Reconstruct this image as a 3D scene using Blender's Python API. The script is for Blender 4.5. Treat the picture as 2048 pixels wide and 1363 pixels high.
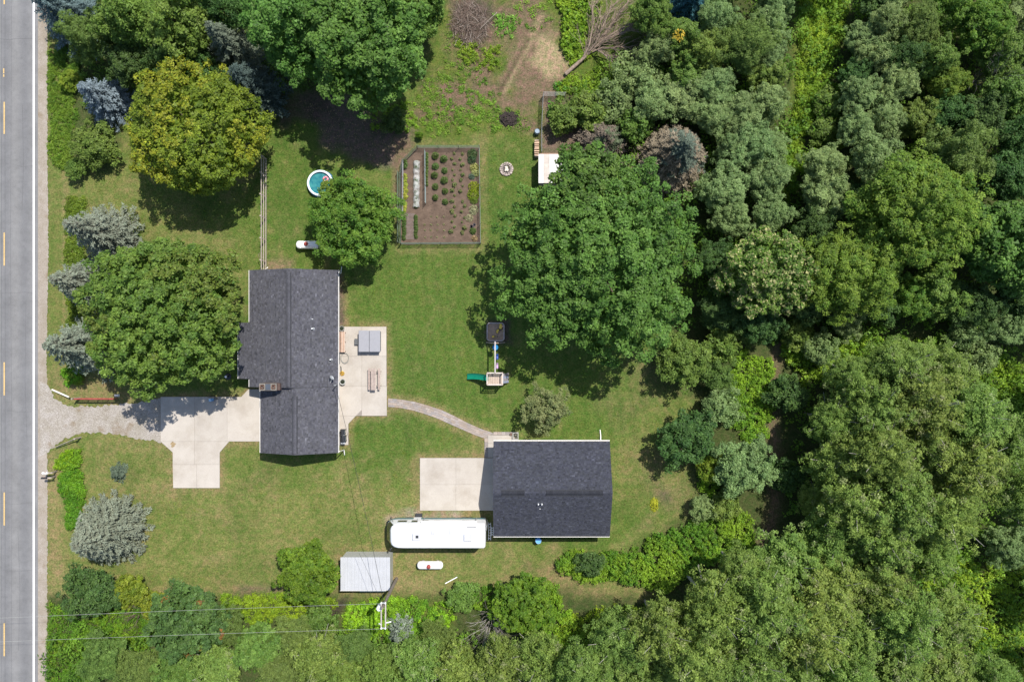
import bpy, bmesh, math, random
import numpy as np
from mathutils import Vector

for o in list(bpy.data.objects):
    bpy.data.objects.remove(o)
SC = bpy.context.scene
COL = SC.collection
H = 74.67            # drone height above the yard, metres
S = 1024.0 / 48.0    # photograph pixels per metre at ground level

# ------------------------------------------------------------------ camera, sky, sun, exposure
cam_d = bpy.data.cameras.new('camera')
cam = bpy.data.objects.new('camera', cam_d)
COL.objects.link(cam)
cam.location = (0, 0, H)
cam.rotation_euler = (0, 0, 0)
cam_d.sensor_width = 36.0
cam_d.lens = 28.0
cam_d.clip_start = 0.5
cam_d.clip_end = 4000
SC.camera = cam

SUNV = Vector((0.313, 0.408, 1.0)).normalized()
SUN_EL = math.asin(SUNV.z)
SUN_ROT = math.atan2(SUNV.x, SUNV.y)
world = bpy.data.worlds.new('World')
SC.world = world
world.use_nodes = True
wn = world.node_tree.nodes
wl = world.node_tree.links
for n in list(wn):
    wn.remove(n)
sky = wn.new('ShaderNodeTexSky')
sky.sky_type = 'NISHITA'
sky.sun_disc = False
sky.sun_elevation = SUN_EL
sky.sun_rotation = SUN_ROT
sky.air_density = 1.0
sky.dust_density = 1.0
bgn = wn.new('ShaderNodeBackground')
bgn.inputs['Strength'].default_value = 0.118
outw = wn.new('ShaderNodeOutputWorld')
wl.new(sky.outputs[0], bgn.inputs[0])
wl.new(bgn.outputs[0], outw.inputs[0])
sun_d = bpy.data.lights.new('sun', 'SUN')
sun_d.energy = 4.2
sun_d.angle = math.radians(0.5)
sun_d.color = (1.0, 0.955, 0.89)
sun = bpy.data.objects.new('sun', sun_d)
COL.objects.link(sun)
sun.rotation_euler = SUNV.to_track_quat('Z', 'Y').to_euler()
sun.location = (30, 40, 90)
vs = SC.view_settings
vs.view_transform = 'Standard'
vs.look = 'None'
vs.gamma = 1.0
vs.exposure = 0.75
vs.use_curve_mapping = False
SC.cycles.max_bounces = 6
SC.cycles.diffuse_bounces = 4
SC.cycles.glossy_bounces = 2
SC.cycles.transmission_bounces = 4
SC.cycles.transparent_max_bounces = 6

# ------------------------------------------------------------------ helpers
def G(px, py, z=0.0):
    """ground-plan point (metres) of something seen at a photograph pixel and standing z above ground"""
    k = (1.0 - z / H) / S
    return ((px - 1024.0) * k, (681.5 - py) * k)

def G3(px, py, z=0.0):
    x, y = G(px, py, z)
    return Vector((x, y, z))

def tag(o, label=None, cat=None, group=None, kind=None):
    if label: o['label'] = label
    if cat: o['category'] = cat
    if group: o['group'] = group
    if kind: o['kind'] = kind
    return o

def thing(name, label, cat, loc=(0, 0, 0), group=None, rz=0.0):
    o = bpy.data.objects.new(name, None)
    o.empty_display_size = 0.3
    COL.objects.link(o)
    o.location = loc
    o.rotation_euler = (0, 0, rz)
    return tag(o, label, cat, group)

def link_mesh(name, me, parent=None, loc=(0, 0, 0)):
    o = bpy.data.objects.new(name, me)
    COL.objects.link(o)
    o.location = loc
    if parent is not None:
        o.parent = parent
    return o

class MB:
    def __init__(s):
        s.v = []; s.f = []; s.c = []; s.cur = None
    def add(s, vs_, fs):
        b = len(s.v)
        s.v += [tuple(p) for p in vs_]
        s.f += [tuple(i + b for i in f) for f in fs]
        if s.cur is not None:
            s.c += [s.cur] * len(vs_)
        return s
    def box(s, cx, cy, cz, sx, sy, sz, rz=0.0, rx=0.0, ry=0.0):
        hx, hy, hz = sx / 2, sy / 2, sz / 2
        p = [Vector((x, y, z)) for x in (-hx, hx) for y in (-hy, hy) for z in (-hz, hz)]
        from mathutils import Euler
        m = Euler((rx, ry, rz)).to_matrix()
        c = Vector((cx, cy, cz))
        p = [m @ q + c for q in p]
        return s.add(p, [(0, 1, 3, 2), (4, 6, 7, 5), (0, 4, 5, 1), (2, 3, 7, 6), (0, 2, 6, 4), (1, 5, 7, 3)])
    def bar(s, a, b, w, h=None):
        a, b = Vector(a), Vector(b)
        h = w if h is None else h
        d = (b - a).normalized()
        up = Vector((0, 0, 1)) if abs(d.z) < 0.95 else Vector((0, 1, 0))
        sx = d.cross(up).normalized() * (w / 2)
        sy = sx.cross(d).normalized() * (h / 2)
        p = [a - sx - sy, a + sx - sy, a + sx + sy, a - sx + sy, b - sx - sy, b + sx - sy, b + sx + sy, b - sx + sy]
        return s.add(p, [(3, 2, 1, 0), (4, 5, 6, 7), (0, 1, 5, 4), (1, 2, 6, 5), (2, 3, 7, 6), (3, 0, 4, 7)])
    def tube(s, pts, r, n=6, r1=None, cap=True):
        pts = [Vector(p) for p in pts]
        r1 = r if r1 is None else r1
        rings = []
        prev = None
        for i, p in enumerate(pts):
            d = (pts[min(i + 1, len(pts) - 1)] - pts[max(i - 1, 0)]).normalized()
            ref = Vector((0, 0, 1)) if abs(d.z) < 0.9 else Vector((1, 0, 0))
            if prev is not None:
                x = (prev - d * prev.dot(d)).normalized()
            else:
                x = d.cross(ref).normalized()
            prev = x
            y = d.cross(x)
            rr = r + (r1 - r) * i / max(1, len(pts) - 1)
            rings.append([p + (x * math.cos(2 * math.pi * k / n) + y * math.sin(2 * math.pi * k / n)) * rr for k in range(n)])
        vs_ = [q for rg in rings for q in rg]
        fs = []
        for i in range(len(pts) - 1):
            for k in range(n):
                k2 = (k + 1) % n
                fs.append((i * n + k, i * n + k2, (i + 1) * n + k2, (i + 1) * n + k))
        if cap:
            fs.append(tuple(range(n - 1, -1, -1)))
            fs.append(tuple((len(pts) - 1) * n + k for k in range(n)))
        return s.add(vs_, fs)
    def cyl(s, x, y, z0, z1, r0, r1=None, n=16, cap=True):
        r1 = r0 if r1 is None else r1
        vs_ = []
        for z, r in ((z0, r0), (z1, r1)):
            vs_ += [(x + r * math.cos(2 * math.pi * k / n), y + r * math.sin(2 * math.pi * k / n), z) for k in range(n)]
        fs = [(k, (k + 1) % n, n + (k + 1) % n, n + k) for k in range(n)]
        if cap:
            fs += [tuple(range(n - 1, -1, -1)), tuple(range(n, 2 * n))]
        return s.add(vs_, fs)
    def lathe(s, x, y, prof, n=20):
        vs_ = []
        for r, z in prof:
            vs_ += [(x + r * math.cos(2 * math.pi * k / n), y + r * math.sin(2 * math.pi * k / n), z) for k in range(n)]
        fs = []
        for i in range(len(prof) - 1):
            for k in range(n):
                k2 = (k + 1) % n
                fs.append((i * n + k, i * n + k2, (i + 1) * n + k2, (i + 1) * n + k))
        return s.add(vs_, fs)
    def prism(s, poly, z0, z1):
        n = len(poly)
        vs_ = [(p[0], p[1], z0) for p in poly] + [(p[0], p[1], z1) for p in poly]
        fs = [(k, (k + 1) % n, n + (k + 1) % n, n + k) for k in range(n)]
        fs += [tuple(range(n - 1, -1, -1)), tuple(range(n, 2 * n))]
        return s.add(vs_, fs)
    def torus(s, c, R, r, n=24, m=8, sy=1.0):
        vs_ = []
        for i in range(n):
            a = 2 * math.pi * i / n
            for j in range(m):
                b = 2 * math.pi * j / m
                rr = R + r * math.cos(b)
                vs_.append((c[0] + rr * math.cos(a), c[1] + rr * math.sin(a) * sy, c[2] + r * math.sin(b)))
        fs = [(i * m + j, ((i + 1) % n) * m + j, ((i + 1) % n) * m + (j + 1) % m, i * m + (j + 1) % m) for i in range(n) for j in range(m)]
        return s.add(vs_, fs)
    def build(s, name, mat, parent=None, org=None, smooth=False, label=None, cat=None, group=None, kind=None, bevel=0.0):
        if org is None:
            org = tuple(parent.matrix_basis.translation) if parent is not None else (0, 0, 0)
            if parent is not None and parent.parent is not None:
                q = parent.parent
                org = tuple(Vector(org) + q.matrix_basis.translation)
        me = bpy.data.meshes.new(name)
        vs_ = [(p[0] - org[0], p[1] - org[1], p[2] - org[2]) for p in s.v]
        me.from_pydata(vs_, [], s.f)
        if len(s.f) < 4000:
            bm = bmesh.new(); bm.from_mesh(me)
            bmesh.ops.recalc_face_normals(bm, faces=bm.faces)
            if bevel > 0:
                bmesh.ops.bevel(bm, geom=list(bm.edges), offset=bevel, segments=2, affect='EDGES', profile=0.5)
            bm.to_mesh(me); bm.free()
        if s.c and bevel > 0: s.c = [s.c[0]] * len(me.vertices)
        if s.c and len(s.c) == len(me.vertices):
            at = me.attributes.new('tint', 'FLOAT_COLOR', 'POINT')
            at.data.foreach_set('color', np.array([(c[0], c[1], c[2], 1) for c in s.c], dtype=np.float32).ravel())
        if smooth:
            me.polygons.foreach_set('use_smooth', [True] * len(me.polygons))
            me.set_sharp_from_angle(angle=math.radians(40))
        me.materials.append(mat)
        o = link_mesh(name, me, parent, (0, 0, 0) if parent is not None else org)
        return tag(o, label, cat, group, kind)

def copy_tree(o, loc=None, rz=None, parent=None):
    c = o.copy()
    COL.objects.link(c)
    if parent is not None:
        c.parent = parent
    if loc is not None: c.location = loc
    if rz is not None: c.rotation_euler = (0, 0, rz)
    for ch in o.children:
        copy_tree(ch, parent=c)
    return c

# ------------------------------------------------------------------ materials (procedural)
KB = 0.80     # measured from the photograph at this exposure: everything mineral a fifth darker than first guessed
def new_mat(name):
    m = bpy.data.materials.new(name)
    m.use_nodes = True
    nt = m.node_tree
    b = nt.nodes['Principled BSDF']
    return m, nt, b

def pos_node(nt):
    g = nt.nodes.new('ShaderNodeNewGeometry')
    return g.outputs['Position']

def noise(nt, vec, scale, detail=3.0, rough=0.55):
    n = nt.nodes.new('ShaderNodeTexNoise')
    n.inputs['Scale'].default_value = scale
    n.inputs['Detail'].default_value = detail
    n.inputs['Roughness'].default_value = rough
    nt.links.new(vec, n.inputs['Vector'])
    return n.outputs['Fac']

def ramp(nt, fac, stops):
    r = nt.nodes.new('ShaderNodeValToRGB')
    els = r.color_ramp.elements
    while len(els) < len(stops): els.new(0.5)
    for e, (p, c) in zip(els, stops):
        e.position = p
        e.color = (c[0], c[1], c[2], 1) if not isinstance(c, (int, float)) else (c, c, c, 1)
    nt.links.new(fac, r.inputs['Fac'])
    return r.outputs['Color']

def mix(nt, a, b, fac, mode='MIX'):
    m = nt.nodes.new('ShaderNodeMix')
    m.data_type = 'RGBA'
    m.blend_type = mode
    for sock, v in ((m.inputs[0], fac), (m.inputs[6], a), (m.inputs[7], b)):
        if hasattr(v, 'is_linked'): nt.links.new(v, sock)
        elif isinstance(v, (int, float)): sock.default_value = v
        else: sock.default_value = (v[0], v[1], v[2], 1)
    return m.outputs[2]

def bump(nt, b, h, strength=0.3, dist=0.02):
    n = nt.nodes.new('ShaderNodeBump')
    n.inputs['Strength'].default_value = strength
    n.inputs['Distance'].default_value = dist
    nt.links.new(h, n.inputs['Height'])
    nt.links.new(n.outputs[0], b.inputs['Normal'])

def mat_plain(name, c, rough=0.6, var=0.12, scale=3.0, metal=0.0, spec=0.4, bmp=0.0, fine=0.0):
    if max(c) < 0.6: c = tuple(x * KB for x in c)
    m, nt, b = new_mat(name)
    p = pos_node(nt)
    f = noise(nt, p, scale, 5)
    lo = [x * (1 - var) for x in c]; hi = [min(1, x * (1 + var)) for x in c]
    col = ramp(nt, f, [(0.3, lo), (0.7, hi)])
    if fine > 0:
        f2 = noise(nt, p, 28.0, 2)
        col = mix(nt, col, ramp(nt, f2, [(0.3, 1 - fine), (0.7, 1 + fine)]), 1.0, 'MULTIPLY')
    nt.links.new(col, b.inputs['Base Color'])
    b.inputs['Roughness'].default_value = rough
    b.inputs['Metallic'].default_value = metal
    b.inputs['Specular IOR Level'].default_value = spec
    if bmp > 0:
        bump(nt, b, noise(nt, p, 25.0, 3), bmp, 0.02)
    return m

def mat_attr(name, rough=0.6, spec=0.3, fine=0.15, fscale=20.0, transl=0.0, bmp=0.0, objvar=0.0):
    m, nt, b = new_mat(name)
    a = nt.nodes.new('ShaderNodeAttribute'); a.attribute_name = 'tint'
    col = a.outputs['Color']
    p = pos_node(nt)
    if fine > 0:
        f2 = noise(nt, p, fscale, 3)
        col = mix(nt, col, ramp(nt, f2, [(0.28, 1 - fine), (0.72, 1 + fine)]), 1.0, 'MULTIPLY')
    if objvar > 0:
        oi = nt.nodes.new('ShaderNodeObjectInfo')
        hs = nt.nodes.new('ShaderNodeHueSaturation')
        mr = nt.nodes.new('ShaderNodeMapRange')
        mr.inputs[3].default_value = 1 - objvar; mr.inputs[4].default_value = 1 + objvar
        nt.links.new(oi.outputs['Random'], mr.inputs[0])
        nt.links.new(mr.outputs[0], hs.inputs['Value'])
        mr2 = nt.nodes.new('ShaderNodeMapRange')
        mr2.inputs[3].default_value = 0.485; mr2.inputs[4].default_value = 0.515
        ml = nt.nodes.new('ShaderNodeMath'); ml.operation = 'MULTIPLY'; ml.inputs[1].default_value = 7.31
        fr = nt.nodes.new('ShaderNodeMath'); fr.operation = 'FRACT'
        nt.links.new(oi.outputs['Random'], ml.inputs[0]); nt.links.new(ml.outputs[0], fr.inputs[0])
        nt.links.new(fr.outputs[0], mr2.inputs[0])
        nt.links.new(mr2.outputs[0], hs.inputs['Hue'])
        nt.links.new(col, hs.inputs['Color'])
        col = hs.outputs[0]
    nt.links.new(col, b.inputs['Base Color'])
    b.inputs['Roughness'].default_value = rough
    b.inputs['Specular IOR Level'].default_value = spec
    if bmp > 0:
        bump(nt, b, noise(nt, p, fscale, 3), bmp, 0.03)
    if transl > 0:
        t = nt.nodes.new('ShaderNodeBsdfTranslucent')
        tc = mix(nt, col, (1.25, 1.15, 0.55), 1.0, 'MULTIPLY')
        nt.links.new(tc, t.inputs['Color'])
        ms = nt.nodes.new('ShaderNodeMixShader')
        ms.inputs[0].default_value = transl
        nt.links.new(b.outputs[0], ms.inputs[1]); nt.links.new(t.outputs[0], ms.inputs[2])
        nt.links.new(ms.outputs[0], nt.nodes['Material Output'].inputs['Surface'])
    return m

M_LEAF = mat_attr('leaf', rough=0.55, spec=0.22, fine=0.0, transl=0.45, objvar=0.09)
M_NEEDLE = mat_attr('needle', rough=0.7, spec=0.12, fine=0.0, transl=0.08, objvar=0.05)
M_SHINGLE = mat_attr('asphalt_shingle', rough=0.9, spec=0.15, fine=0.22, fscale=9.0, bmp=0.3)
def weather(m, scale, lo, hi):
    nt = m.node_tree; b = nt.nodes['Principled BSDF']; l = b.inputs['Base Color'].links[0].from_socket
    f = ramp(nt, noise(nt, pos_node(nt), scale, 5, .6), [(.32, lo), (.68, hi)])
    nt.links.new(mix(nt, l, f, 1.0, 'MULTIPLY'), b.inputs['Base Color'])
weather(M_SHINGLE, .55, .95, 1.05)
M_TINT = mat_attr('painted_piece', rough=0.7, spec=0.3, fine=0.12, fscale=12.0)
M_STONE = mat_attr('stone', rough=0.85, spec=0.2, fine=0.2, fscale=18.0, bmp=0.4)
M_BARK = mat_plain('bark', (0.13, 0.10, 0.075), 0.9, 0.35, 6.0, bmp=0.6, spec=0.15)
M_DEADWOOD = mat_plain('bleached_wood', (0.30, 0.25, 0.21), 0.85, 0.3, 4.0, spec=0.15)
M_TWIG = mat_plain('dry_twig', (0.17, 0.125, 0.10), 0.9, 0.4, 2.5, spec=0.1)
M_WOODGREY = mat_plain('weathered_timber', (0.36, 0.30, 0.25), 0.8, 0.25, 5.0, fine=0.15)
M_WOODRED = mat_plain('cedar_timber', (0.42, 0.24, 0.15), 0.75, 0.2, 5.0, fine=0.15)
M_WHITE = mat_plain('white_paint', (0.78, 0.78, 0.76), 0.45, 0.04)
M_GUTTER = mat_plain('white_aluminium', (0.66, 0.64, 0.60), 0.4, 0.05)
M_SIDING = mat_plain('cream_siding', (0.55, 0.50, 0.42), 0.6, 0.06)
M_BRICK = mat_plain('brick_red', (0.095, 0.060, 0.050), 0.9, 0.3, 9.0)
M_BLACK = mat_plain('black_plastic', (0.025, 0.027, 0.032), 0.45, 0.2)
M_STEEL = mat_plain('galvanised_steel', (0.42, 0.44, 0.46), 0.45, 0.15, 3.0, metal=0.3)
M_RED = mat_plain('red_paint', (0.34, 0.06, 0.05), 0.6, 0.2)
M_BLUE = mat_plain('blue_plastic', (0.02, 0.16, 0.38), 0.4, 0.1)
M_GREENSLIDE = mat_plain('green_plastic', (0.005, 0.22, 0.13), 0.35, 0.08)
M_GLASS = mat_plain('dark_glass', (0.02, 0.035, 0.035), 0.08, 0.1, spec=0.7)
M_WIRE = mat_plain('aluminium_wire', (0.36, 0.36, 0.34), 0.5, 0.1)
M_CABLE = mat_plain('black_cable', (0.03, 0.03, 0.03), 0.6, 0.1)

# value noise in numpy (used for shapes and colour masks)
_T = np.random.RandomState(7).rand(256, 256)
def vnoise(x, y, scale, seed=0):
    x = np.asarray(x) / scale + 37.13 * seed + 500; y = np.asarray(y) / scale + 91.7 * seed + 500
    xi = np.floor(x).astype(int); yi = np.floor(y).astype(int)
    fx = x - xi; fy = y - yi
    fx = fx * fx * (3 - 2 * fx); fy = fy * fy * (3 - 2 * fy)
    a = _T[xi % 256, yi % 256]; b = _T[(xi + 1) % 256, yi % 256]
    c = _T[xi % 256, (yi + 1) % 256]; d = _T[(xi + 1) % 256, (yi + 1) % 256]
    return (a * (1 - fx) + b * fx) * (1 - fy) + (c * (1 - fx) + d * fx) * fy
def fbm(x, y, scale, seed=0, oct_=4):
    t = 0; w = 0; a = 1.0
    for i in range(oct_):
        t = t + a * vnoise(x, y, scale / 2 ** i, seed + i * 3); w += a; a *= 0.55
    return t / w
def sdf(poly, X, Y):
    """signed distance (positive inside) to a polygon"""
    n = len(poly)
    inside = np.zeros(X.shape, bool)
    dmin = np.full(X.shape, 1e9)
    for i in range(n):
        x0, y0 = poly[i]; x1, y1 = poly[(i + 1) % n]
        ex, ey = x1 - x0, y1 - y0
        t = np.clip(((X - x0) * ex + (Y - y0) * ey) / (ex * ex + ey * ey + 1e-12), 0, 1)
        dmin = np.minimum(dmin, (X - x0 - t * ex) ** 2 + (Y - y0 - t * ey) ** 2)
        if y0 != y1:
            c = ((y0 > Y) != (y1 > Y)) & (X < (x1 - x0) * (Y - y0) / (y1 - y0) + x0)
            inside ^= c
    d = np.sqrt(dmin)
    return np.where(inside, d, -d)
def PG(pts, z=0.0):
    return [G(a, b, z) for a, b in pts]

# ------------------------------------------------------------------ ground sheet with its soils and turf
LAWN_GREEN = np.array((0.076, 0.106, 0.022)); LAWN_LUSH = np.array((0.055, 0.094, 0.018))
LAWN_DRY = np.array((0.132, 0.134, 0.042)); TAN = np.array((0.20, 0.148, 0.072))
SOIL = np.array((0.130, 0.088, 0.058)); SAND = np.array((0.26, 0.19, 0.115)); DARKSOIL = np.array((0.06, 0.045, 0.035))
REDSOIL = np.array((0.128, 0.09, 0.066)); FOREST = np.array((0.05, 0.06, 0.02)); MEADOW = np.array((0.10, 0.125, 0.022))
def axis(lo, hi, st, far):
    a = np.arange(lo, hi + 1e-6, st)
    return np.concatenate([-np.array(far[::-1]), a, np.array(far)])
gx = axis(-54, 54, 0.30, [58, 70, 120, 400, 1500]); gy = axis(-37, 37, 0.30, [40, 50, 100, 400, 1500])
XX, YY = np.meshgrid(gx, gy, indexing='ij')
PXX = XX * S + 1024; PYY = 681.5 - YY * S
col = np.zeros(XX.shape + (3,))
edge = (fbm(XX, YY, 1.3, 11) - 0.5)
def lay(c, m):
    global col
    m = np.clip(m, 0, 1)[..., None]
    col = col * (1 - m) + np.asarray(c) * m
def region(pts, feather=0.8, jit=1.2):
    return np.clip(0.5 + (sdf(PG(pts), XX, YY) + edge * jit * 2) / feather, 0, 1)
n6 = fbm(XX, YY, 7.0, 1); n2 = fbm(XX, YY, 2.2, 2); n1 = fbm(XX, YY, 0.8, 3, 3)
col[:] = LAWN_GREEN
lay(LAWN_LUSH, np.clip((n2 - 0.42) * 3, 0, 1) * 0.7)
dryfield = np.clip((PYY - 760) / 260, 0, 1) * np.clip((1300 - PXX) / 400, 0.3, 1)
dryfield = np.maximum(dryfield, 0.6 * np.clip((PXX - 1100) / 150, 0, 1) * np.clip((PYY - 640) / 100, 0, 1))
dryfield = np.maximum(dryfield, 0.45 * np.clip((620 - PXX) / 200, 0, 1))
lush = np.exp(-((PXX - 860) / 130) ** 2 - ((PYY - 640) / 170) ** 2) + 0.8 * np.exp(-((PXX - 740) / 60) ** 2 - ((PYY - 880) / 60) ** 2)
lay(LAWN_DRY, np.clip(dryfield * 0.95 + (n6 - 0.5) * 1.8 + (n1 - .5) * 1.2 - lush * 0.9, 0, 0.95))
lay(TAN, np.clip((n2 - 0.56) * 5, 0, 1) * np.clip(dryfield + 0.12, 0, 1) * 0.55)
lay(SOIL * 0.80 + LAWN_GREEN * 0.25, np.clip((PXX - 1200) / 90, 0, 1) * np.clip((fbm(XX, YY, 4.5, 15) - .40) * 4, 0, 1) * ((PYY > 700) & (PYY < 1060)) * 0.55)
lay(TAN * 0.8 + LAWN_GREEN * .2, np.clip((n1 - 0.60) * 6, 0, 1) * 0.35)
lay(LAWN_LUSH * 0.8, np.clip((fbm(XX, YY, 3.4, 19) - 0.56) * 5, 0, 1) * 0.5)
# mowing lines (the turf itself lies in stripes of slightly different colour)
stripe = 0.5 + 0.5 * np.sin(PYY * 2 * np.pi / 17 + 3 * n6)
lay(LAWN_DRY * 1.1, stripe * 0.30 * np.clip((PYY - 900) / 100, 0, 1) * (PXX < 800))
stripe2 = 0.5 + 0.5 * np.sin((PXX - .12 * PYY) * 2 * np.pi / 24 + 2 * n6)
lay(LAWN_GREEN * 1.22, stripe2 * 0.34 * ((PXX > 680) & (PYY > 480) & (PYY < 900)))
lay(LAWN_LUSH * .9, (1 - stripe2) * 0.22 * ((PXX > 680) & (PYY > 480) & (PYY < 900)))
# worn edges of the slabs, path and fences
def fringe(pts, w, c, amt, closed=True):
    d = np.abs(sdf(PG(pts), XX, YY)) if closed else None
    lay(c, np.clip(1 - (d + edge * 0.5) / w, 0, 1) * amt * np.clip(0.4 + n1 * 1.1, 0, 1))
DRIVE = [(322, 793), (483, 793), (497, 778), (520, 778), (520, 882), (459, 882), (440, 904), (440, 975), (347, 975), (346, 904), (322, 883)]
PATIO = [(672, 653), (773, 653), (774, 831), (712, 831), (697, 847), (697, 889), (672, 889)]
PAD = [(840, 915), (988, 915), (988, 1020), (840, 1020)]
WALKT = [(776, 796), (800, 798), (830, 803), (858, 811), (885, 820), (910, 832), (935, 845), (962, 857), (986, 865)]
WALKB = [(776, 813), (800, 815), (826, 820), (852, 828), (877, 837), (901, 848), (926, 859), (949, 869), (969, 876)]
GARDEN = [(800, 332), (834, 294), (959, 294), (961, 488), (801, 489)]
for pts in (DRIVE, PATIO, PAD, WALKT + WALKB[::-1]):
    fringe(pts, 0.75, TAN * 0.95, 0.85)
fringe([(795, 500), (795, 330), (830, 285), (966, 285), (968, 497)], 0.6, TAN, 0.5)
# roadside bank
lay(LAWN_DRY * 0.95, region([(90, -40), (178, -40), (178, 800), (90, 800)], 1.5, 0.4) * 0.6)
lay(TAN * 1.05, np.clip(1 - np.abs((PXX - 131 + 4 * (n2 - .5))) / 6, 0, 1) * ((PYY > 300) & (PYY < 760)) * 0.8)
lay(TAN, region([(96, 905), (125, 905), (118, 1000), (125, 1160), (96, 1210)], 1.6, 1.0) * 0.75)
lay(TAN * 0.9, region([(96, 730), (240, 765), (300, 805), (240, 815), (120, 800)], 1.5, 1.0) * 0.6)
# south edge of the mown lawn
lay(TAN * 0.85, region([(225, 1165), (330, 1178), (560, 1172), (560, 1184), (300, 1190)], 0.8, 0.8) * 0.8)
lay(DARKSOIL * 1.6, region([(480, 1172), (560, 1168), (560, 1182), (480, 1184)], 0.8, 0.6) * 0.6)
lay(TAN, region([(790, 1140), (900, 1165), (960, 1160), (900, 1195), (790, 1190)], 1.4, 1.2) * 0.65)
lay(TAN * 0.9, region([(1110, 1090), (1150, 1165), (1300, 1172), (1330, 1195), (1220, 1205), (1130, 1190), (1080, 1150)], 1.2, 1.0) * 0.85)
lay(LAWN_DRY, region([(1200, 1160), (1340, 1165), (1330, 1190), (1220, 1200)], 1.5, 1.0) * 0.6)
lay(SOIL, region([(1320, 985), (1340, 985), (1345, 1008), (1318, 1010)], 1.2, 1.2) * 0.6)
lay(DARKSOIL * 1.5, region([(1325, 990), (1338, 990), (1338, 1002), (1325, 1002)], 0.7, 0.6) * 0.8)
lay(SOIL * 0.95, region([(1040, 1115), (1060, 1115), (1060, 1132), (1042, 1132)], 1.0, 1.0) * 0.6)
# cleared ground in the top centre
lay(MEADOW * 0.8, region([(790, -60), (1330, -60), (1330, 200), (1080, 260), (830, 290)], 2.0, 2.0) * 0.6)
clr = region([(880, 150), (905, -50), (1080, -50), (1120, 100), (1135, 160), (1095, 200), (1070, 255), (1000, 225), (910, 235), (840, 215)], 1.8, 2.2)
lay(SOIL * 1.02, clr * np.clip(0.50 + (n2 - 0.40) * 5, 0, 1))
lay(SOIL * 1.12, region([(1000, 130), (1030, 60), (1090, 50), (1135, 150), (1090, 195), (1030, 200), (980, 190)], 1.6, 1.6) * np.clip(0.5 + (n1 - .4) * 3, 0, 1))
lay(SAND, region([(1068, 80), (1095, 70), (1125, 95), (1130, 135), (1100, 150), (1070, 130)], 0.9, 1.0))
lay(SAND * 0.7, region([(1092, 57), (1108, 55), (1112, 80), (1096, 78)], 0.7, 0.6) * 0.8)
for k, (a, b, c, d) in enumerate([((1075, 40), (1010, 185), 4, 0), ((1060, 75), (1000, 180), 4, 0), ((1085, 30), (1050, 110), 4, 0)]):
    ax, ay = G(*a); bx, by = G(*b)
    t = np.clip(((XX - ax) * (bx - ax) + (YY - ay) * (by - ay)) / ((bx - ax) ** 2 + (by - ay) ** 2), 0, 1)
    dd = np.hypot(XX - ax - t * (bx - ax), YY - ay - t * (by - ay))
    lay(SAND * 0.85 if k != 1 else SOIL * 0.62, np.clip(1 - dd / 0.30, 0, 1) * 0.9)
lay(SOIL * 0.9, region([(800, 225), (900, 235), (905, 244), (800, 240)], 0.6, 0.5) * 0.8)
lay(DARKSOIL * 1.3, region([(905, 5), (945, -10), (985, 10), (985, 70), (965, 95), (925, 90), (908, 60)], 0.8, 0.8) * 0.85)
# bare soil in the shade of the maples and round the vegetable garden
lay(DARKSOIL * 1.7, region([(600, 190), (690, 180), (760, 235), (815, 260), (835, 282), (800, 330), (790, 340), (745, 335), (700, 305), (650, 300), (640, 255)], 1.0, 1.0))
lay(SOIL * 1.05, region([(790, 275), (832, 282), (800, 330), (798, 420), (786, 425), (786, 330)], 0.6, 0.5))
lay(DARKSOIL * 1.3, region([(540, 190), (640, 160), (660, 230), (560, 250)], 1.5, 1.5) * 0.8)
# bed along the house wall, run behind the shed, mulch under trees
lay(DARKSOIL * 1.5, region([(674, 540), (686, 545), (690, 650), (674, 652)], 0.5, 0.3))
lay(TAN * 0.9, region([(685, 545), (694, 600), (697, 650), (690, 652), (685, 600)], 0.4, 0.3) * 0.6)
lay(REDSOIL, region([(1085, 192), (1215, 192), (1290, 320), (1083, 345)], 0.5, 0.4))
lay(SOIL * 1.3, region([(540, 520), (590, 520), (590, 545), (530, 545)], 0.7, 0.5) * 0.75)
lay(DARKSOIL * 1.2, region([(972, 640), (1018, 640), (1022, 688), (970, 688)], 0.6, 0.4))
# gravelly ground beside the motorhome
lay(np.array((0.24, 0.20, 0.155)), region([(778, 1035), (800, 1022), (925, 1021), (928, 1040), (960, 1042), (960, 1060), (775, 1060)], 0.8, 0.7) * np.clip(0.5 + (n1 - .4) * 2.5, 0, 1))
fringe([(770, 1030), (985, 1030), (985, 1104), (770, 1104)], 0.6, TAN, 0.35)
fringe([(678, 1100), (790, 1100), (790, 1185), (678, 1185)], 0.8, TAN * 0.9, 0.6)
# woodland floor, meadow lane and ditch
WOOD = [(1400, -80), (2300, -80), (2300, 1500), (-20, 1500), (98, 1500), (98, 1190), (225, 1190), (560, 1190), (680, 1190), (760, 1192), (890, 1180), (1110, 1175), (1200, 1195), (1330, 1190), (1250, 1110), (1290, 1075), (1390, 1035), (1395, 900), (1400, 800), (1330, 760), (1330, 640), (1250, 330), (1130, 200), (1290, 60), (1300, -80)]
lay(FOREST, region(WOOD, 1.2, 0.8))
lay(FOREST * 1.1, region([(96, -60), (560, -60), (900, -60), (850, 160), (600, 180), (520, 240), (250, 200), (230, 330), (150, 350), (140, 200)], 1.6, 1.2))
lay(MEADOW, region([(1600, -80), (1690, -80), (1680, 60), (1640, 140), (1610, 220), (1590, 340), (1570, 340), (1585, 200)], 1.2, 0.9))
lay(SOIL * 1.1, np.clip(1 - (np.abs(PXX - (1565 - 0.10 * (PYY - 700) + 14 * np.sin(PYY / 70)))) / 22, 0, 1) * ((PYY > 690) & (PYY < 1120)) * 0.85)
lay(MEADOW * 0.95, region([(690, 1195), (900, 1195), (900, 1245), (690, 1250)], 1.5, 1.2) * 0.7)
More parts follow.
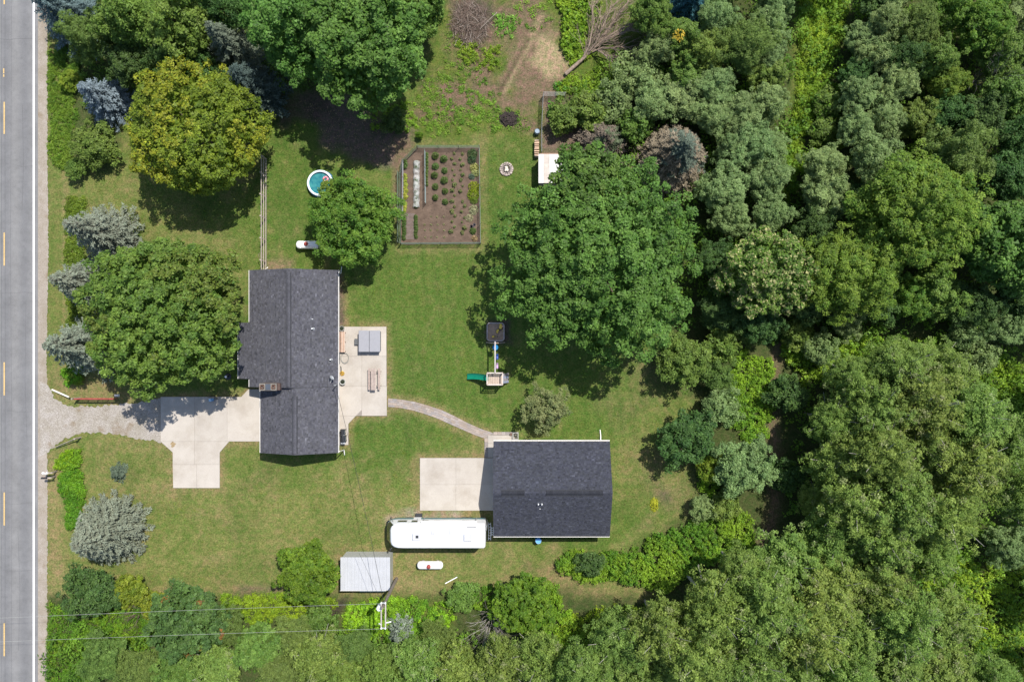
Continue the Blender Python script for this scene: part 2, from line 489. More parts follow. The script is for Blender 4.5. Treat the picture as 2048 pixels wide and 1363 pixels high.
lay(DARKSOIL * 0.8, region([(676, 1195), (700, 1185), (706, 1195), (668, 1235), (640, 1240), (655, 1215)], 0.5, 0.4))
col *= KB * 1.16 * (0.86 + 0.28 * fbm(XX, YY, 0.6, 21, 3))[..., None]
nx, ny = len(gx), len(gy)
zz = np.zeros_like(XX)
me = bpy.data.meshes.new('ground')
vco = np.stack([XX, YY, zz], -1).reshape(-1, 3).astype(np.float32)
ii = (np.arange(nx - 1)[:, None] * ny + np.arange(ny - 1)[None, :]).ravel()
quads = np.stack([ii, ii + ny, ii + ny + 1, ii + 1], -1)
def fast_mesh(me, v, quads):
    nq, kq = quads.shape
    me.vertices.add(len(v)); me.vertices.foreach_set('co', np.ascontiguousarray(v, dtype=np.float32).ravel())
    me.loops.add(nq * kq); me.loops.foreach_set('vertex_index', quads.astype(np.int32).ravel())
    me.polygons.add(nq); me.polygons.foreach_set('loop_start', np.arange(nq, dtype=np.int32) * kq)
    me.update(calc_edges=True)
fast_mesh(me, vco, quads)
at = me.attributes.new('tint', 'FLOAT_COLOR', 'POINT')
at.data.foreach_set('color', np.concatenate([col.reshape(-1, 3), np.ones((nx * ny, 1))], 1).astype(np.float32).ravel())
m, nt, b = new_mat('turf_and_soil')
a = nt.nodes.new('ShaderNodeAttribute'); a.attribute_name = 'tint'
p = pos_node(nt)
c = mix(nt, a.outputs['Color'], ramp(nt, noise(nt, p, 6.5, 4, 0.65), [(0.28, 0.52), (0.5, 1.0), (0.74, 1.52)]), 1.0, 'MULTIPLY')
c = mix(nt, c, ramp(nt, noise(nt, p, 17.0, 3, 0.6), [(0.3, 0.60), (0.7, 1.40)]), 1.0, 'MULTIPLY')
c = mix(nt, c, ramp(nt, noise(nt, p, 2.1, 5, 0.6), [(0.40, (0.74, 0.95, 0.75)), (0.62, (1.17, 1.08, 1.18))]), 1.0, 'MULTIPLY')
nt.links.new(c, b.inputs['Base Color'])
b.inputs['Roughness'].default_value = 0.95
b.inputs['Specular IOR Level'].default_value = 0.1
bump(nt, b, noise(nt, p, 9.0, 5, 0.7), 0.55, 0.08)
me.materials.append(m)
ground = link_mesh('ground', me)
ground['kind'] = 'structure'

# ------------------------------------------------------------------ road, shoulder, drive
def jag(pts, amp, step, seed):
    """subdivide an open polyline and push it about so the edge is ragged"""
    r = random.Random(seed); out = []
    for i in range(len(pts) - 1):
        a, b_ = Vector(pts[i]), Vector(pts[i + 1])
        n = max(1, int((b_ - a).length / step))
        nrm = Vector((-(b_ - a).y, (b_ - a).x)).normalized()
        for k in range(n):
            out.append(tuple(a.lerp(b_, k / n) + nrm * r.uniform(-amp, amp)))
    out.append(tuple(pts[-1]))
    return out
def sheet(name, poly, z, mat, parent=None, kind=None, **kw):
    bm = bmesh.new()
    vs_ = [bm.verts.new((q[0], q[1], z)) for q in poly]
    f = bm.faces.new(vs_)
    if f.normal.z < 0: f.normal_flip()
    bmesh.ops.triangulate(bm, faces=[f])
    me_ = bpy.data.meshes.new(name); bm.to_mesh(me_); bm.free()
    me_.materials.append(mat)
    return tag(link_mesh(name, me_, parent), kind=kind, **kw)

# asphalt
m_asph, nt, b = new_mat('asphalt')
p = pos_node(nt)
sx = nt.nodes.new('ShaderNodeSeparateXYZ'); nt.links.new(p, sx.inputs[0])
wv = nt.nodes.new('ShaderNodeMath'); wv.operation = 'SINE'
sc_ = nt.nodes.new('ShaderNodeMath'); sc_.operation = 'MULTIPLY_ADD'; sc_.inputs[1].default_value = 3.5; sc_.inputs[2].default_value = 1.2
nt.links.new(sx.outputs[0], sc_.inputs[0]); nt.links.new(sc_.outputs[0], wv.inputs[0])
mr = nt.nodes.new('ShaderNodeMapRange'); mr.inputs[1].default_value = -1
nt.links.new(wv.outputs[0], mr.inputs[0])
c = ramp(nt, mr.outputs[0], [(0.0, (0.136, 0.136, 0.139)), (1.0, (0.166, 0.164, 0.162))])
c = mix(nt, c, ramp(nt, noise(nt, p, 0.5, 5), [(0.35, 0.90), (0.65, 1.08)]), 1.0, 'MULTIPLY')
c = mix(nt, c, ramp(nt, noise(nt, p, 2.2, 6, .7), [(0.34, 0.90), (0.5, 1.0), (0.7, 1.06)]), 1.0, 'MULTIPLY')
c = mix(nt, c, ramp(nt, noise(nt, p, 30.0, 2), [(0.3, 0.86), (0.7, 1.14)]), 1.0, 'MULTIPLY')
nt.links.new(c, b.inputs['Base Color']); b.inputs['Roughness'].default_value = 0.9; b.inputs['Specular IOR Level'].default_value = 0.2
M_ASPH = m_asph
# gravel
def mat_gravel(name, c0, c1, sc=16.0):
    m, nt, b = new_mat(name)
    p = pos_node(nt)
    v = nt.nodes.new('ShaderNodeTexVoronoi'); v.inputs['Scale'].default_value = sc
    nt.links.new(p, v.inputs['Vector'])
    sp = nt.nodes.new('ShaderNodeSeparateColor'); nt.links.new(v.outputs['Color'], sp.inputs[0])
    c = ramp(nt, sp.outputs[0], [(0.0, [x * KB for x in c0]), (1.0, [x * KB for x in c1])])
    c = mix(nt, c, ramp(nt, noise(nt, p, 0.9, 5), [(0.35, (0.86, 0.84, 0.78)), (0.65, (1.06, 1.06, 1.08))]), 1.0, 'MULTIPLY')
    c = mix(nt, c, (0.16, 0.116, 0.068), ramp(nt, noise(nt, p, 0.55, 4), [(0.58, 0.0), (0.70, 0.7)]))
    nt.links.new(c, b.inputs['Base Color']); b.inputs['Roughness'].default_value = 0.95; b.inputs['Specular IOR Level'].default_value = 0.15
    bump(nt, b, v.outputs['Distance'], 0.5, 0.03)
    return m
M_GRAVEL = mat_gravel('limestone_gravel', (0.25, 0.22, 0.185), (0.43, 0.40, 0.36), 20.0)
M_SHOULDER = mat_gravel('packed_gravel', (0.29, 0.25, 0.205), (0.36, 0.32, 0.275), 14.0)

xl, xr = G(-66, 0)[0], G(77, 0)[0]
road = MB().box((xl + xr) / 2, 0, -0.04, xr - xl, 700, 0.096).build('road', M_ASPH, kind='structure')
M_LINEW = mat_plain('white_road_paint', (0.72, 0.72, 0.72), 0.6, 0.06, 4.0, fine=0.08)
M_LINEY = mat_plain('yellow_road_paint', (0.58, 0.40, 0.16), 0.6, 0.15, 6.0, fine=0.15)
for cx in (67.5, -56.0):
    x = G(cx, 0)[0]
    MB().box(x, 0, 0.010, 0.165, 300, 0.008).build('edge_line', M_LINEW, road)
d0 = [(-255, -190), (-20, 9), (204, 268), (465, 531), (724, 790), (984, 1050), (1245, 1311), (1505, 1570)]
for y0, y1 in d0:
    a_ = G(8.5, y0); b_ = G(8.5, y1)
    MB().box(a_[0], (a_[1] + b_[1]) / 2, 0.010, 0.125, a_[1] - b_[1], 0.008).build('centre_dash', M_LINEY, road)
for y0, y1 in ((137, 147), (149, 154)):
    a_ = G(7.5, y0); b_ = G(7.5, y1)
    MB().box(a_[0], (a_[1] + b_[1]) / 2, 0.010, 0.11, a_[1] - b_[1], 0.008).build('centre_dash', M_LINEY, road)
M_SEAL = mat_plain('crack_sealant', (0.09, 0.09, 0.095), 0.8, 0.2)
seams = [([(22, -300), (23, 100), (21, 500), (24, 900), (22, 1700)], 0.012), ([(45, 210), (47, 330), (44, 420)], 0.014), ([(30, 330), (46, 334), (66, 331)], 0.014), ([(0, 1005), (30, 1008), (66, 1004)], 0.014), ([(52, 600), (50, 760), (54, 880)], 0.012), ([(14, 820), (40, 824), (66, 822)], 0.013), ([(36, 1060), (40, 1180), (37, 1300)], 0.012),
         ([(2.5, -300), (3, 700), (2, 1700)], 0.025), ([(10.5, -300), (10, 120), (10.5, 700), (10, 1700)], 0.02), ([(0, 78), (20, 80), (28, 78), (66, 77)], 0.022), ([(-60, 588), (30, 586), (50, 584), (66, 586)], 0.018), ([(0, 1140), (40, 1141), (66, 1139)], 0.015)]
mbx = MB()
for pts, w in seams:
    q = [G(*a_) for a_ in pts]
    for a_, b_ in zip(q, q[1:]):
        mbx.bar((a_[0], a_[1], 0.0105), (b_[0], b_[1], 0.0105), w, 0.004)
mbx.build('sealed_crack', M_SEAL, road)
# verge gravel along the road and the private drive, ragged on the grass side
re = jag([G(95, -250), G(95, 300), G(97, 500), G(93, 720), G(95, 770)], 0.06, 0.11, 3)
re2 = jag([G(95, 905), G(95, 1100), G(94, 1300), G(95, 1650)], 0.06, 0.11, 4)
dr_t = jag([G(95, 770), G(103, 787), G(113, 801), G(140, 812), G(200, 812), G(250, 808), G(322, 795)], 0.14, 0.2, 5)
dr_b = jag([G(322, 884), G(300, 880), G(270, 876), G(235, 867), G(160, 864), G(128, 878), G(108, 893), G(95, 905)], 0.14, 0.2, 6)
sheet('gravel_shoulder', [G(76, -250)] + re[::1] + [G(95, 905)] + re2 + [G(76, 1650)], 0.014, M_SHOULDER, kind='structure')
sheet('gravel_driveway', [G(80, 762)] + dr_t + dr_b + [G(80, 912)], 0.018, M_GRAVEL, kind='structure')

# concrete cast in panels with open joints
m, nt, b = new_mat('concrete'); p = pos_node(nt)
oi = nt.nodes.new('ShaderNodeObjectInfo')
c = ramp(nt, noise(nt, p, 0.8, 5), [(0.3, (0.352, 0.318, 0.278)), (0.7, (0.388, 0.354, 0.310))])
c = mix(nt, c, ramp(nt, noise(nt, p, 14.0, 4), [(0.3, 0.93), (0.7, 1.07)]), 1.0, 'MULTIPLY')
c = mix(nt, c, ramp(nt, oi.outputs['Random'], [(0.0, 0.93), (1.0, 1.05)]), 1.0, 'MULTIPLY')
c = mix(nt, c, ramp(nt, noise(nt, p, 0.45, 6, .65), [(0.46, 1.0), (0.70, (0.82, 0.80, 0.77))]), 1.0, 'MULTIPLY')
nt.links.new(c, b.inputs['Base Color']); b.inputs['Roughness'].default_value = 0.85; b.inputs['Specular IOR Level'].default_value = 0.2
M_CONC = m
M_JOINT = mat_plain('joint_filler', (0.26, 0.23, 0.20), 0.9, 0.2)
def slab(parent, pts, z=0.09, gap=0.012, mat=None, name='slab'):
    q = [Vector(G(*a_)) for a_ in pts]
    c_ = sum(q, Vector((0, 0))) / len(q)
    q2 = []
    n = len(q)
    for i in range(n):
        e0 = (q[i] - q[i - 1]).normalized(); e1 = (q[(i + 1) % n] - q[i]).normalized()
        nrm = (Vector((-e0.y, e0.x)) + Vector((-e1.y, e1.x)))
        if nrm.length < 1e-6: nrm = Vector((-e0.y, e0.x))
        nrm.normalize()
        if nrm.dot(c_ - q[i]) < 0: nrm = -nrm
        q2.append(q[i] + nrm * gap)
    return MB().prism(q2, -0.02, z).build(name, mat or M_CONC, parent)
def paved(name, base_poly, panels, z=0.09):
    base = MB().prism(PG(base_poly), -0.03, z - 0.03).build(name, M_JOINT, kind='structure')
    for pts in panels: slab(base, pts, z)
    return base
paved('concrete_driveway', DRIVE, [
    [(322, 793), (390, 793), (390, 882), (322, 882)], [(390, 793), (455, 793), (455, 882), (390, 882)],
    [(455, 793), (483, 793), (497, 778), (520, 778), (520, 882), (455, 882)],
    [(322, 882), (390, 882), (390, 928), (346, 928), (346, 904)], [(390, 882), (459, 882), (440, 904), (440, 928), (390, 928)],
    [(346, 928), (394, 928), (394, 975), (347, 975)], [(394, 928), (440, 928), (440, 975), (394, 975)]])
paved('patio', PATIO, [
    [(672, 653), (724, 653), (724, 712), (672, 712)], [(724, 653), (773, 653), (773, 712), (724, 712)],
    [(672, 712), (724, 712), (724, 772), (672, 772)], [(724, 712), (773, 712), (773, 772), (724, 772)],
    [(672, 772), (724, 772), (724, 819), (712, 831), (672, 831)], [(724, 772), (774, 772), (774, 831), (724, 831)],
    [(672, 831), (712, 831), (697, 847), (697, 889), (672, 889)]])
paved('garage_apron', PAD, [
    [(840, 915), (912, 915), (912, 968), (840, 968)], [(912, 915), (988, 915), (988, 968), (912, 968)],
    [(840, 968), (912, 968), (912, 1020), (840, 1020)], [(912, 968), (988, 968), (988, 1020), (912, 1020)]])
# paver path
mwalk = [MB().prism(PG(WALKT + WALKB[::-1]), -0.03, 0.035).build('garden_path', M_JOINT, kind='structure')][0]
M_PAVER = mat_attr('paver', rough=0.9, spec=0.2, fine=0.12, fscale=14.0)
rp = random.Random(12)
def along(pts, t):
    L = [0.0]
    for a_, b_ in zip(pts, pts[1:]): L.append(L[-1] + math.dist(a_, b_))
    d = t * L[-1]
    for i in range(len(pts) - 1):
        if d <= L[i + 1] or i == len(pts) - 2:
            k = (d - L[i]) / (L[i + 1] - L[i])
            return (pts[i][0] + (pts[i + 1][0] - pts[i][0]) * k, pts[i][1] + (pts[i + 1][1] - pts[i][1]) * k)
def paver(parent, q):
    g_ = rp.uniform(0.82, 1.12); w_ = rp.uniform(-0.015, 0.015)
    mb = MB(); mb.cur = (0.265 * g_ + w_, 0.225 * g_, 0.198 * g_ - w_)
    c_ = (sum(x[0] for x in q) / 4, sum(x[1] for x in q) / 4)
    q = [(x[0] + (c_[0] - x[0]) * 0.035, x[1] + (c_[1] - x[1]) * 0.06) for x in q]
    mb.prism(PG(q), 0.0, 0.06 + rp.uniform(-0.006, 0.006)).build('paver', M_PAVER, parent)
NR = 4; NL = 24
for r_ in range(NR):
    off = 0.5 * (r_ % 2)
    for k in range(NL + 1):
        t0 = max(0, (k - off) / NL); t1 = min(1, (k + 1 - off) / NL)
        if t1 <= t0: continue
        A0, B0, A1, B1 = along(WALKT, t0), along(WALKB, t0), along(WALKT, t1), along(WALKB, t1)
        f0, f1 = r_ / NR, (r_ + 1) / NR
        L2 = lambda a_, b_, f: (a_[0] + (b_[0] - a_[0]) * f, a_[1] + (b_[1] - a_[1]) * f)
        paver(mwalk, [L2(A0, B0, f0), L2(A1, B1, f0), L2(A1, B1, f1), L2(A0, B0, f1)])
LAND = [(969, 862), (1037, 862), (1037, 882), (990, 882), (990, 914), (969, 914)]
land = MB().prism(PG([(969, 876), (986, 865), (1037, 863), (1037, 884), (990, 884), (990, 914), (969, 914)]), -0.03, 0.03).build('garage_landing', M_JOINT, kind='structure')
for k in range(6): paver(land, [(987 + k * 8, 863), (995 + k * 8, 863), (995 + k * 8, 869), (987 + k * 8, 869)])
for k in range(5): paver(land, [(969, 876 + k * 7.6), (976, 876 + k * 7.6), (976, 883.6 + k * 7.6), (969, 883.6 + k * 7.6)])
slab(land, [(976, 870), (1030, 870), (1030, 886), (976, 886)], 0.075)
slab(land, [(976, 886), (990, 886), (990, 914), (976, 914)], 0.075)
# ------------------------------------------------------------------ buildings
rs = random.Random(44)
def shingles(parent, eave0, eave1, ridge0, ridge1, seed, tone=(0.080, 0.080, 0.091), name='shingles'):
    """courses of asphalt tabs from the eave up to the ridge, each tab its own little raised piece"""
    r = random.Random(seed)
    e0, e1, r0, r1 = map(Vector, (eave0, eave1, ridge0, ridge1))
    up = (r0 - e0); Ls = up.length; n = max(1, int(Ls / 0.145))
    nrm = (e1 - e0).cross(up).normalized()
    if nrm.z < 0: nrm = -nrm
    mb = MB()
    for i in range(n):
        a = e0.lerp(r0, i / n); b = e1.lerp(r1, i / n); a2 = e0.lerp(r0, (i + 1.25) / n); b2 = e1.lerp(r1, (i + 1.25) / n)
        if i == n - 1: a2, b2 = r0, r1
        W = (b - a).length; t = 0.0; x = -r.uniform(0, 0.3)
        while x < W:
            w = r.choice((0.12, 0.16, 0.20, 0.26)); t0 = max(0, x) / W; t1 = min(W, x + w) / W
            x += w
            if t1 <= t0: continue
            th = r.uniform(0.010, 0.020)
            g = max(0.55, r.gauss(0.98, 0.14)) * (1.35 if r.random() < .04 else 1.0); h_ = r.uniform(-0.003, 0.004)
            mb.cur = (tone[0] * g * KB, tone[1] * g * KB, (tone[2] * g + h_) * KB)
            p = [a.lerp(b, t0), a.lerp(b, t1), a2.lerp(b2, t1), a2.lerp(b2, t0)]
            q = [p[0] + nrm * th, p[1] + nrm * th, p[2] + nrm * 0.002, p[3] + nrm * 0.002]
            mb.add([p[0], p[1]] + q, [(0, 1, 3, 2), (2, 3, 4, 5)])
    return mb.build(name, M_SHINGLE, parent, kind='stuff')
def deck(mb, e0, e1, r1, r0, th=0.14):
    vs_ = [Vector(v) for v in (e0, e1, r1, r0)]
    lo = [v - Vector((0, 0, th)) for v in vs_]
    mb.add(lo + vs_, [(0, 1, 2, 3), (7, 6, 5, 4), (0, 4, 5, 1), (1, 5, 6, 2), (2, 6, 7, 3), (3, 7, 4, 0)])
def hip(mb, e0, e1, r0, r1):
    deck(mb, e0, e1, r1, r0)
M_DECK = mat_plain('roof_edge', (0.07, 0.07, 0.08), 0.9, 0.1)
M_FASCIA = mat_plain('white_fascia', (0.74, 0.72, 0.67), 0.5, 0.05)

# ---- the ranch house
house = thing('house', 'long low house with two dark grey shingled gable roofs and a brick chimney', 'house', (-19.6, -1.8, 0))
XE, XW, XX_, XB = -15.745, -23.754, -24.93, -22.76
YT, YE0, YE1, YM, YB = 6.40, 1.66, -3.43, -4.15, -10.11
PIT = 0.43; ZE = 2.6
RA, ZA = (XE + XW) / 2, ZE + (XE - XW) / 2 * PIT
RB, ZB = (XE + XB) / 2, ZE + (XE - XB) / 2 * PIT
ZX = ZE - (XW - XX_) * PIT
mb = MB()
hip(mb, (XE, YT, ZE), (XE, YM, ZE), (RA, YT, ZA), (RA, YM, ZA))
hip(mb, (XW, YT, ZE), (XW, YM, ZE), (RA, YT, ZA), (RA, YM, ZA))
hip(mb, (XX_, YE0, ZX), (XX_, YE1, ZX), (XW - .01, YE0, ZE - .005), (XW - .01, YE1, ZE - .005))
hip(mb, (XE, YM - .02, ZE), (XE, YB, ZE), (RB, YM - .02, ZB), (RB, YB, ZB))
hip(mb, (XB, YM - .02, ZE), (XB, YB, ZE), (RB, YM - .02, ZB), (RB, YB, ZB))
roof = mb.build('roof', M_DECK, house)
D = 0.006
shingles(roof, (XE, YM, ZE + D), (XE, YT, ZE + D), (RA, YM, ZA + D), (RA, YT, ZA + D), 1)
shingles(roof, (XW, YT, ZE + D), (XW, YM, ZE + D), (RA, YT, ZA + D), (RA, YM, ZA + D), 2)
shingles(roof, (XX_, YE0, ZX + D), (XX_, YE1, ZX + D), (XW, YE0, ZE + D), (XW, YE1, ZE + D), 3)
shingles(roof, (XE, YB, ZE + D), (XE, YM - .02, ZE + D), (RB, YB, ZB + D), (RB, YM - .02, ZB + D), 4)
shingles(roof, (XB, YM - .02, ZE + D), (XB, YB, ZE + D), (RB, YM - .02, ZB + D), (RB, YB, ZB + D), 5)
M_VENT_SHADE = mat_plain('vent_shade', (.03, .032, .038), .8, .1)  # near-black colour standing in for shade beside the ridge vents
def ridge_vent(parent, a, b, w=0.17, hgt=0.085, pitch=PIT, tone=(0.078, 0.078, 0.09)):
    a, b = Vector(a), Vector(b)
    d = (b - a).normalized(); s_ = d.cross(Vector((0, 0, 1))).normalized() * w
    n = int((b - a).length / 0.3); mb = MB()
    for i in range(n):
        g = rs.uniform(0.88, 1.12); mb.cur = tuple(x * g * KB for x in tone)
        p, q = a.lerp(b, i / n), a.lerp(b, (i + 1.0) / n)
        dz = Vector((0, 0, w * pitch)); u = Vector((0, 0, hgt)); lift = Vector((0, 0, 0.006 * (i % 2)))
        mb.add([p + u + lift, q + u + lift, q + s_ - dz + u, p + s_ - dz + u, p - s_ - dz + u, q - s_ - dz + u,
                q + s_ - dz, p + s_ - dz, p - s_ - dz, q - s_ - dz],
               [(0, 1, 2, 3), (1, 0, 4, 5), (3, 2, 6, 7), (5, 4, 8, 9), (0, 3, 7, 8, 4), (2, 1, 5, 9, 6)])
    v = mb.build('ridge_vent', M_SHINGLE, parent)
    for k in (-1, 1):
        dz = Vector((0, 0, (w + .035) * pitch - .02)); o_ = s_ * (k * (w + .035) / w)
        MB().bar(a + o_ - dz, b + o_ - dz, .07, .05).build('vent_shade_strip', M_VENT_SHADE, parent)  # dark strip paints the shadow line along each vent edge
    return v
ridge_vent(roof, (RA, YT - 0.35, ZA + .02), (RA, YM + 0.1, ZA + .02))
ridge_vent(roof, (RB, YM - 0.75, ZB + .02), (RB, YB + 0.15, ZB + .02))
# walls with openings, gables
wi = 0.42
def wall_seg(mb, x0, y0, x1, y1, z0, z1, t=0.16):
    mb.box((x0 + x1) / 2, (y0 + y1) / 2, (z0 + z1) / 2, abs(x1 - x0) + t, abs(y1 - y0) + t, z1 - z0)
mb = MB()
hw = ZE - 0.16 + wi * PIT - .02
mb.prism([(XW + wi, YM + .02), (XE - wi, YM + .02), (XE - wi, YT - .3), (XW + wi, YT - .3)], 0, hw)
mb.add([(XW + wi, YT - .3, hw), (XE - wi, YT - .3, hw), (RA, YT - .3, ZA - .17), (XW + wi, YM + .02, hw), (XE - wi, YM + .02, hw), (RA, YM + .02, ZA - .17)], [(0, 1, 2), (3, 4, 5)])
mb.prism([(XB + wi, YB + .3), (XE - wi, YB + .3), (XE - wi, YM), (XB + wi, YM)], 0, hw)
mb.add([(XB + wi, YB + .3, hw), (XE - wi, YB + .3, hw), (RB, YB + .3, ZB - .17)], [(0, 1, 2)])
wall = mb.build('wall', M_SIDING, house)
def window(parent, x, y, z, w, h, axis):
    fr = MB()
    sx_, sy_ = (0.08, w) if axis == 'x' else (w, 0.08)
    for dz in (-h / 2, h / 2):
        fr.box(x, y, z + dz, sx_ + (.0 if axis == 'x' else .08), sy_ + (.08 if axis == 'x' else 0), 0.08)
    for dw in (-w / 2, 0, w / 2):
        fr.box(x + (0 if axis == 'x' else dw), y + (dw if axis == 'x' else 0), z, 0.07, 0.07, h - .08)
    f = fr.build('window', M_WHITE, parent)
    MB().box(x, y, z, 0.03 if axis == 'x' else w - .06, w - .06 if axis == 'x' else 0.03, h - .06).build('pane', M_GLASS, f)
for y in (4.6, 2.0): window(house, XE - wi + .03, y, 1.55, 1.4, 1.1, 'x')
window(house, XW + wi - .03, 4.2, 1.55, 1.6, 1.1, 'x')
window(house, RA, YT - .27, 1.55, 1.4, 1.1, 'y')
window(house, RB, YB + .27, 1.55, 1.2, 1.0, 'y')
def door_(parent, x, y, w, h, axis, mat):
    d = MB().box(x, y, h / 2 + .05, 0.06 if axis == 'x' else w, w if axis == 'x' else 0.06, h).build('door', mat, parent)
    MB().box(x + (.06 if axis == 'x' else w * .4), y + (w * .4 if axis == 'x' else .06), 1.05, .05, .05, .05).build('handle', M_STEEL, d)
door_(house, XE - wi + .04, -1.2, 1.8, 2.05, 'x', M_GLASS)
for y in (-5.7, -8.3):
    gd = MB()
    for k in range(4): gd.box(XB + wi - .05, y, .3 + .53 * k, .06, 2.3, .51)
    gd.build('garage_door', M_WHITE, house)
# gutters, downspouts
def gutter(parent, a, b, side, w=0.06):
    mb = MB()
    a, b = Vector(a), Vector(b)
    d = (b - a).normalized(); s_ = d.cross(Vector((0, 0, 1))).normalized() * side
    o1 = s_ * 0.015; o2 = s_ * w
    z = Vector((0, 0, 0.10)); t = s_ * 0.012
    mb.bar(a + o1 - z, b + o1 - z, 0.012, 0.13)
    mb.bar(a + o2 - z, b + o2 - z, 0.012, 0.13)
    mb.bar(a + (o1 + o2) / 2 - z * 1.58, b + (o1 + o2) / 2 - z * 1.58, w, 0.012)
    mb.bar(a + o2 * 1.05 - z * .32, b + o2 * 1.05 - z * .32, 0.035, 0.012)
    return mb.build('gutter', M_GUTTER, parent)
gutter(house, (XE, YT, ZE), (XE, YB, ZE), -1)
gutter(house, (XW, YT, ZE), (XW, YE0 + .05, ZE), 1)
gutter(house, (XX_, YE0, ZX), (XX_, YE1, ZX), 1)
gutter(house, (XW, YE1 - .05, ZE), (XW, YM, ZE), 1)
gutter(house, (XB, YM - .1, ZE), (XB, YB, ZE), 1)
def downspout(parent, pts, r=0.045, lab=None):
    return MB().tube(pts, r, 6).build('downspout', M_GUTTER, parent, label=lab)
downspout(house, [(XE + .08, YB + .1, ZE - .2), (XE + .06, YB + .0, 1.2), (XE + .05, YB - .05, .25), (XE + .06, YB - .55, .06)])
downspout(house, [(XE + .08, YT - .1, ZE - .2), (XE - .25, YT - .2, 2.2), (XE - .25, YT - .1, .3), (XE - .2, YT + .55, .08)])
downspout(house, [(XW - .08, YT - .15, ZE - .2), (XW + .3, YT - .2, 2.2), (XW + .3, YT - .1, .3), (XW + .9, YT + .5, .1)])
# gable fascia
def fascia(parent, a, b, dy):
    MB().bar((a[0], a[1] + dy, a[2] - .225), (b[0], b[1] + dy, b[2] - .225), 0.03, 0.16).build('fascia', M_FASCIA, parent)
for (x0, x1, y, z0, z1, dy) in ((XE, RA, YT, ZE, ZA, -.05), (XW, RA, YT, ZE, ZA, -.05), (XE, RB, YB, ZE, ZB, .05), (XB, RB, YB, ZE, ZB, .05)):
    fascia(house, (x0, y, z0), (x1, y, z1), dy)
# chimney with two clay flues
cx, cy = G(536, 773.5, 4.75)
mb = MB(); mb.box(cx, cy, 2.3, 1.45, 0.62, 4.6)
for k in range(8): mb.box(cx, cy, 3.35 + k * .155, 1.462, 0.632, 0.10)
ch = mb.build('chimney', M_BRICK, house)
M_CAP = mat_plain('mortar_cap', (0.19, 0.17, 0.145), 0.9, 0.2)
M_CLAY = mat_plain('clay_flue', (0.18, 0.09, 0.06), 0.85, 0.25)
MB().box(cx, cy, 4.605, 1.50, 0.66, .05).build('crown_slab', mat_plain('sooty_slab', (.10, .09, .085), .9, .2), ch)
for dx in (-0.52, 0.48):
    mb = MB()
    for sx_, sy_, w, d in ((0, .26, .52, .10), (0, -.26, .52, .10), (.22, 0, .10, .42), (-.22, 0, .10, .42)):
        mb.box(cx + dx + sx_, cy + sy_, 4.68, w, d, .10)
    mb.build('chimney_cap', M_CAP, ch)
    MB().lathe(cx + dx, cy, [(.15, 4.40), (.17, 4.40), (.17, 4.86), (.135, 4.86), (.135, 4.42), (.0, 4.42)], 14).build('flue', M_CLAY, ch)
MB().box(cx - .02, cy, 4.65, .46, .5, .03).build('flashing', mat_plain('lead_flashing', (0.06, 0.075, 0.10), 0.5, 0.1), ch)
mb = MB()
mb.box(cx + .85, cy, 4.2, .22, .6, .5)
mb.build('chimney_shoulder', M_BRICK, ch)
# pipes and dish on the roof
def roof_z(x, y, rx, zr, pit): return zr - abs(x - rx) * pit
def vent_pipe(parent, px, py, rx, zr, r=.05, h=.35, along_y=None, pit=PIT):
    x, y = G(px, py, 3.5)
    z = roof_z(x, y, rx, zr, pit) if along_y is None else zr - abs(y - along_y) * pit
    v = MB().cyl(x, y, z - .03, z + h, r, r, 10).build('vent_pipe', M_WHITE, parent)
    MB().cyl(x, y, z - .02, z + .06, r * 2.6, r * 1.3, 10, False).build('flashing', M_STEEL, v)
vent_pipe(house, 626, 657, RA, ZA, .055, .42)
vent_pipe(house, 659, 719, RA, ZA, .05, .40)
vent_pipe(house, 625, 638, RA, ZA, .03, .15)
x, y = G(661, 757, 3.6); z = roof_z(x, y, RA, ZA, PIT)
dish = MB().lathe(0, 0, [(0.0, 0), (.12, .015), (.2, .05), (.24, .09), (.235, .095), (.19, .055), (0, .012)], 16)
from mathutils import Matrix
mt = Matrix.Translation((x + .05, y + .05, z + .75)) @ Matrix.Rotation(math.radians(72), 4, Vector((-.6, .75, 0)))
dish.v = [tuple(mt @ Vector(v)) for v in dish.v]
dsh = dish.build('satellite_dish', M_STEEL, house)
mb = MB().tube([(x, y, z - .03), (x, y, z + .7), (x + .05, y + .03, z + .76)], .025, 6)
mb.tube([(x + .05, y - .1, z + .68), (x - .05, y - .38, z + .62)], .012, 5)
mb.build('dish_mast', M_WHITE, dsh)
# service drop mast on the east eave
mx, my = G(674, 770, 4.0)
mast = MB().tube([(mx - .25, my, 2.2), (mx - .25, my, 4.1)], .035, 8).tube([(mx - .25, my, 4.1), (mx - .17, my, 4.2), (mx - .1, my, 4.1)], .05, 8).build('service_mast', M_STEEL, house)

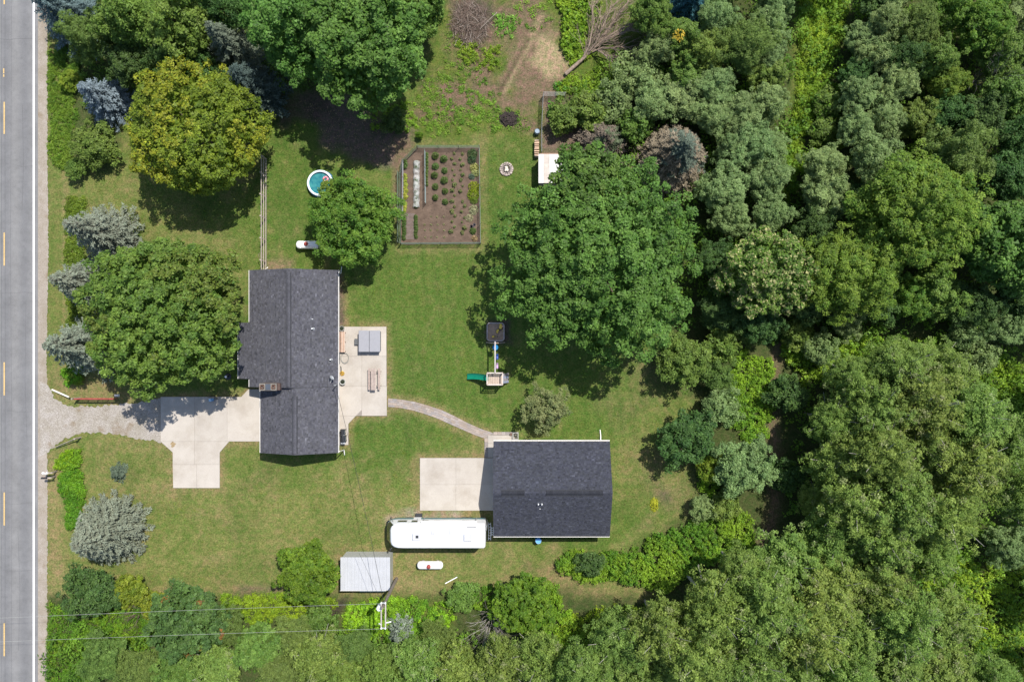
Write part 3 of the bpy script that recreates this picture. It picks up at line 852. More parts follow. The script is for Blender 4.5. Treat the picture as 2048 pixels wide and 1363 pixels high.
# ---- the detached garage
gar = thing('garage', 'square detached garage with a charcoal shingled gable roof beside the white motorhome', 'garage', (3.6, -13.0, 0))
gx0, gyN = G(987, 882, 2.7); gx1, gyS = G(1219.5, 1071.5, 2.7)
GZ = 2.7; gym = (gyN + gyS) / 2; GP = 0.49; GZR = GZ + (gyN - gyS) / 2 * GP
mb = MB()
deck(mb, (gx0, gyN, GZ), (gx1, gyN, GZ), (gx1, gym, GZR), (gx0, gym, GZR))
deck(mb, (gx0, gyS, GZ), (gx1, gyS, GZ), (gx1, gym, GZR), (gx0, gym, GZR))
groof = mb.build('roof', M_DECK, gar)
TN = (0.046, 0.049, 0.062)
shingles(groof, (gx1, gyN, GZ + D), (gx0, gyN, GZ + D), (gx1, gym, GZR + D), (gx0, gym, GZR + D), 6, TN)
shingles(groof, (gx0, gyS, GZ + D), (gx1, gyS, GZ + D), (gx0, gym, GZR + D), (gx1, gym, GZR + D), 7, TN)
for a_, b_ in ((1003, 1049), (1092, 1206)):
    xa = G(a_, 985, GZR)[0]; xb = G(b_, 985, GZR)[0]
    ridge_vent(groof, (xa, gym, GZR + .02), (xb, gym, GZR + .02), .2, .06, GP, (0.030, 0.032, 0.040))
mb = MB()
gi = 0.35; gh = GZ - .16 + gi * GP - .02
mb.prism([(gx0 + .3, gyS + gi), (gx1 - .3, gyS + gi), (gx1 - .3, gyN - gi), (gx0 + .3, gyN - gi)], 0, gh)
for x in (gx0 + .3, gx1 - .3):
    mb.add([(x, gyS + gi, gh), (x, gyN - gi, gh), (x, gym, GZR - .17)], [(0, 1, 2)])
mb.build('wall', M_SIDING, gar)
for y in (gym - 1.9, gym + 1.5):
    gd = MB()
    for k in range(4): gd.box(gx0 + .26, y, .3 + .53 * k, .06, 2.6, .51)
    gd.build('garage_door', M_WHITE, gar)
door_(gar, gx0 + .9, gyN - gi + .04, .95, 2.05, 'y', M_WHITE)
window(gar, gx1 - 3, gyN - gi + .03, 1.6, 1.1, .9, 'y')
window(gar, gx1 - .27, gym, 1.6, 1.1, .9, 'x')
gutter(gar, (gx0, gyN, GZ), (gx1, gyN, GZ), -1, .10)
gutter(gar, (gx0, gyS, GZ), (gx1, gyS, GZ), 1, .075)
for x, dx in ((gx0, .05), (gx1, -.05)):
    for ye in (gyN, gyS):
        MB().bar((x + dx, ye, GZ - .225), (x + dx, gym, GZR - .225), 0.03, 0.16).build('fascia', M_FASCIA, gar)
for px, py in ((1076, 1003), (1083, 1003), (1079.5, 1014)):
    vent_pipe(gar, px, py, 0, GZR, .045 if py < 1010 else .03, .38 if py < 1010 else .12, along_y=gym, pit=GP)
xd = G(1203, 880, 1)[0]
downspout(gar, [(xd, gyN + .06, GZ - .2), (xd, gyN - .25, 2.2), (xd, gyN - .25, .3), (xd + .02, gyN + .25, .1), (xd - .03, gyN + .75, .06)], .05)

# ---- pale metal shed by the utility pole
SZ = 2.1
sx0, sy1 = G(681, 1113.5, SZ); sx1, sy0 = G(780, 1180, SZ)
shed = thing('metal_shed', 'small pale grey metal shed with a ribbed roof beside the bright green tree', 'shed', ((sx0 + sx1) / 2, (sy0 + sy1) / 2, 0))
M_SHEDW = mat_plain('pale_metal_siding', (0.48, 0.48, 0.45), 0.5, 0.05)
M_SHEDR = mat_plain('pale_roof_metal', (0.445, 0.455, 0.47), 0.45, 0.05, 1.5)
M_TARP = mat_plain('blue_sheet', (0.07, 0.17, 0.25), 0.5, 0.15)
mb = MB().prism([(sx0 + .12, sy0 + .2), (sx1 - .04, sy0 + .2), (sx1 - .04, sy1 - .04), (sx0 + .12, sy1 - .04)], 0, SZ - .06)
swall = mb.build('wall', M_SHEDW, shed)
n = 19
for k in range(n):
    x = sx0 + .3 + (sx1 - sx0 - .4) * k / n
    MB().box(x, sy1 - .03, SZ / 2 - .05, .05, .02, SZ - .1).build('wall_rib', M_SHEDW, swall)
n = 14
for k in range(n):
    xa = sx0 + (sx1 - sx0) * k / n; xb = sx0 + (sx1 - sx0) * (k + 1) / n
    mb = MB()
    mb.box((xa + xb) / 2, (sy0 + sy1) / 2, SZ - .03, xb - xa - .006, sy1 - sy0, .03, rx=0.012)
    mb.box(xa + .03, (sy0 + sy1) / 2, SZ, .05, sy1 - sy0, .045, rx=0.012)
    mb.box((xa + xb) / 2, (sy0 + sy1) / 2, SZ - .008, .03, sy1 - sy0 - .01, .02, rx=0.012)
    mb.build('roof_panel', M_SHEDR, shed)
xa = G(722, 1180, 1)[0]; xb = G(772, 1180, 1)[0]
MB().box((xa + xb) / 2, sy0 - .10, SZ - .45, xb - xa, .30, .03, rx=.25).build('blue_sheet', M_TARP, shed)
MB().box((sx0 + sx1) / 2 - .2, sy0 - .03, SZ - .07, sx1 - sx0 - .3, .03, .08).build('fascia', M_FASCIA, shed)

# ---- low hen house roof sticking out from under the big maple
coop = thing('hen_house', 'white flat-roofed hen house half hidden under the big maple', 'shed', G3(1110, 345))
CZ = 1.9
c0 = G(1077, 308, CZ); c1 = G(1142, 366, CZ)
M_COOPROOF = mat_plain('white_rusting_metal', (0.55, 0.54, 0.52), 0.5, 0.06, 1.2)
MB().prism([(c0[0] + .1, c1[1] + .1), (c1[0] - .1, c1[1] + .1), (c1[0] - .1, c0[1] - .1), (c0[0] + .1, c0[1] - .1)], 0, CZ - .05).build('wall', M_WOODGREY, coop)
n = 6
for k in range(n):
    xa = c0[0] + (c1[0] - c0[0]) * k / n; xb = c0[0] + (c1[0] - c0[0]) * (k + 1) / n
    mb = MB().box((xa + xb) / 2, (c0[1] + c1[1]) / 2, CZ - .02, xb - xa - .008, c0[1] - c1[1], .03)
    mb.box(xa + .02, (c0[1] + c1[1]) / 2, CZ + .01, .04, c0[1] - c1[1], .04)
    mb.build('roof_panel', M_COOPROOF if k != 1 else mat_plain('rusty_metal', (0.50, 0.44, 0.39), 0.7, 0.25, 1.5), coop)
MB().box((c0[0] + c1[0]) / 2 - .3, c0[1] + .04, CZ - .02, (c1[0] - c0[0]) * .7, .05, .1).build('fascia', M_WOODRED, coop)
# ------------------------------------------------------------------ foliage builders
def nrmz(a): return a / (np.linalg.norm(a, axis=-1, keepdims=True) + 1e-9)
def leaf_arrays(P, N, size, asp, colr, rng, tang=None):
    n = len(P)
    t = rng.normal(size=(n, 3)) if tang is None else tang
    t = nrmz(t - N * (t * N).sum(-1, keepdims=True))
    b = np.cross(N, t)
    s = np.asarray(size)[:, None] * 0.5
    V = np.stack([P + t * s * 1.1, P - t * s * .7 + b * s * asp * 1.05, P - t * s * .7 - b * s * asp * 1.05], 1).reshape(-1, 3)
    C = np.repeat(np.concatenate([colr, np.ones((n, 1))], 1), 3, 0)
    return V, C
def leaf_object_mesh(name, V, C, mat):
    me = bpy.data.meshes.new(name)
    q = np.arange(len(V)).reshape(-1, 3)
    fast_mesh(me, V, q)
    at = me.attributes.new('tint', 'FLOAT_COLOR', 'POINT')
    at.data.foreach_set('color', C.astype(np.float32).ravel())
    me.materials.append(mat)
    return me
KIND = {
 # c0, c1: leaf colours; cs clump spacing; leaf size; asp; m leaves per clump; jag: radial looseness
 'maple':   dict(c0=(.032, .068, .016), c1=(.062, .108, .028), cs=1.02, leaf=.26, asp=.75, m=50, jag=.21),
 'maple2':  dict(fill=.26, lb=.80, lg=.22, c0=(.040, .075, .018), c1=(.075, .112, .026), cs=.88, leaf=.25, asp=.75, m=42, jag=.14, alt=(.15, .205, .035), altp=.18),
 'yellow':  dict(lb=.76, lg=.26, c0=(.055, .082, .012), c1=(.108, .132, .018), cs=.85, leaf=.25, asp=.75, m=38, jag=.12, alt=(.29, .31, .026), altp=.28),
 'locust':  dict(c0=(.042, .080, .014), c1=(.082, .118, .022), cs=.75, leaf=.25, asp=.45, m=42, jag=.22),
 'bright':  dict(c0=(.042, .080, .010), c1=(.082, .120, .014), cs=.62, leaf=.23, asp=.5, m=40, jag=.15),
 'olive':   dict(lb=.54, lg=.48, ln=1.7, c0=(.070, .104, .050), c1=(.122, .160, .084), cs=.64, leaf=.19, asp=.55, m=42, jag=.22),
 'green':   dict(lb=.54, lg=.48, ln=1.7, c0=(.050, .084, .020), c1=(.086, .122, .034), cs=.75, leaf=.22, asp=.6, m=40, jag=.20),
 'dark':    dict(lb=.54, lg=.48, ln=1.7, c0=(.024, .050, .018), c1=(.045, .078, .026), cs=.75, leaf=.22, asp=.6, m=40, jag=.18),
 'oak':     dict(lb=.7, lg=.32, c0=(.026, .054, .020), c1=(.048, .084, .028), cs=.70, leaf=.22, asp=.6, m=40, jag=.18, alt=(.26, .14, .035), altp=.03),
 'poplar':  dict(fill=.24, lb=.60, lg=.42, ln=4.0, c0=(.062, .096, .026), c1=(.110, .145, .044), cs=.78, leaf=.17, asp=.8, m=40, jag=.48, alt=(.26, .30, .13), altp=.08),
 'willow':  dict(lb=.46, lg=.58, ln=2.2, c0=(.046, .074, .022), c1=(.082, .116, .038), cs=.60, leaf=.18, asp=.4, m=44, jag=.26),
 'linden':  dict(c0=(.042, .070, .016), c1=(.075, .105, .024), cs=.72, leaf=.22, asp=.7, m=40, jag=.16, top=(.40, .37, .17)),
 'yshrub':  dict(c0=(.062, .092, .011), c1=(.110, .128, .018), cs=.55, leaf=.20, asp=.55, m=36, jag=.2),
 'apple':   dict(lb=.5, lg=.5, c0=(.075, .095, .050), c1=(.135, .145, .085), cs=.55, leaf=.17, asp=.55, m=30, jag=.34),
}
FOL = np.array((1.92, 2.02, 1.42))
def crown_mesh(name, kind, R, z0, z1, seed, dens=1.0):
    k = KIND[kind]; rng = np.random.RandomState(seed)
    cs = k['cs']; zc = z0 + 0.45 * (z1 - z0); a = z1 - zc; b = zc - z0
    nc = max(14, int(dens * 2 * math.pi * R * (R + a) * 0.62 * 1.25 / cs ** 2))
    def dirs(n, lo):
        u = rng.uniform(lo, 1, n); ph = rng.uniform(0, 2 * math.pi, n)
        return np.stack([np.sqrt(1 - u * u) * np.cos(ph), np.sqrt(1 - u * u) * np.sin(ph), u], 1)
    lob = dirs(max(7, int(9 + R * k.get('ln', 2.2))), -.3); lw = rng.uniform(.75, 1.12, len(lob))
    def rad(d):
        dot = d @ lob.T
        sharp = 10 + R * 2.5
        return k.get('lb', .66) + k.get('lg', .36) * (np.exp(sharp * (dot - 1)) * lw).max(1)
    d = dirs(nc, -0.55)
    r = rad(d) * (1 - k['jag'] * rng.rand(nc) ** 1.3)
    sc = np.where(d[:, 2:3] > 0, a, b)
    cpos = np.concatenate([d[:, :2] * R, d[:, 2:3] * sc], 1) * r[:, None] + np.array([0, 0, zc])
    crad = cs * rng.uniform(.42, .80, nc)
    nd = nrmz(np.concatenate([d[:, :2] / R, d[:, 2:3] / sc], 1))
    cc = np.clip(.5 + .33 * rng.normal(size=nc), 0, 1)
    lobtone = (0.90 + 0.2 * rng.rand(len(lob)))[(d @ lob.T).argmax(1)]
    alt = rng.rand(nc) < k.get('altp', 0)
    if 'alt' in k and k['altp'] > .1:      # the odd-coloured sprays come in drifts
        drift = vnoise(cpos[:, 0], cpos[:, 1], max(1.5, R * .5), seed % 17) + .25 * rng.rand(nc)
        alt = drift > np.quantile(drift, 1 - k['altp'] * 1.5)
    m = int(k['m'] * 1.55)
    idx = np.repeat(np.arange(nc), m)
    n = len(idx)
    ld = nrmz(nd[idx] * .55 + np.array([0, 0, .38]) + rng.normal(size=(n, 3)) * .62)
    P = cpos[idx] + ld * (crad[idx] * rng.uniform(.45, 1.0, n))[:, None] * np.array([1, 1, .8])
    N = nrmz(ld * .5 + np.array([.08, .11, .72]) + rng.normal(size=(n, 3)) * .36)
    c0, c1 = np.array(k['c0']) * FOL, np.array(k['c1']) * FOL
    C = c0 + (c1 - c0) * np.clip(cc[idx] + .25 * rng.normal(size=n), 0, 1.25)[:, None]
    if 'alt' in k:
        C = np.where((alt[idx] & (rng.rand(n) < .75))[:, None], np.array(k['alt']) * rng.uniform(.7, 1.1, (n, 1)), C)
    if 'top' in k:
        C = np.where((rng.rand(n) < .22)[:, None], np.array(k['top']) * rng.uniform(.7, 1.1, (n, 1)), C)
    C = C * (lobtone[idx] * (1 + .24 * rng.normal(size=n)).clip(.5, 1.8))[:, None]
    S_ = k['leaf'] * .86 * (0.82 + .42 * _T[seed % 256, 3]) * rng.uniform(.55, 1.35, n)
    V1, C1 = leaf_arrays(P, N, S_, k['asp'], C, rng)
    # inner leaves that close the crown
    ni = int(n * k.get('fill', .16))
    di = dirs(ni, -.5); ri = rad(di) * rng.uniform(.45, .82, ni)
    sci = np.where(di[:, 2:3] > 0, a, b)
    Pi = np.concatenate([di[:, :2] * R, di[:, 2:3] * sci], 1) * ri[:, None] + np.array([0, 0, zc])
    Ni = nrmz(rng.normal(size=(ni, 3)) * .5 + np.array([0, 0, 1]))
    Ci = (c0 + (c1 - c0) * rng.rand(ni, 1))
    V2, C2 = leaf_arrays(Pi, Ni, k['leaf'] * 1.7 * rng.uniform(.7, 1.2, ni), k['asp'], Ci, rng)
    return leaf_object_mesh(name, np.concatenate([V1, V2]), np.concatenate([C1, C2]), M_LEAF), lob * np.array([R, R, a]) * .55 + np.array([0, 0, zc])
def trunk_mb(R, z0, z1, limbs, r):
    mb = MB(); zc = z0 + .35 * (z1 - z0)
    mb.tube([(0, 0, -.1), (.03, .02, zc * .5), (0, .04, zc)], r, 8, r * .6)
    for l in limbs[:9]:
        mid = Vector((l[0] * .4, l[1] * .4, zc + (l[2] - zc) * .6))
        mb.tube([(0, .03, zc * .85), mid, tuple(l)], r * .42, 5, r * .1, cap=False)
    return mb
def spruce_mesh(name, R, h, seed, c0, c1, top=None, dens=1.0, lv=(.62, 1.10)):
    rng = np.random.RandomState(seed)
    Ps, Ts, Ns, Cs, Ss = [], [], [], [], []
    z = h * .06; wig = rng.uniform(0, 6.28)
    tone = rng.uniform(.85, 1.15, 400); bi = 0
    c0, c1 = np.array(c0), np.array(c1)
    while z < h * .985:
        f = 1 - z / h
        L0 = R * (f ** .82) + .12
        nb = max(5, int((6 + 10 * f) * dens))
        for j in range(nb):
            ph = wig + 2 * math.pi * (j + rng.uniform(-.3, .3)) / nb
            L = L0 * rng.uniform(*lv)
            dx, dy = math.cos(ph), math.sin(ph)
            nt = max(3, int(L / .17 * dens)); t = np.linspace(.22, 1, nt)
            bz = z - .18 * L * t + .14 * L * t * t
            base = np.stack([dx * L * t, dy * L * t, bz], 1)
            side = np.array([-dy, dx, 0])
            per = 7
            B = np.repeat(base, per, 0); tt = np.repeat(t, per); n = len(B)
            so = rng.uniform(-1, 1, n)
            wdt = .34 * L * (1 - tt * .75) * .55 + .07
            T = nrmz(np.array([dx, dy, -.05]) * 1.0 + side * so[:, None] * 1.1 + rng.normal(size=(n, 3)) * .22)
            P = B + side * (so * wdt)[:, None] + rng.normal(size=(n, 3)) * .03
            N = nrmz(np.array([0, 0, 1.0]) + np.array([dx, dy, 0]) * .35 + rng.normal(size=(n, 3)) * .38)
            g = tone[bi % 400]; bi += 1
            cmix = np.clip(.25 + .6 * tt + .22 * rng.normal(size=n), 0, 1.1)
            C = (c0 + (c1 - c0) * cmix[:, None]) * g
            if top is not None:
                tm = (vnoise(P[:, 0] + 5, P[:, 1] + z, .9, seed % 13) + (z / h - .5) * .9 + P[:, 0] * .09 > .74)
                C = np.where(tm[:, None], np.array(top) * rng.uniform(.7, 1.15, (n, 1)), C)
            Ps.append(P); Ts.append(T); Ns.append(N); Cs.append(C); Ss.append(rng.uniform(.15, .29, n))
        wig += .7; z += .36 + .12 * f
    P, T, N, C, S_ = map(np.concatenate, (Ps, Ts, Ns, Cs, Ss))
    V, CC = leaf_arrays(P, N, S_, .42, C * (1 + .14 * rng.normal(size=(len(P), 1))).clip(.5, 1.5), rng, T)
    return leaf_object_mesh(name, V, CC, M_NEEDLE)
def grow(mb, p, d, L, r, depth, rg, spread=.55, up=.0, n=4, kids=3, flat=None, seg=3):
    pts = [Vector(p)]; d = Vector(d).normalized()
    for k in range(seg):
        d = (d + Vector((rg.gauss(0, .13), rg.gauss(0, .13), rg.gauss(0, .10) + up))).normalized()
        q = pts[-1] + d * L / seg
        if flat is not None: q.z = max(flat, q.z)
        pts.append(q)
    mb.tube(pts, r, n, r * .5, cap=False)
    if depth == 0: return
    for k in range(kids):
        i = rg.randint(1, seg); 
        ax = Vector((rg.gauss(0, 1), rg.gauss(0, 1), rg.gauss(0, .6))).normalized()
        nd = (d + ax * spread).normalized()
        grow(mb, pts[i], nd, L * rg.uniform(.55, .8), r * (.5 if i == seg else .38), depth - 1, rg, spread, up, n=3 if depth < 3 else 4, kids=kids, flat=flat, seg=seg)

# small plants: a handful of leaves on short stems
def plant_mesh(name, R, h, nleaf, leaf, asp, c0, c1, seed, upright=.6):
    rng = np.random.RandomState(seed)
    u = rng.uniform(.05, 1, nleaf); ph = rng.uniform(0, 6.283, nleaf); rr = R * np.sqrt(rng.rand(nleaf))
    P = np.stack([rr * np.cos(ph), rr * np.sin(ph), h * (1 - .7 * (rr / R) ** 2) * (.35 + .65 * u)], 1)
    out = np.stack([np.cos(ph), np.sin(ph), np.zeros(nleaf)], 1)
    N = nrmz(out * .5 + np.array([0, 0, upright]) + rng.normal(size=(nleaf, 3)) * .35)
    C = np.array(c0) * 1.5 + (np.array(c1) - np.array(c0)) * 1.6 * np.clip(u[:, None] * .7 + .3 * rng.rand(nleaf, 1), 0, 1)
    V, CC = leaf_arrays(P, N, leaf * rng.uniform(.7, 1.25, nleaf), asp, C, rng, out + rng.normal(size=(nleaf, 3)) * .4)
    return leaf_object_mesh(name, V, CC, M_LEAF)

# ------------------------------------------------------------------ motorhome
RVX0, RVX1, RYN, RYS = -11.55, -2.40, -16.42, -18.62
rv = thing('motorhome', 'long white motorhome with a rounded dark windscreen parked beside the garage', 'motorhome', (-7.0, -17.5, 0))
RYC, RHW = (RYN + RYS) / 2, (RYN - RYS) / 2
def rv_ring(z, xf, inset=0.0, nf=9):
    """plan outline at height z, nose rounded; returns loop (counter-clockwise from rear north)"""
    hw = RHW - inset; xr_ = RVX1 - inset * .8
    pts = [(xr_, RYC + hw - .12), (xr_ - .12, RYC + hw)]
    for i in range(nf + 1):
        a = math.pi / 2 + math.pi * i / nf
        ex = 1.05
        pts.append((xf + ex + ex * math.copysign(abs(math.cos(a)) ** .75, math.cos(a)) if True else 0, RYC + hw * math.copysign(abs(math.sin(a)) ** .42, math.sin(a))))
    pts += [(xr_ - .12, RYC - hw), (xr_, RYC - hw + .12)]
    return [(x, y, z) for x, y in pts]
M_RVW = mat_plain('white_gelcoat', (0.74, 0.74, 0.74), 0.35, 0.05, 0.8, spec=.4)
M_TEAL = mat_plain('teal_paint', (0.05, 0.19, 0.21), 0.35, 0.1)
M_TEALP = mat_plain('pale_teal_stripe', (0.30, 0.44, 0.45), 0.35, 0.1)
lv = [(.42, RVX0 + .06, .03), (1.0, RVX0, .0), (1.5, RVX0 + .05, 0), (2.2, RVX0 + .30, 0), (2.85, RVX0 + .55, 0), (3.08, RVX0 + .68, .02), (3.20, RVX0 + .82, .10), (3.24, RVX0 + 1.0, .25)]
rings = [rv_ring(*l) for l in lv]
def loft(mb, rings, cap=True):
    n = len(rings[0])
    v = [p for r in rings for p in r]
    f = [(i * n + k, i * n + (k + 1) % n, (i + 1) * n + (k + 1) % n, (i + 1) * n + k) for i in range(len(rings) - 1) for k in range(n)]
    if cap: f += [tuple(range(n)), tuple((len(rings) - 1) * n + k for k in range(n))]
    return mb.add(v, f)
loft(MB(), rings).build('body', M_RVW, rv, smooth=True)
def off_ring(z0, z1, k0, k1, o=.012):
    def at(z):
        for (a, xa, ia), (b, xb, ib) in zip(lv, lv[1:]):
            if a <= z <= b:
                t = (z - a) / (b - a); return rv_ring(z, xa + (xb - xa) * t - o, ia + (ib - ia) * t - o)
    zs = [z0 + (z1 - z0) * i / 3 for i in range(4)]
    R_ = [at(z)[k0:k1] for z in zs]; n = len(R_[0])
    v = [p for r in R_ for p in r]
    return MB().add(v, [(i * n + k, i * n + k + 1, (i + 1) * n + k + 1, (i + 1) * n + k) for i in range(3) for k in range(n - 1)])
off_ring(1.55, 2.95, 4, 10).build('windscreen', M_GLASS, rv, smooth=True)
off_ring(.44, 1.02, 1, 13, .006).build('lower_stripe', M_TEAL, rv, smooth=True)
off_ring(1.10, 1.32, 1, 13, .006).build('upper_stripe', M_TEALP, rv, smooth=True)
off_ring(1.02, 1.36, 6, 8, .02).build('grille', M_BLACK, rv, smooth=True)
for y in (RYC + .75, RYC - .75):
    MB().box(RVX0 + .1, y, .85, .12, .32, .2).build('headlight', M_GLASS, rv)
for xa, xb, z0, z1 in ((-10.4, -9.55, 1.75, 2.5), (-9.15, -8.55, 1.75, 2.55), (-8.2, -7.6, 1.8, 2.5), (-7.15, -6.6, 1.9, 2.5), (-4.6, -3.8, 1.9, 2.55)):
    for yy, s_ in ((RYN, 1), (RYS, -1)):
        w = MB().box((xa + xb) / 2, yy + s_ * .012, (z0 + z1) / 2, xb - xa, .03, z1 - z0).build('window', M_STEEL, rv)
        MB().box((xa + xb) / 2, yy + s_ * .022, (z0 + z1) / 2, xb - xa - .08, .03, z1 - z0 - .08).build('pane', M_GLASS, w)
d_ = MB().box(-9.0 + .25, RYN + .02, 1.45, .68, .03, 1.9).build('door', M_RVW, rv)
MB().box(-8.72, RYN + .05, 1.3, .06, .04, .12).build('handle', M_BLACK, d_)
MB().tube([(-8.2, RYN + .12, 2.78), (-3.2, RYN + .12, 2.78)], .075, 8).build('awning_roll', M_WHITE, rv)
for x in (-8.1, -3.3): MB().bar((x, RYN + .06, .9), (x, RYN + .1, 2.75), .05).build('awning_arm', M_STEEL, rv)
for x in (-9.6, -4.4, -4.0):
    for y in (RYN - .18, RYS + .18):
        w = MB().tube([(x, y - .12, .42), (x, y + .12, .42)], .42, 18).build('wheel', M_BLACK, rv)
        MB().tube([(x, y - .13, .42), (x, y + .13, .42)], .2, 12).build('rim', M_STEEL, w)
M_RVBOX = mat_plain('off_white_plastic', (0.50, 0.50, 0.51), .5, .04)
def roofbox(px, py, sx_, sy_, sz_, name):
    x, y = G(px, py, 3.35)
    return MB().box(x, y, 3.22 + sz_ / 2, sx_, sy_, sz_).build(name, M_RVBOX, rv, bevel=.05)
for px in (812, 858, 915): MB().box(G(px, 0, 3.24)[0], RYC, 3.245, .03, RHW * 2 - .5, .012).build('roof_seam', M_RVBOX, rv)
for sy_ in (-.72, .72): MB().box(-6.4, RYC + sy_, 3.245, 7.6, .03, .012).build('roof_seam', M_RVBOX, rv)
ac = roofbox(833, 1073, .72, .66, .26, 'air_conditioner')
x, y = G(834, 1073, 3.5); MB().box(x, y, 3.485, .24, .24, .02).build('grille', M_BLACK, ac)
roofbox(936, 1074, .74, .66, .27, 'air_conditioner')
roofbox(866, 1064, .36, .44, .12, 'roof_vent'); roofbox(901, 1062, .32, .62, .10, 'roof_vent')
x, y = G(943, 1046, 3.2); MB().box(x, RYN - .22, 3.235, .85, .10, .05).build('roof_slot', M_BLACK, rv)
for dx in (835, 852): 
    x = G(dx, 1043, 3.2)[0]; MB().box(x, RYN - .12, 3.23, .5, .05, .03).build('roof_rail', M_BLACK, rv)
mb = MB()
for y in (RYC + .55, RYC + .95): mb.tube([(RVX1 + .1, y, .7), (RVX1 + .12, y, 3.1), (RVX1 - .15, y, 3.35)], .02, 6)
for k in range(7): mb.tube([(RVX1 + .11, RYC + .55, .9 + k * .34), (RVX1 + .11, RYC + .95, .9 + k * .34)], .016, 5)
mb.build('rear_ladder', M_STEEL, rv)
for s_ in (1, -1):
    yy = RYN if s_ > 0 else RYS
    mm = MB().tube([(RVX0 + .75, yy, 2.2), (RVX0 + .55, yy + s_ * .28, 2.3)], .02, 6).build('mirror', M_BLACK, rv)
    MB().box(RVX0 + .53, yy + s_ * .3, 2.2, .08, .2, .32).build('mirror_head', M_BLACK, mm)
# entry step mat beside it
x, y = G(838, 1030, .3)
st = thing('entry_step', 'small black entry step on the gravel beside the motorhome door', 'step', (x, y, 0))
MB().box(x, y, .30, .62, .38, .05).build('tread', M_BLACK, st)
for dx in (-.25, .25):
    for dy in (-.14, .14): MB().box(x + dx, y + dy, .14, .05, .05, .28).build('leg', M_BLACK, st)
# two ladders on the grass between motorhome and garage
def ladder(x, y, L, W, n, label):
    t = thing('ladder', label, 'ladder', (x, y, 0), 'ladders lying by the garage')
    for s_ in (-1, 1): MB().box(x + s_ * W / 2, y, .12, .05, L, .09).build('rail', M_WHITE, t)
    for k in range(n): MB().box(x, y - L / 2 + L * (k + .5) / n, .12, W - .055, .05, .05).build('rung', M_WHITE, t)
ladder(*G(979.3, 1061.5, .1), 1.62, .20, 6, 'longer white ladder lying next to the rear of the motorhome')
ladder(*G(984.6, 1061.5, .1), .82, .17, 4, 'shorter white ladder lying against the garage wall')

# ------------------------------------------------------------------ propane tanks
M_TANK = mat_plain('white_enamel', (0.80, 0.80, 0.79), 0.35, 0.03)
def tank(px, py, L, label, flip=1):
    x, y = G(px, py, .75)
    t = thing('propane_tank', label, 'propane tank', (x, y, 0), 'propane tanks on the lawn')
    R_ = .37; z = .62; prof = []
    for i in range(7):
        a = math.pi / 2 * i / 6; prof.append((R_ * math.sin(a), -L / 2 + R_ * .75 * (1 - math.cos(a))))
    prof += [(r, -h_) for r, h_ in prof[::-1]]
    mb = MB().lathe(0, 0, prof, 20)
    mb.v = [(x + p[2], y + p[1], z + p[0]) for p in mb.v]
    mb.build('tank_shell', M_TANK, t, smooth=True)
    dm = MB().lathe(x - .1, y - flip * .04, [(.20, .94), (.20, 1.06), (.15, 1.14), (.05, 1.18), (0, 1.18)], 14).build('valve_dome', M_RED, t, smooth=True)
    for dx in (-L * .28, L * .28):
        MB().box(x + dx, y, .13, .22, .62, .26).build('concrete_foot', M_CONC, t)
        MB().box(x + dx, y + .28 * flip, .98, .12, .10, .04).build('lifting_lug', M_TANK, t)
tank(615.5, 489, 2.22, 'white propane tank with a red dome beside the bushy tree and the rail fence', -1)
tank(860, 1130, 2.42, 'white propane tank with a pale red dome on the grass south of the motorhome', 1)

# ------------------------------------------------------------------ patio things
x0, y1 = G(717, 660.5, .95); x1, y0 = G(760.5, 703.5, .95)
tub = thing('hot_tub', 'square hot tub under a grey folding cover on the patio', 'hot tub', ((x0 + x1) / 2, (y0 + y1) / 2, .09))
M_COVER = mat_plain('grey_vinyl', (0.285, 0.285, 0.305), 0.5, 0.04)
M_CAB = mat_plain('dark_grey_cabinet', (0.10, 0.105, 0.11), 0.6, 0.1)
MB().box((x0 + x1) / 2, (y0 + y1) / 2, .48, x1 - x0 - .14, y1 - y0 - .14, .78).build('cabinet', M_CAB, tub, bevel=.05)
xm = G(738.3, 680, .95)[0]
for a_, b_ in ((x0, xm - .012), (xm + .012, x1)):
    MB().box((a_ + b_) / 2, (y0 + y1) / 2, .92, b_ - a_, y1 - y0, .11).build('cover_half', M_COVER, tub, bevel=.045)
mb = MB(); xs, ys = G(712.5, 683, .4)
mb.box(xs, ys, .36, .34, .56, .05).box(xs - .02, ys, .22, .30, .50, .25)
mb.build('step', M_CAB, tub)
# picnic table
px0, py1 = G(736.5, 736.5, .75); px1, py0 = G(760, 779.5, .75)
pt = thing('picnic_table', 'weathered wooden picnic table with two benches standing on the patio', 'picnic table', ((px0 + px1) / 2, (py0 + py1) / 2, .09))
M_TBL = [mat_plain('table_plank', (0.38, 0.30, 0.26), 0.8, 0.2, 4.0, fine=.15), mat_plain('pale_plank', (0.43, 0.35, 0.30), 0.8, 0.2, 4.0, fine=.15)]
yc = (py0 + py1) / 2; L = py1 - py0
tx0 = G(741.8, 0, .8)[0]; tx1 = G(752.2, 0, .8)[0]
for k in range(4):
    w = (tx1 - tx0) / 4
    MB().box(tx0 + w * (k + .5), yc, .84, w - .02, L, .045).build('table_plank', M_TBL[k % 2], pt)
bx_ = ((G(736.4, 0, .5)[0] + G(740.4, 0, .5)[0]) / 2, (G(756, 0, .5)[0] + G(760.2, 0, .5)[0]) / 2)
for x in bx_:
    for s_ in (-.05, .05):
        MB().box(x + s_, yc, .53, .088, L, .045).build('bench_plank', M_TBL[0], pt)
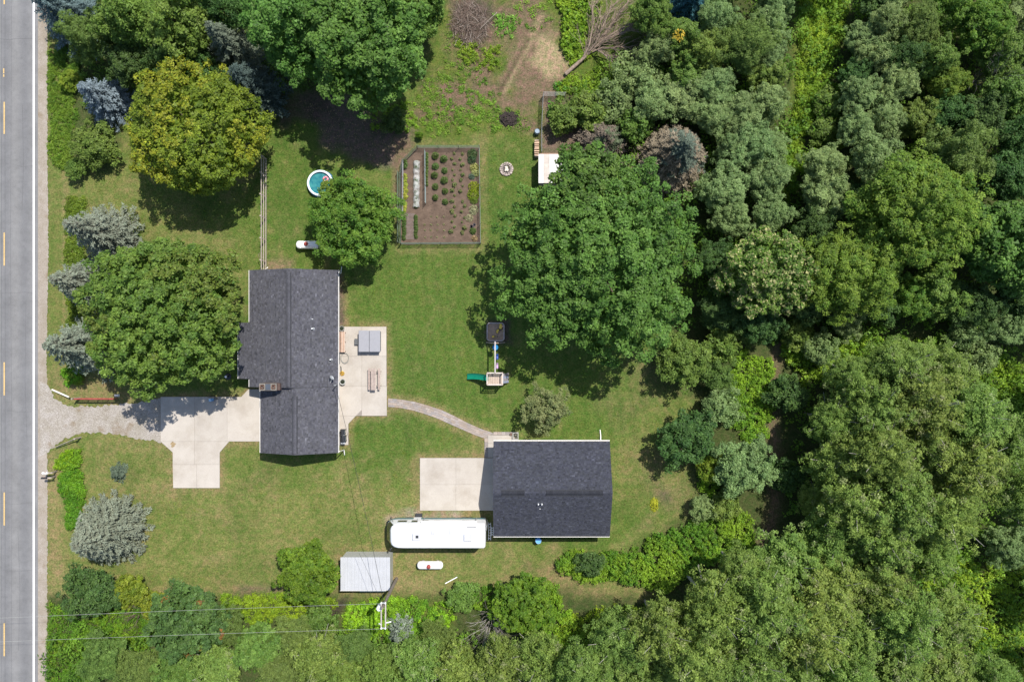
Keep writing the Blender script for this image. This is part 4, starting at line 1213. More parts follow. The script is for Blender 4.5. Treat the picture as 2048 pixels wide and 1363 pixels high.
for yy in (yc - L * .33, yc + L * .33):
    mb = MB(); mid = (tx0 + tx1) / 2
    mb.bar((bx_[0] - .1, yy, .48), (bx_[1] + .16, yy, .48), .05, .09)
    mb.bar((mid - .22, yy + .05, .80), (mid - .6, yy + .05, .09), .05, .09).bar((mid + .22, yy + .05, .80), (mid + .6, yy + .05, .09), .05, .09)
    mb.bar((tx0 + .02, yy, .78), (tx1 - .02, yy, .78), .05, .08)
    mb.build('trestle', M_WOODGREY, pt)
# long bench at the wall
bx0, by1 = G(679, 663, .5); bx1, by0 = G(691, 704, .5)
bn = thing('garden_bench', 'long reddish wooden bench with a backrest against the house wall', 'bench', ((bx0 + bx1) / 2, (by0 + by1) / 2, .09))
yc = (by0 + by1) / 2; L = by1 - by0
M_BEN = [mat_plain('red_cedar', (0.44, 0.30, 0.22), 0.75, 0.15, 5.0, fine=.12), mat_plain('pale_cedar', (0.50, 0.38, 0.30), 0.75, 0.15, 5.0, fine=.12)]
for k in range(4): MB().box(bx0 + .16 + k * .105, yc, .52, .095, L, .035).build('seat_slat', M_BEN[k % 2 if k < 3 else 1], bn)
for k in range(3): MB().box(bx0 + .07 - k * .015, yc, .66 + k * .12, .03, L, .10).build('back_slat', M_BEN[0], bn)
for yy in (by0 + .08, yc, by1 - .08):
    for xx in (bx0 + .12, bx0 + .47): MB().box(xx, yy, .29, .07, .07, .42).build('leg', M_WOODRED, bn)
# pots
def pot(px, py, r, h_, label, mat, n, plant):
    x, y = G(px, py, .5)
    t = thing('planter', label, 'planter', (x, y, .09))
    MB().lathe(x, y, [(r * .7, .09), (r, .09 + h_), (r * 1.06, .09 + h_), (r * 1.06, .05 + h_), (r * .78, .05 + h_ - .02), (0, .02 + h_)], n).build('pot', mat, t)
    MB().cyl(x, y, .03 + h_, .055 + h_, r * .76, r * .76, n).build('soil', mat_plain('dark_compost', (.03, .026, .024), .95, .3, 20), t)
    if plant:
        o = link_mesh('plant', plant_mesh('plant', r * .72, .22, 46, .10, .5, (.02, .04, .02), (.06, .085, .05), 5), t, (0, 0, h_ - .02))
M_POTG = mat_plain('grey_stoneware', (0.30, 0.30, 0.27), 0.7, 0.15)
pot(683.5, 656.5, .245, .5, 'round grey planter at the patio corner beside the long bench', M_POTG, 20, True)
pot(685, 763, .28, .42, 'octagonal pale planter on the patio near the south end of the wall', mat_plain('pale_cast_stone', (.52, .53, .50), .7, .08), 8, True)
# coiled hose
hx, hy = G(689.5, 715.5, .1)
mb = MB()
for k in range(3): mb.torus((hx + .01 * k, hy - .012 * k, .115 + .035 * k), .345 + .012 * k, .019, 36, 6, 1.28)
mb.build('garden_hose', mat_plain('grey_hose', (0.27, 0.27, 0.245), 0.5, 0.1), None, (hx, hy, .09), label='grey garden hose coiled in a loop on the patio', cat='hose')
# plant hanger and yellow flowers at the wall
x, y = G(681.5, 741, .4)
hk = thing('plant_stand', 'curved black iron stand with yellow flowers against the house wall', 'plant stand', (x, y, .09))
mb = MB().tube([(x - .08, y + .42, .1), (x + .05, y + .34, .5), (x + .10, y + .1, .62), (x + .04, y - .1, .4), (x - .02, y - .15, .1)], .03, 6)
mb.build('frame', M_BLACK, hk)
link_mesh('flowers', plant_mesh('flowers', .22, .28, 120, .09, .8, (.10, .13, .02), (.55, .36, .06), 9), hk, (.08, -.26, 0))
# grills by the wall
def grill(px, py, w, d, h_, label):
    x, y = G(px, py, .9)
    t = thing('grill', label, 'grill', (x, y, .09), 'grills beside the house')
    MB().box(x, y, .58, w * .82, d, .34).build('firebox', M_BLACK, t)
    mb = MB()
    for i in range(5):
        a0, a1 = math.pi * i / 5, math.pi * (i + 1) / 5
        f = lambda a: (math.cos(a) * w * .43, math.sin(a) * .24)
        (u0, z0_), (u1, z1_) = f(a0), f(a1)
        mb.add([(x + u0, y - d / 2, .76 + z0_), (x + u1, y - d / 2, .76 + z1_), (x + u1, y + d / 2, .76 + z1_), (x + u0, y + d / 2, .76 + z0_)], [(0, 1, 2, 3)])
    mb.add([(x + math.cos(math.pi * i / 5) * w * .43, y - d / 2, .76 + math.sin(math.pi * i / 5) * .24) for i in range(6)], [tuple(range(6))])
    mb.add([(x + math.cos(math.pi * i / 5) * w * .43, y + d / 2, .76 + math.sin(math.pi * i / 5) * .24) for i in range(6)], [tuple(range(6))])
    mb.build('lid', M_BLACK, t)
    MB().box(x, y - d / 2 - .1, .74, w * .7, .18, .03).build('side_shelf', M_STEEL, t)
    MB().tube([(x + w * .44, y - d * .35, .86), (x + w * .47, y, .87), (x + w * .44, y + d * .35, .86)], .015, 5).build('handle', M_STEEL, t)
    for dx in (-1, 1):
        for dy in (-1, 1): MB().box(x + dx * w * .33, y + dy * d * .4, .25, .05, .05, .34).build('leg', M_BLACK, t)
grill(684.5, 863.5, .52, .46, .9, 'smaller black barbecue grill on the patio tail beside the house')
grill(685.5, 877, .60, .60, .9, 'larger black covered grill at the very end of the patio tail')

# ------------------------------------------------------------------ rail fence from the house to the maple
fx = G(532, 0)[0]
rf = thing('rail_fence', 'grey three-rail timber fence running from the yellow maple to the house', 'fence', (fx, G(0, 440)[1], 0))
ypos = [G(0, v)[1] for v in (318, 352, 394, 437, 480, 523, 545)]
M_RAIL = mat_plain('pale_weathered_rail', (0.38, 0.325, 0.28), 0.8, 0.2, 5.0, fine=.12)
for y in ypos[:-1]: MB().box(fx, y, .87, .12, .12, 1.74).build('post', M_WOODGREY, rf)
for a_, b_ in zip(ypos, ypos[1:]):
    for z in (.30, .98, 1.66):
        MB().box(fx + .09, (a_ + b_) / 2, z, .06, a_ - b_ - .012, .14).build('rail', M_RAIL, rf)
# bicycle-like wheel rim hung on the fence
yy = G(0, 514)[1]
mb = MB().torus((0, 0, 0), .27, .022, 24, 6)
for k in range(8):
    a = math.pi * 2 * k / 8; mb.tube([(0, 0, 0), (.26 * math.cos(a), .26 * math.sin(a), 0)], .008, 4)
mt = Matrix.Translation((fx - .12, yy, 1.2)) @ Matrix.Rotation(math.radians(62), 4, 'Y')
mb.v = [tuple(mt @ Vector(v)) for v in mb.v]
mb.build('wheel_rim', M_TWIG, None, (fx - .12, yy, 1.2), label='old spoked wheel leaning on the rail fence near the house', cat='wheel')

# ------------------------------------------------------------------ splash pool
px_, py_ = G(640, 366, .55)
pool = thing('splash_pool', 'round blue splash pool with a puffy white rim partly under the bushy tree', 'pool', (px_, py_, 0))
M_RIM = mat_plain('white_vinyl', (0.66, 0.74, 0.78), 0.35, 0.05)
m, nt, b = new_mat('pool_water'); p = pos_node(nt)
nt.links.new(ramp(nt, noise(nt, p, 3.0, 3), [(.35, (0.012, 0.12, 0.15)), (.65, (0.04, 0.20, 0.20))]), b.inputs['Base Color'])
b.inputs['Roughness'].default_value = .12
bump(nt, b, noise(nt, p, 5.0, 2), .15, .05)
M_WATER = m
MB().torus((px_, py_, .52), 1.12, .105, 40, 10).build('rim', M_RIM, pool, smooth=True)
MB().lathe(px_, py_, [(1.30, 0.0), (1.22, .25), (1.14, .48), (1.05, .46), (1.07, .2), (1.08, .02)], 40).build('side_wall', M_BLUE, pool, smooth=True)
MB().cyl(px_, py_, .02, .36, 1.08, 1.06, 40).build('water', M_WATER, pool)
x, y = G(651, 358, .45)
fl = thing('pool_float', 'pink patterned ring float drifting in the splash pool', 'pool float', (x, y, .36))
mb = MB()
for k in range(12):
    a0 = 2 * math.pi * k / 12; n_ = 4
    mb.cur = (.55, .10, .16) if k % 2 else (.62, .35, .38)
    v = []; 
    for i in range(n_ + 1):
        a = a0 + 2 * math.pi / 12 * i / n_
        for j in range(8):
            b_ = 2 * math.pi * j / 8; rr = .20 + .09 * math.cos(b_)
            v.append((x + rr * math.cos(a), y + rr * math.sin(a), .41 + .09 * math.sin(b_)))
    mb.add(v, [(i * 8 + j, (i + 1) * 8 + j, (i + 1) * 8 + (j + 1) % 8, i * 8 + (j + 1) % 8) for i in range(n_) for j in range(8)])
mb.build('float_ring', M_TINT, fl, smooth=True)

# ------------------------------------------------------------------ wire fences
def wire_fence(name, label, pts, h_, posts, mat, post_mat, step=.16, r=.006, gate=None):
    t = thing(name, label, 'fence', (pts[0][0], pts[0][1], 0))
    P_ = [Vector((a_[0], a_[1], 0)) for a_ in pts]
    for a_, b_ in zip(P_, P_[1:]):
        L_ = (b_ - a_).length; npst = max(1, round(L_ / posts))
        for k in range(npst):
            q = a_.lerp(b_, k / npst)
            MB().tube([(q.x, q.y, 0), (q.x + rp.uniform(-.03, .03), q.y + rp.uniform(-.03, .03), h_ + .1)], .028, 6).build('post', post_mat, t)
            q2 = a_.lerp(b_, (k + 1) / npst); mb = MB()
            nh = max(3, int(h_ / step))
            for i in range(nh + 1):
                z = .04 + (h_ - .04) * i / nh; sag = rp.uniform(-.02, .02)
                m_ = q.lerp(q2, .5)
                mb.tube([(q.x, q.y, z), (m_.x, m_.y, z + sag), (q2.x, q2.y, z)], r if i < nh else r * 1.6, 3, cap=False)
            nv = int((q2 - q).length / step)
            for i in range(1, nv):
                w = q.lerp(q2, i / nv); mb.bar((w.x, w.y, .03), (w.x, w.y, h_), r * 1.6)
            mb.build('wire_mesh', mat, t)
    q = P_[-1]
    MB().tube([(q.x, q.y, 0), (q.x, q.y, h_ + .1)], .028, 6).build('post', post_mat, t)
    return t
M_NET = mat_plain('green_coated_wire', (0.15, 0.20, 0.15), 0.6, 0.2)
M_POST = mat_plain('steel_post', (0.16, 0.18, 0.15), 0.6, 0.2)
gpts = [G(803, 488), G(961.5, 487), G(959, 296), G(836, 296), G(806, 326), G(802, 350), G(802, 488)]
wire_fence('garden_fence', 'green wire mesh fence enclosing the vegetable garden', gpts, 1.0, 1.9, M_NET, M_POST, .13, .008)
lp = [G(797, 345), G(797, 485)]
wire_fence('plastic_net_fence', 'slack second net fence left of the vegetable garden', lp, .8, 2.0, mat_plain('pale_green_net', (0.20, 0.27, 0.18), .6, .15), M_POST, .13, .010)
M_GALV = mat_plain('galvanised_mesh', (0.30, 0.31, 0.30), 0.6, 0.1)
rpts = [G(1130, 193), G(1086, 192), G(1083, 256), G(1083, 308)]
wire_fence('run_fence', 'grey wire fence round the hen run above the white hen house', rpts, 1.25, 1.8, M_GALV, mat_plain('bleached_post', (.36, .33, .29), .85, .15), .13, .009)

# ------------------------------------------------------------------ vegetable garden
gs = sheet('garden_soil', jag(PG(GARDEN + [GARDEN[0]]), .05, .25, 31)[:-1], .012, None or mat_plain('tilled_soil', (0.132, 0.094, 0.070), 0.95, 0.25, 1.6, fine=.3, bmp=1.0, spec=.1), kind='structure')
rg = random.Random(77)
clod = MB()
for k in range(520):
    px = rg.uniform(805, 957); py = rg.uniform(299, 485)
    if px < 835 and py < 332: continue
    x, y = G(px, py); s_ = rg.uniform(.03, .075); g_ = rg.uniform(.7, 1.35)
    clod.cur = (.105 * g_, .075 * g_, .056 * g_)
    clod.box(x, y, s_ * .3, s_ * 1.4, s_, s_ * .8, rg.uniform(0, 3), rg.uniform(-.4, .4), rg.uniform(-.4, .4))
o = clod.build('soil_clods', M_STONE, gs, kind='stuff')
ORD = ['topmost', 'second', 'third', 'fourth', 'fifth', 'sixth', 'seventh', 'eighth', 'ninth', 'tenth', 'eleventh', 'twelfth', 'thirteenth', 'fourteenth', 'fifteenth', 'sixteenth']
def plants(name, label, group, spots, meshes, cat='plant', sc=(.85, 1.15), z=.015):
    base = label
    for k, (px, py) in enumerate(spots):
        label = (ORD[k] + ' ' + base) if k == 0 else (ORD[k] + ' from the top, ' + base)
        x, y = G(px, py)
        o = link_mesh(name, meshes[k % len(meshes)], None, (x, y, z))
        s_ = rg.uniform(*sc); o.scale = (s_, s_, s_ * rg.uniform(.9, 1.15)); o.rotation_euler = (0, 0, rg.uniform(0, 6.28))
        tag(o, label, cat, group)
tom = [plant_mesh('tomato_plant', .28, .55, 210, .13, .5, (.03, .06, .015), (.085, .13, .035), 100 + k) for k in range(3)]
TS = (1.0, 1.3)
plants('tomato_plant', 'bushy tomato plant of the left large row', 'tomato plants in the garden',
       [(871, 312), (871, 333), (869.5, 351), (871, 373.5), (871, 395.5)], tom, sc=TS)
plants('tomato_plant', 'bushy tomato plant of the right large row', 'tomato plants in the garden',
       [(888, 318.5), (889.5, 341.5), (889, 361), (890.5, 382.5), (890.5, 404)], tom, sc=TS)
pep = [plant_mesh('pepper_plant', .14, .26, 46, .11, .6, (.06, .085, .03), (.14, .165, .06), 120 + k) for k in range(3)]
r1_ = [(908.5, 307), (904, 318), (909, 328), (905, 340), (909.5, 350), (905, 360), (909, 370), (905, 381), (909, 391), (904, 402.5), (909, 413), (904, 423), (910, 432), (904, 443), (909, 454), (902, 463)]
r2_ = [(925, 308), (920.5, 319), (925, 330), (921, 340), (926, 349.5), (922, 360), (925.5, 372), (921, 383), (925, 403), (929.5, 412), (923.5, 423.5), (929, 435), (924, 444), (929.5, 456), (924.5, 465)]
plants('pepper_plant', 'small pale pepper plant of the left staggered row', 'small plants in the left staggered row', r1_, pep, sc=(.8, 1.7))
plants('pepper_plant', 'small plant of the staggered row beside the herb bed', 'small plants in the right staggered row', r2_, pep, sc=(.7, 1.6))
sd = [plant_mesh('seedling', .09, .13, 22, .085, .6, (.12, .14, .06), (.25, .25, .14), 140 + k) for k in range(3)]
for r_, (py, who) in enumerate(((434, 'top'), (449, 'second'), (460, 'third'), (474, 'bottom'))):
    for c_, px in enumerate((850, 862, 875, 888)):
        if r_ == 0 and c_ == 0: continue
        x, y = G(px + rg.uniform(-.8, .8), py + rg.uniform(-.8, .8))
        o = link_mesh('seedling', sd[(r_ + c_) % 3], None, (x, y, .015)); s_ = rg.uniform(.9, 1.3); o.scale = (s_, s_, s_)
        tag(o, 'tiny pale seedling in the %s row of the grid, %s column' % (who, ('leftmost', 'second', 'third', 'rightmost')[c_]), 'plant', 'seedlings in the garden grid')
lett = [plant_mesh('lettuce', .20, .22, 90, .15, .7, (.14, .18, .03), (.30, .33, .06), 160 + k) for k in range(3)]
plants('lettuce', 'yellow green lettuce along the left net', 'lettuces in the left row',
       [(810 + (i % 2) * 1.5, 351 + i * 6.2) for i in range(8)] + [(809.5, 408), (810, 414), (808.5, 421)], lett)
pea = [plant_mesh('pea_plant', .20, .62, 120, .11, .55, (.04, .085, .02), (.10, .15, .04), 180 + k) for k in range(3)]
plants('pea_plant', 'green pea plant above the lettuces', 'pea plants above the lettuces', [(811, 323), (812, 329), (811, 335)], pea)
plants('bean_plant', 'bean plant on the middle trellis', 'bean plants on the middle trellis', [(854 + rg.uniform(-.7, .7), 308 + i * 5.6) for i in range(12)], pea, sc=(.6, 1.0))
plants('chard_plant', 'chard plant of the left short row', 'chard plants in the left short row', [(808 + rg.uniform(-1, 1), 437 + i * 5) for i in range(9)], tom, sc=(.55, .75))
plants('potato_plant', 'leafy plant of the short row right of the wire panel', 'leafy plants in the right short row', [(832 + rg.uniform(-1, 1), 434 + i * 5) for i in range(9)], tom, sc=(.6, .8))
def trellis(label, a, b, h_, mat):
    t = thing('trellis', label, 'trellis', (a[0], a[1], 0), 'net trellises in the garden'); mb = MB()
    A_, B_ = Vector((a[0], a[1], 0)), Vector((b[0], b[1], 0)); L_ = (B_ - A_).length
    for k in range(4):
        q = A_.lerp(B_, k / 3); MB().tube([(q.x, q.y, 0), (q.x, q.y, h_ + .12)], .02, 6).build('stake', M_WOODGREY, t)
    for i in range(9): z = .05 + h_ * i / 9; mb.bar((A_.x, A_.y, z), (B_.x, B_.y, z), .012)
    n_ = int(L_ / .12)
    for i in range(n_ + 1): q = A_.lerp(B_, i / n_); mb.bar((q.x, q.y, .03), (q.x, q.y, h_), .010)
    mb.build('netting', mat, t)
M_NETW = mat_plain('pale_netting', (0.25, 0.25, 0.26), .6, .1)
trellis('pale net trellis behind the lettuce row on the garden left', G(807, 322), G(806.5, 425), .95, M_NETW)
trellis('grey net trellis with beans in the middle of the garden', G(851, 303), G(852, 408), 1.05, mat_plain('grey_green_netting', (0.20, 0.25, 0.24), .6, .1))
# hooped row cover, open weave over the greens
rc = thing('row_cover', 'white gauze tunnel on hoops over greens in the garden', 'row cover', (*G(833, 368), 0))
m, nt, b = new_mat('gauze'); b.inputs['Base Color'].default_value = (.62, .62, .60, 1); b.inputs['Roughness'].default_value = .8
tr = nt.nodes.new('ShaderNodeBsdfTransparent'); ms = nt.nodes.new('ShaderNodeMixShader')
f_ = ramp(nt, noise(nt, pos_node(nt), 2.2, 3), [(.40, .16), (.62, .55)])
nt.links.new(f_, ms.inputs[0]); nt.links.new(tr.outputs[0], ms.inputs[1]); nt.links.new(b.outputs[0], ms.inputs[2])
nt.links.new(ms.outputs[0], nt.nodes['Material Output'].inputs['Surface'])
M_GAUZE = m
mb = MB(); v = []; n1_, n2_ = 22, 9
for i in range(n1_):
    cx_, cy_ = G(833.5 - 1.2 * i / n1_, 323 + 92 * i / (n1_ - 1)); w = .31 + .03 * math.sin(i * 1.9); hh = .42 + .05 * math.cos(i * 1.3)
    for j in range(n2_):
        a = math.pi * j / (n2_ - 1); v.append((cx_ + w * math.cos(a) + rg.uniform(-.015, .015), cy_ + rg.uniform(-.03, .03), .02 + hh * math.sin(a) + rg.uniform(-.01, .01)))
mb.add(v, [(i * n2_ + j, i * n2_ + j + 1, (i + 1) * n2_ + j + 1, (i + 1) * n2_ + j) for i in range(n1_ - 1) for j in range(n2_ - 1)])
mb.build('gauze', M_GAUZE, rc, smooth=True)
for i in range(6):
    cx_, cy_ = G(833 - .5 * i / 6, 324 + 18 * i)
    MB().tube([(cx_ + .33 * math.cos(math.pi * j / 8), cy_, .45 * math.sin(math.pi * j / 8)) for j in range(9)], .010, 5).build('hoop', M_STEEL, rc)
plants('cabbage', 'green cabbage under the gauze tunnel', 'cabbages under the gauze tunnel', [(833, 326 + 4.5 * i) for i in list(range(3)) + [8, 9, 10, 13, 14, 15, 16, 17, 18, 19]], tom, sc=(.7, .85))
# wire panel lying between the two short rows
x0_, y0_ = G(812, 478); x1_, y1_ = G(829, 427)
wp = MB()
for k in range(8): x = x0_ + (x1_ - x0_) * k / 7; wp.bar((x, y0_, .045), (x, y1_, .045), .016)
for k in range(20): y = y0_ + (y1_ - y0_) * k / 19; wp.bar((x0_, y, .05), (x1_, y, .05), .016)
wp.build('wire_panel', mat_plain('rusty_wire', (.33, .27, .25), .7, .2), None, ((x0_ + x1_) / 2, (y0_ + y1_) / 2, 0), label='wire grid panel lying flat between the two short leafy rows', cat='wire panel')
herb = [('herb_bush', 'dark green herb bush at the top of the right bed', (945, 308), .48, .55, (.025, .06, .02), (.06, .10, .035)),
        ('herb_bush', 'dark herb bush below the topmost one in the right bed', (944, 320), .42, .5, (.02, .05, .02), (.05, .09, .04)),
        ('flowering_plant', 'pale yellow flowering plant against the fence in the right bed', (949, 336), .44, .4, (.10, .13, .03), (.34, .33, .12)),
        ('flowering_plant', 'second pale flowering plant below the yellow one in the right bed', (951, 346), .38, .4, (.08, .12, .03), (.30, .32, .14)),
        ('herb_bush', 'small grey green herb beside the flowering plants', (943.5, 353), .30, .35, (.05, .08, .05), (.10, .14, .10)),
        ('squash_plant', 'upper bright lime green squash plant in the right bed', (948, 374), .55, .45, (.08, .14, .008), (.20, .26, .02)),
        ('squash_plant', 'lower bright lime green squash plant in the right bed', (946.5, 390), .58, .45, (.09, .15, .008), (.19, .25, .02)),
        ('squash_plant', 'darker green squash plant at the foot of the lime green pair', (948, 401), .38, .4, (.06, .11, .012), (.12, .17, .03)),
        ('strawberry_patch', 'pale speckled plant low in the right bed', (947, 420), .46, .3, (.10, .13, .06), (.28, .29, .18)),
        ('strawberry_patch', 'pale speckled plant left of the dark patch near the bed bottom', (939, 436), .36, .25, (.10, .12, .06), (.30, .28, .18)),
        ('basil_plant', 'small dark green plant in the lower right garden corner', (946, 462), .32, .4, (.04, .07, .015), (.08, .12, .03)),
        ('marigold', 'small pinkish plant in the bottom right corner of the garden', (949, 477), .28, .25, (.10, .12, .05), (.30, .22, .12))]
for k, (nm, lb, (px, py), r_, h_, c0, c1) in enumerate(herb):
    x, y = G(px, py)
    tag(link_mesh(nm, plant_mesh(nm, r_, h_, int(900 * r_ * r_ + 130), .12, .6, c0, c1, 200 + k), None, (x, y, .015)), lb, 'plant')
x, y = G(946, 451)
sb = MB()
for k in range(9): sb.box(x + rg.uniform(-.22, .22), y + rg.uniform(-.12, .12), .05, .2, .14, .06, rg.uniform(0, 3))
sb.build('weed_mat', mat_plain('dark_grey_fabric', (.06, .055, .065), .9, .2), None, (x, y, 0), label='crumpled dark grey fabric in the right garden bed', cat='fabric')

# ------------------------------------------------------------------ fire pit, wood stack, bins
x, y = G(1013, 338.5)
fp = thing('fire_pit', 'round fire pit ringed with pale stones on the lawn', 'fire pit', (x, y, 0))
MB().cyl(x, y, -.02, .03, .46, .44, 20).build('ash_bed', mat_plain('ash', (.11, .095, .09), .95, .4, 9), fp)
for ringi, (R_, n_) in enumerate(((.57, 17), (.44, 14))):
    for k in range(n_):
        a = 2 * math.pi * (k + .5 * ringi) / n_ + rg.uniform(-.05, .05); g_ = rg.uniform(.75, 1.2)
        mb = MB(); mb.cur = (.34 * g_, .285 * g_, .25 * g_) if ringi == 0 else (.25 * g_, .21 * g_, .19 * g_)
        s_ = rg.uniform(.16, .22)
        mb.box(x + R_ * math.cos(a), y + R_ * math.sin(a), .09 - ringi * .02, s_ * .8, s_, .18 - ringi * .04, a, rg.uniform(-.15, .15), rg.uniform(-.15, .15))
        mb.build('stone', M_STONE, fp, bevel=.03)
M_LOG = mat_plain('split_log', (0.55, 0.42, 0.30), .85, .2, 8)
M_LOGW = mat_plain('pale_split_log', (0.62, 0.55, 0.45), .85, .15, 8)
fire_logs = [((-.06, .02, .12), .5, 1.35, 'left upright pale log in the middle of the fire pit'), ((.07, .0, .13), .46, 1.75, 'right upright pale log in the middle of the fire pit'), ((.02, -.12, .18), .36, .3, 'pale log lying across the lower ends of the upright logs in the fire pit'), ((-.02, .12, .1), .3, 2.4, 'short pale log at the upper ends of the upright logs in the fire pit')]
for (dx, dy, z), L_, a, lab_ in fire_logs:
    c_, s_ = math.cos(a) * L_ / 2, math.sin(a) * L_ / 2
    lg = MB().tube([(x + dx - c_, y + dy - s_, z), (x + dx + c_, y + dy + s_, z)], .065, 7).build('log', M_LOGW, None, (x + dx, y + dy, z - .06), label=lab_, cat='log', group='logs in the fire pit')
x, y = G(1073.5, 296, .6)
ws = thing('firewood_stack', 'narrow stack of pale split firewood by the hen run fence', 'firewood stack', (x, y, 0))
for s_ in (-1, 1): MB().box(x, y + s_ * .74, .35, .38, .05, .7).build('stack_end', M_WOODGREY, ws)
for row in range(4):
    for k in range(8):
        g_ = rg.uniform(.75, 1.2); mb = MB(); L_ = rg.uniform(.34, .46); yy = y - .64 + k * .18 + rg.uniform(-.03, .03); a = rg.uniform(-.15, .15)
        mb.cur = (.50 * g_, .35 * g_, .24 * g_)
        mb.tube([(x - L_ / 2, yy - a * .2, .1 + row * .16 + rg.uniform(-.02, .03)), (x + L_ / 2, yy + a * .2, .1 + row * .16 + rg.uniform(-.02, .03))], rg.uniform(.06, .085), 6)
        mb.build('log', M_TINT, ws)
x, y = G(1073.5, 277, .3)
x, y = G(1074.5, 262, .6)
bn_ = thing('water_barrel', 'grey blue plastic barrel by the hen run fence above the firewood', 'barrel', (x, y, 0))
MB().lathe(x, y, [(.0, .0), (.21, 0), (.25, .15), (.25, .55), (.22, .66), (.22, .62), (0, .62)], 16).build('drum', mat_plain('grey_blue_plastic', (.20, .27, .34), .5, .1), bn_, smooth=True)
MB().torus((x, y, .42), .25, .015, 20, 6).build('hoop', M_STEEL, bn_)
x, y = G(1076.5, 1079, .5)
bb = thing('rain_barrel', 'blue rain barrel in the shade against the south side of the garage', 'barrel', (x, y, 0))
MB().lathe(x, y, [(.0, .0), (.24, 0), (.29, .2), (.29, .7), (.25, .88), (.25, .84), (0, .84)], 18).build('drum', mat_plain('bright_blue_plastic', (.10, .30, .60), .4, .1), bb, smooth=True)
MB().torus((x, y, .88), .25, .02, 20, 6).build('rim', mat_plain('pale_blue_plastic', (.25, .45, .7), .4, .1), bb)
# mulch heap
x, y = G(1018, 238)
mb = MB()
for k in range(420):
    a = rg.uniform(0, 6.283); r_ = math.sqrt(rg.random()) * (.85 + .2 * math.sin(3 * a)); g_ = rg.uniform(.6, 1.4); s_ = rg.uniform(.06, .16)
    mb.cur = (.040 * g_, .031 * g_, .028 * g_)
    mb.box(x + r_ * math.cos(a) * 1.0, y + r_ * math.sin(a) * .8, .32 * max(0, 1 - r_ ** 2) + .02, s_, s_ * .6, s_ * .4, rg.uniform(0, 3), rg.uniform(-.6, .6), rg.uniform(-.6, .6))
mb.v += [(x, y, .30)] + [(x + .95 * math.cos(k * .39), y + .75 * math.sin(k * .39), 0) for k in range(16)]
b0 = len(mb.v) - 17; mb.f += [(b0, b0 + 1 + k, b0 + 1 + (k + 1) % 16) for k in range(16)]; mb.c += [(.035, .028, .025)] * 17
mb.build('mulch_heap', M_STONE, None, (x, y, 0), label='dark brown heap of mulch above the fire pit lawn', cat='mulch heap')

# ------------------------------------------------------------------ brush pile, fallen tree, dead shrubs
bx, by = G(945, 48)
bp = thing('brush_pile', 'tangled heap of dry brown brush at the top of the clearing', 'brush pile', (bx, by, 0))
mbs = [MB(), MB()]
for k in range(620):
    a = rg.uniform(0, 6.283); r_ = math.sqrt(rg.random())
    cx_, cy_ = bx + r_ * 1.75 * math.cos(a) - .2, by + r_ * 2.0 * math.sin(a)
    z = .15 + .75 * (1 - r_) * rg.random() + .05; L_ = rg.uniform(.4, 1.7); an = rg.uniform(0, 3.14); q = MB()
    p0 = Vector((cx_ - math.cos(an) * L_ / 2, cy_ - math.sin(an) * L_ / 2, max(.03, z + rg.uniform(-.25, .25))))
    p1 = Vector((cx_ + math.cos(an) * L_ / 2, cy_ + math.sin(an) * L_ / 2, max(.03, z + rg.uniform(-.25, .25))))
    md = p0.lerp(p1, .5) + Vector((rg.uniform(-.12, .12), rg.uniform(-.12, .12), rg.uniform(-.05, .1)))
    mbs[k % 5 == 0].tube([p0, md, p1], rg.uniform(.008, .022), 3, .006, cap=False)
mbs[0].build('twigs', M_TWIG, bp, kind='stuff'); mbs[1].build('pale_twigs', M_DEADWOOD, bp, kind='stuff')
for (a_, b_, r_) in (((994, 25), (960, 58), .035), ((941, 32), (957, 44), .04), ((937, 85), (944, 64), .03), ((943, 86), (939, 64), .03), ((953, 78), (963, 68), .03)):
    A_ = G3(*a_, .5); B_ = G3(*b_, .75)
    MB().tube([A_, A_.lerp(B_, .5) + Vector((.03, .04, .05)), B_], r_, 6, r_ * .6).build('branch', M_DEADWOOD, bp)
# fallen tree
f0 = G3(1131, 148, .28); f1 = G3(1172, 112, .55); f2 = G3(1215, 75, .8)
ft = thing('fallen_tree', 'bare grey fallen tree with a sawn trunk end pointing at the clearing', 'fallen tree', (f0.x, f0.y, 0))
M_FALL = mat_plain('grey_dead_bark', (0.27, 0.205, 0.155), .9, .3, 5)
MB().tube([f0, f0.lerp(f1, .5) + Vector((0, 0, .02)), f1], .19, 9, .14).build('trunk', M_FALL, ft)
dv = (f0 - f1).normalized()
MB().tube([f0 + dv * .002, f0 + dv * .02], .165, 12).build('sawn_end', mat_plain('sawn_wood', (.66, .55, .42), .8, .1), ft)
rgf = random.Random(5)
limbs = [((1172, 112), (1205, 80), (1245, 55), (1275, 42)), ((1172, 112), (1190, 88), (1205, 55), (1222, 15)), ((1165, 118), (1178, 92), (1186, 50), (1184, 8)), ((1190, 95), (1222, 74), (1255, 62), (1283, 58)),
         ((1200, 84), (1218, 55), (1238, 28), (1255, 5)), ((1180, 106), (1205, 95), (1228, 96), (1250, 92)), ((1172, 112), (1182, 80), (1196, 60), (1204, 30)), ((1185, 98), (1200, 103), (1212, 112), (1222, 120))]
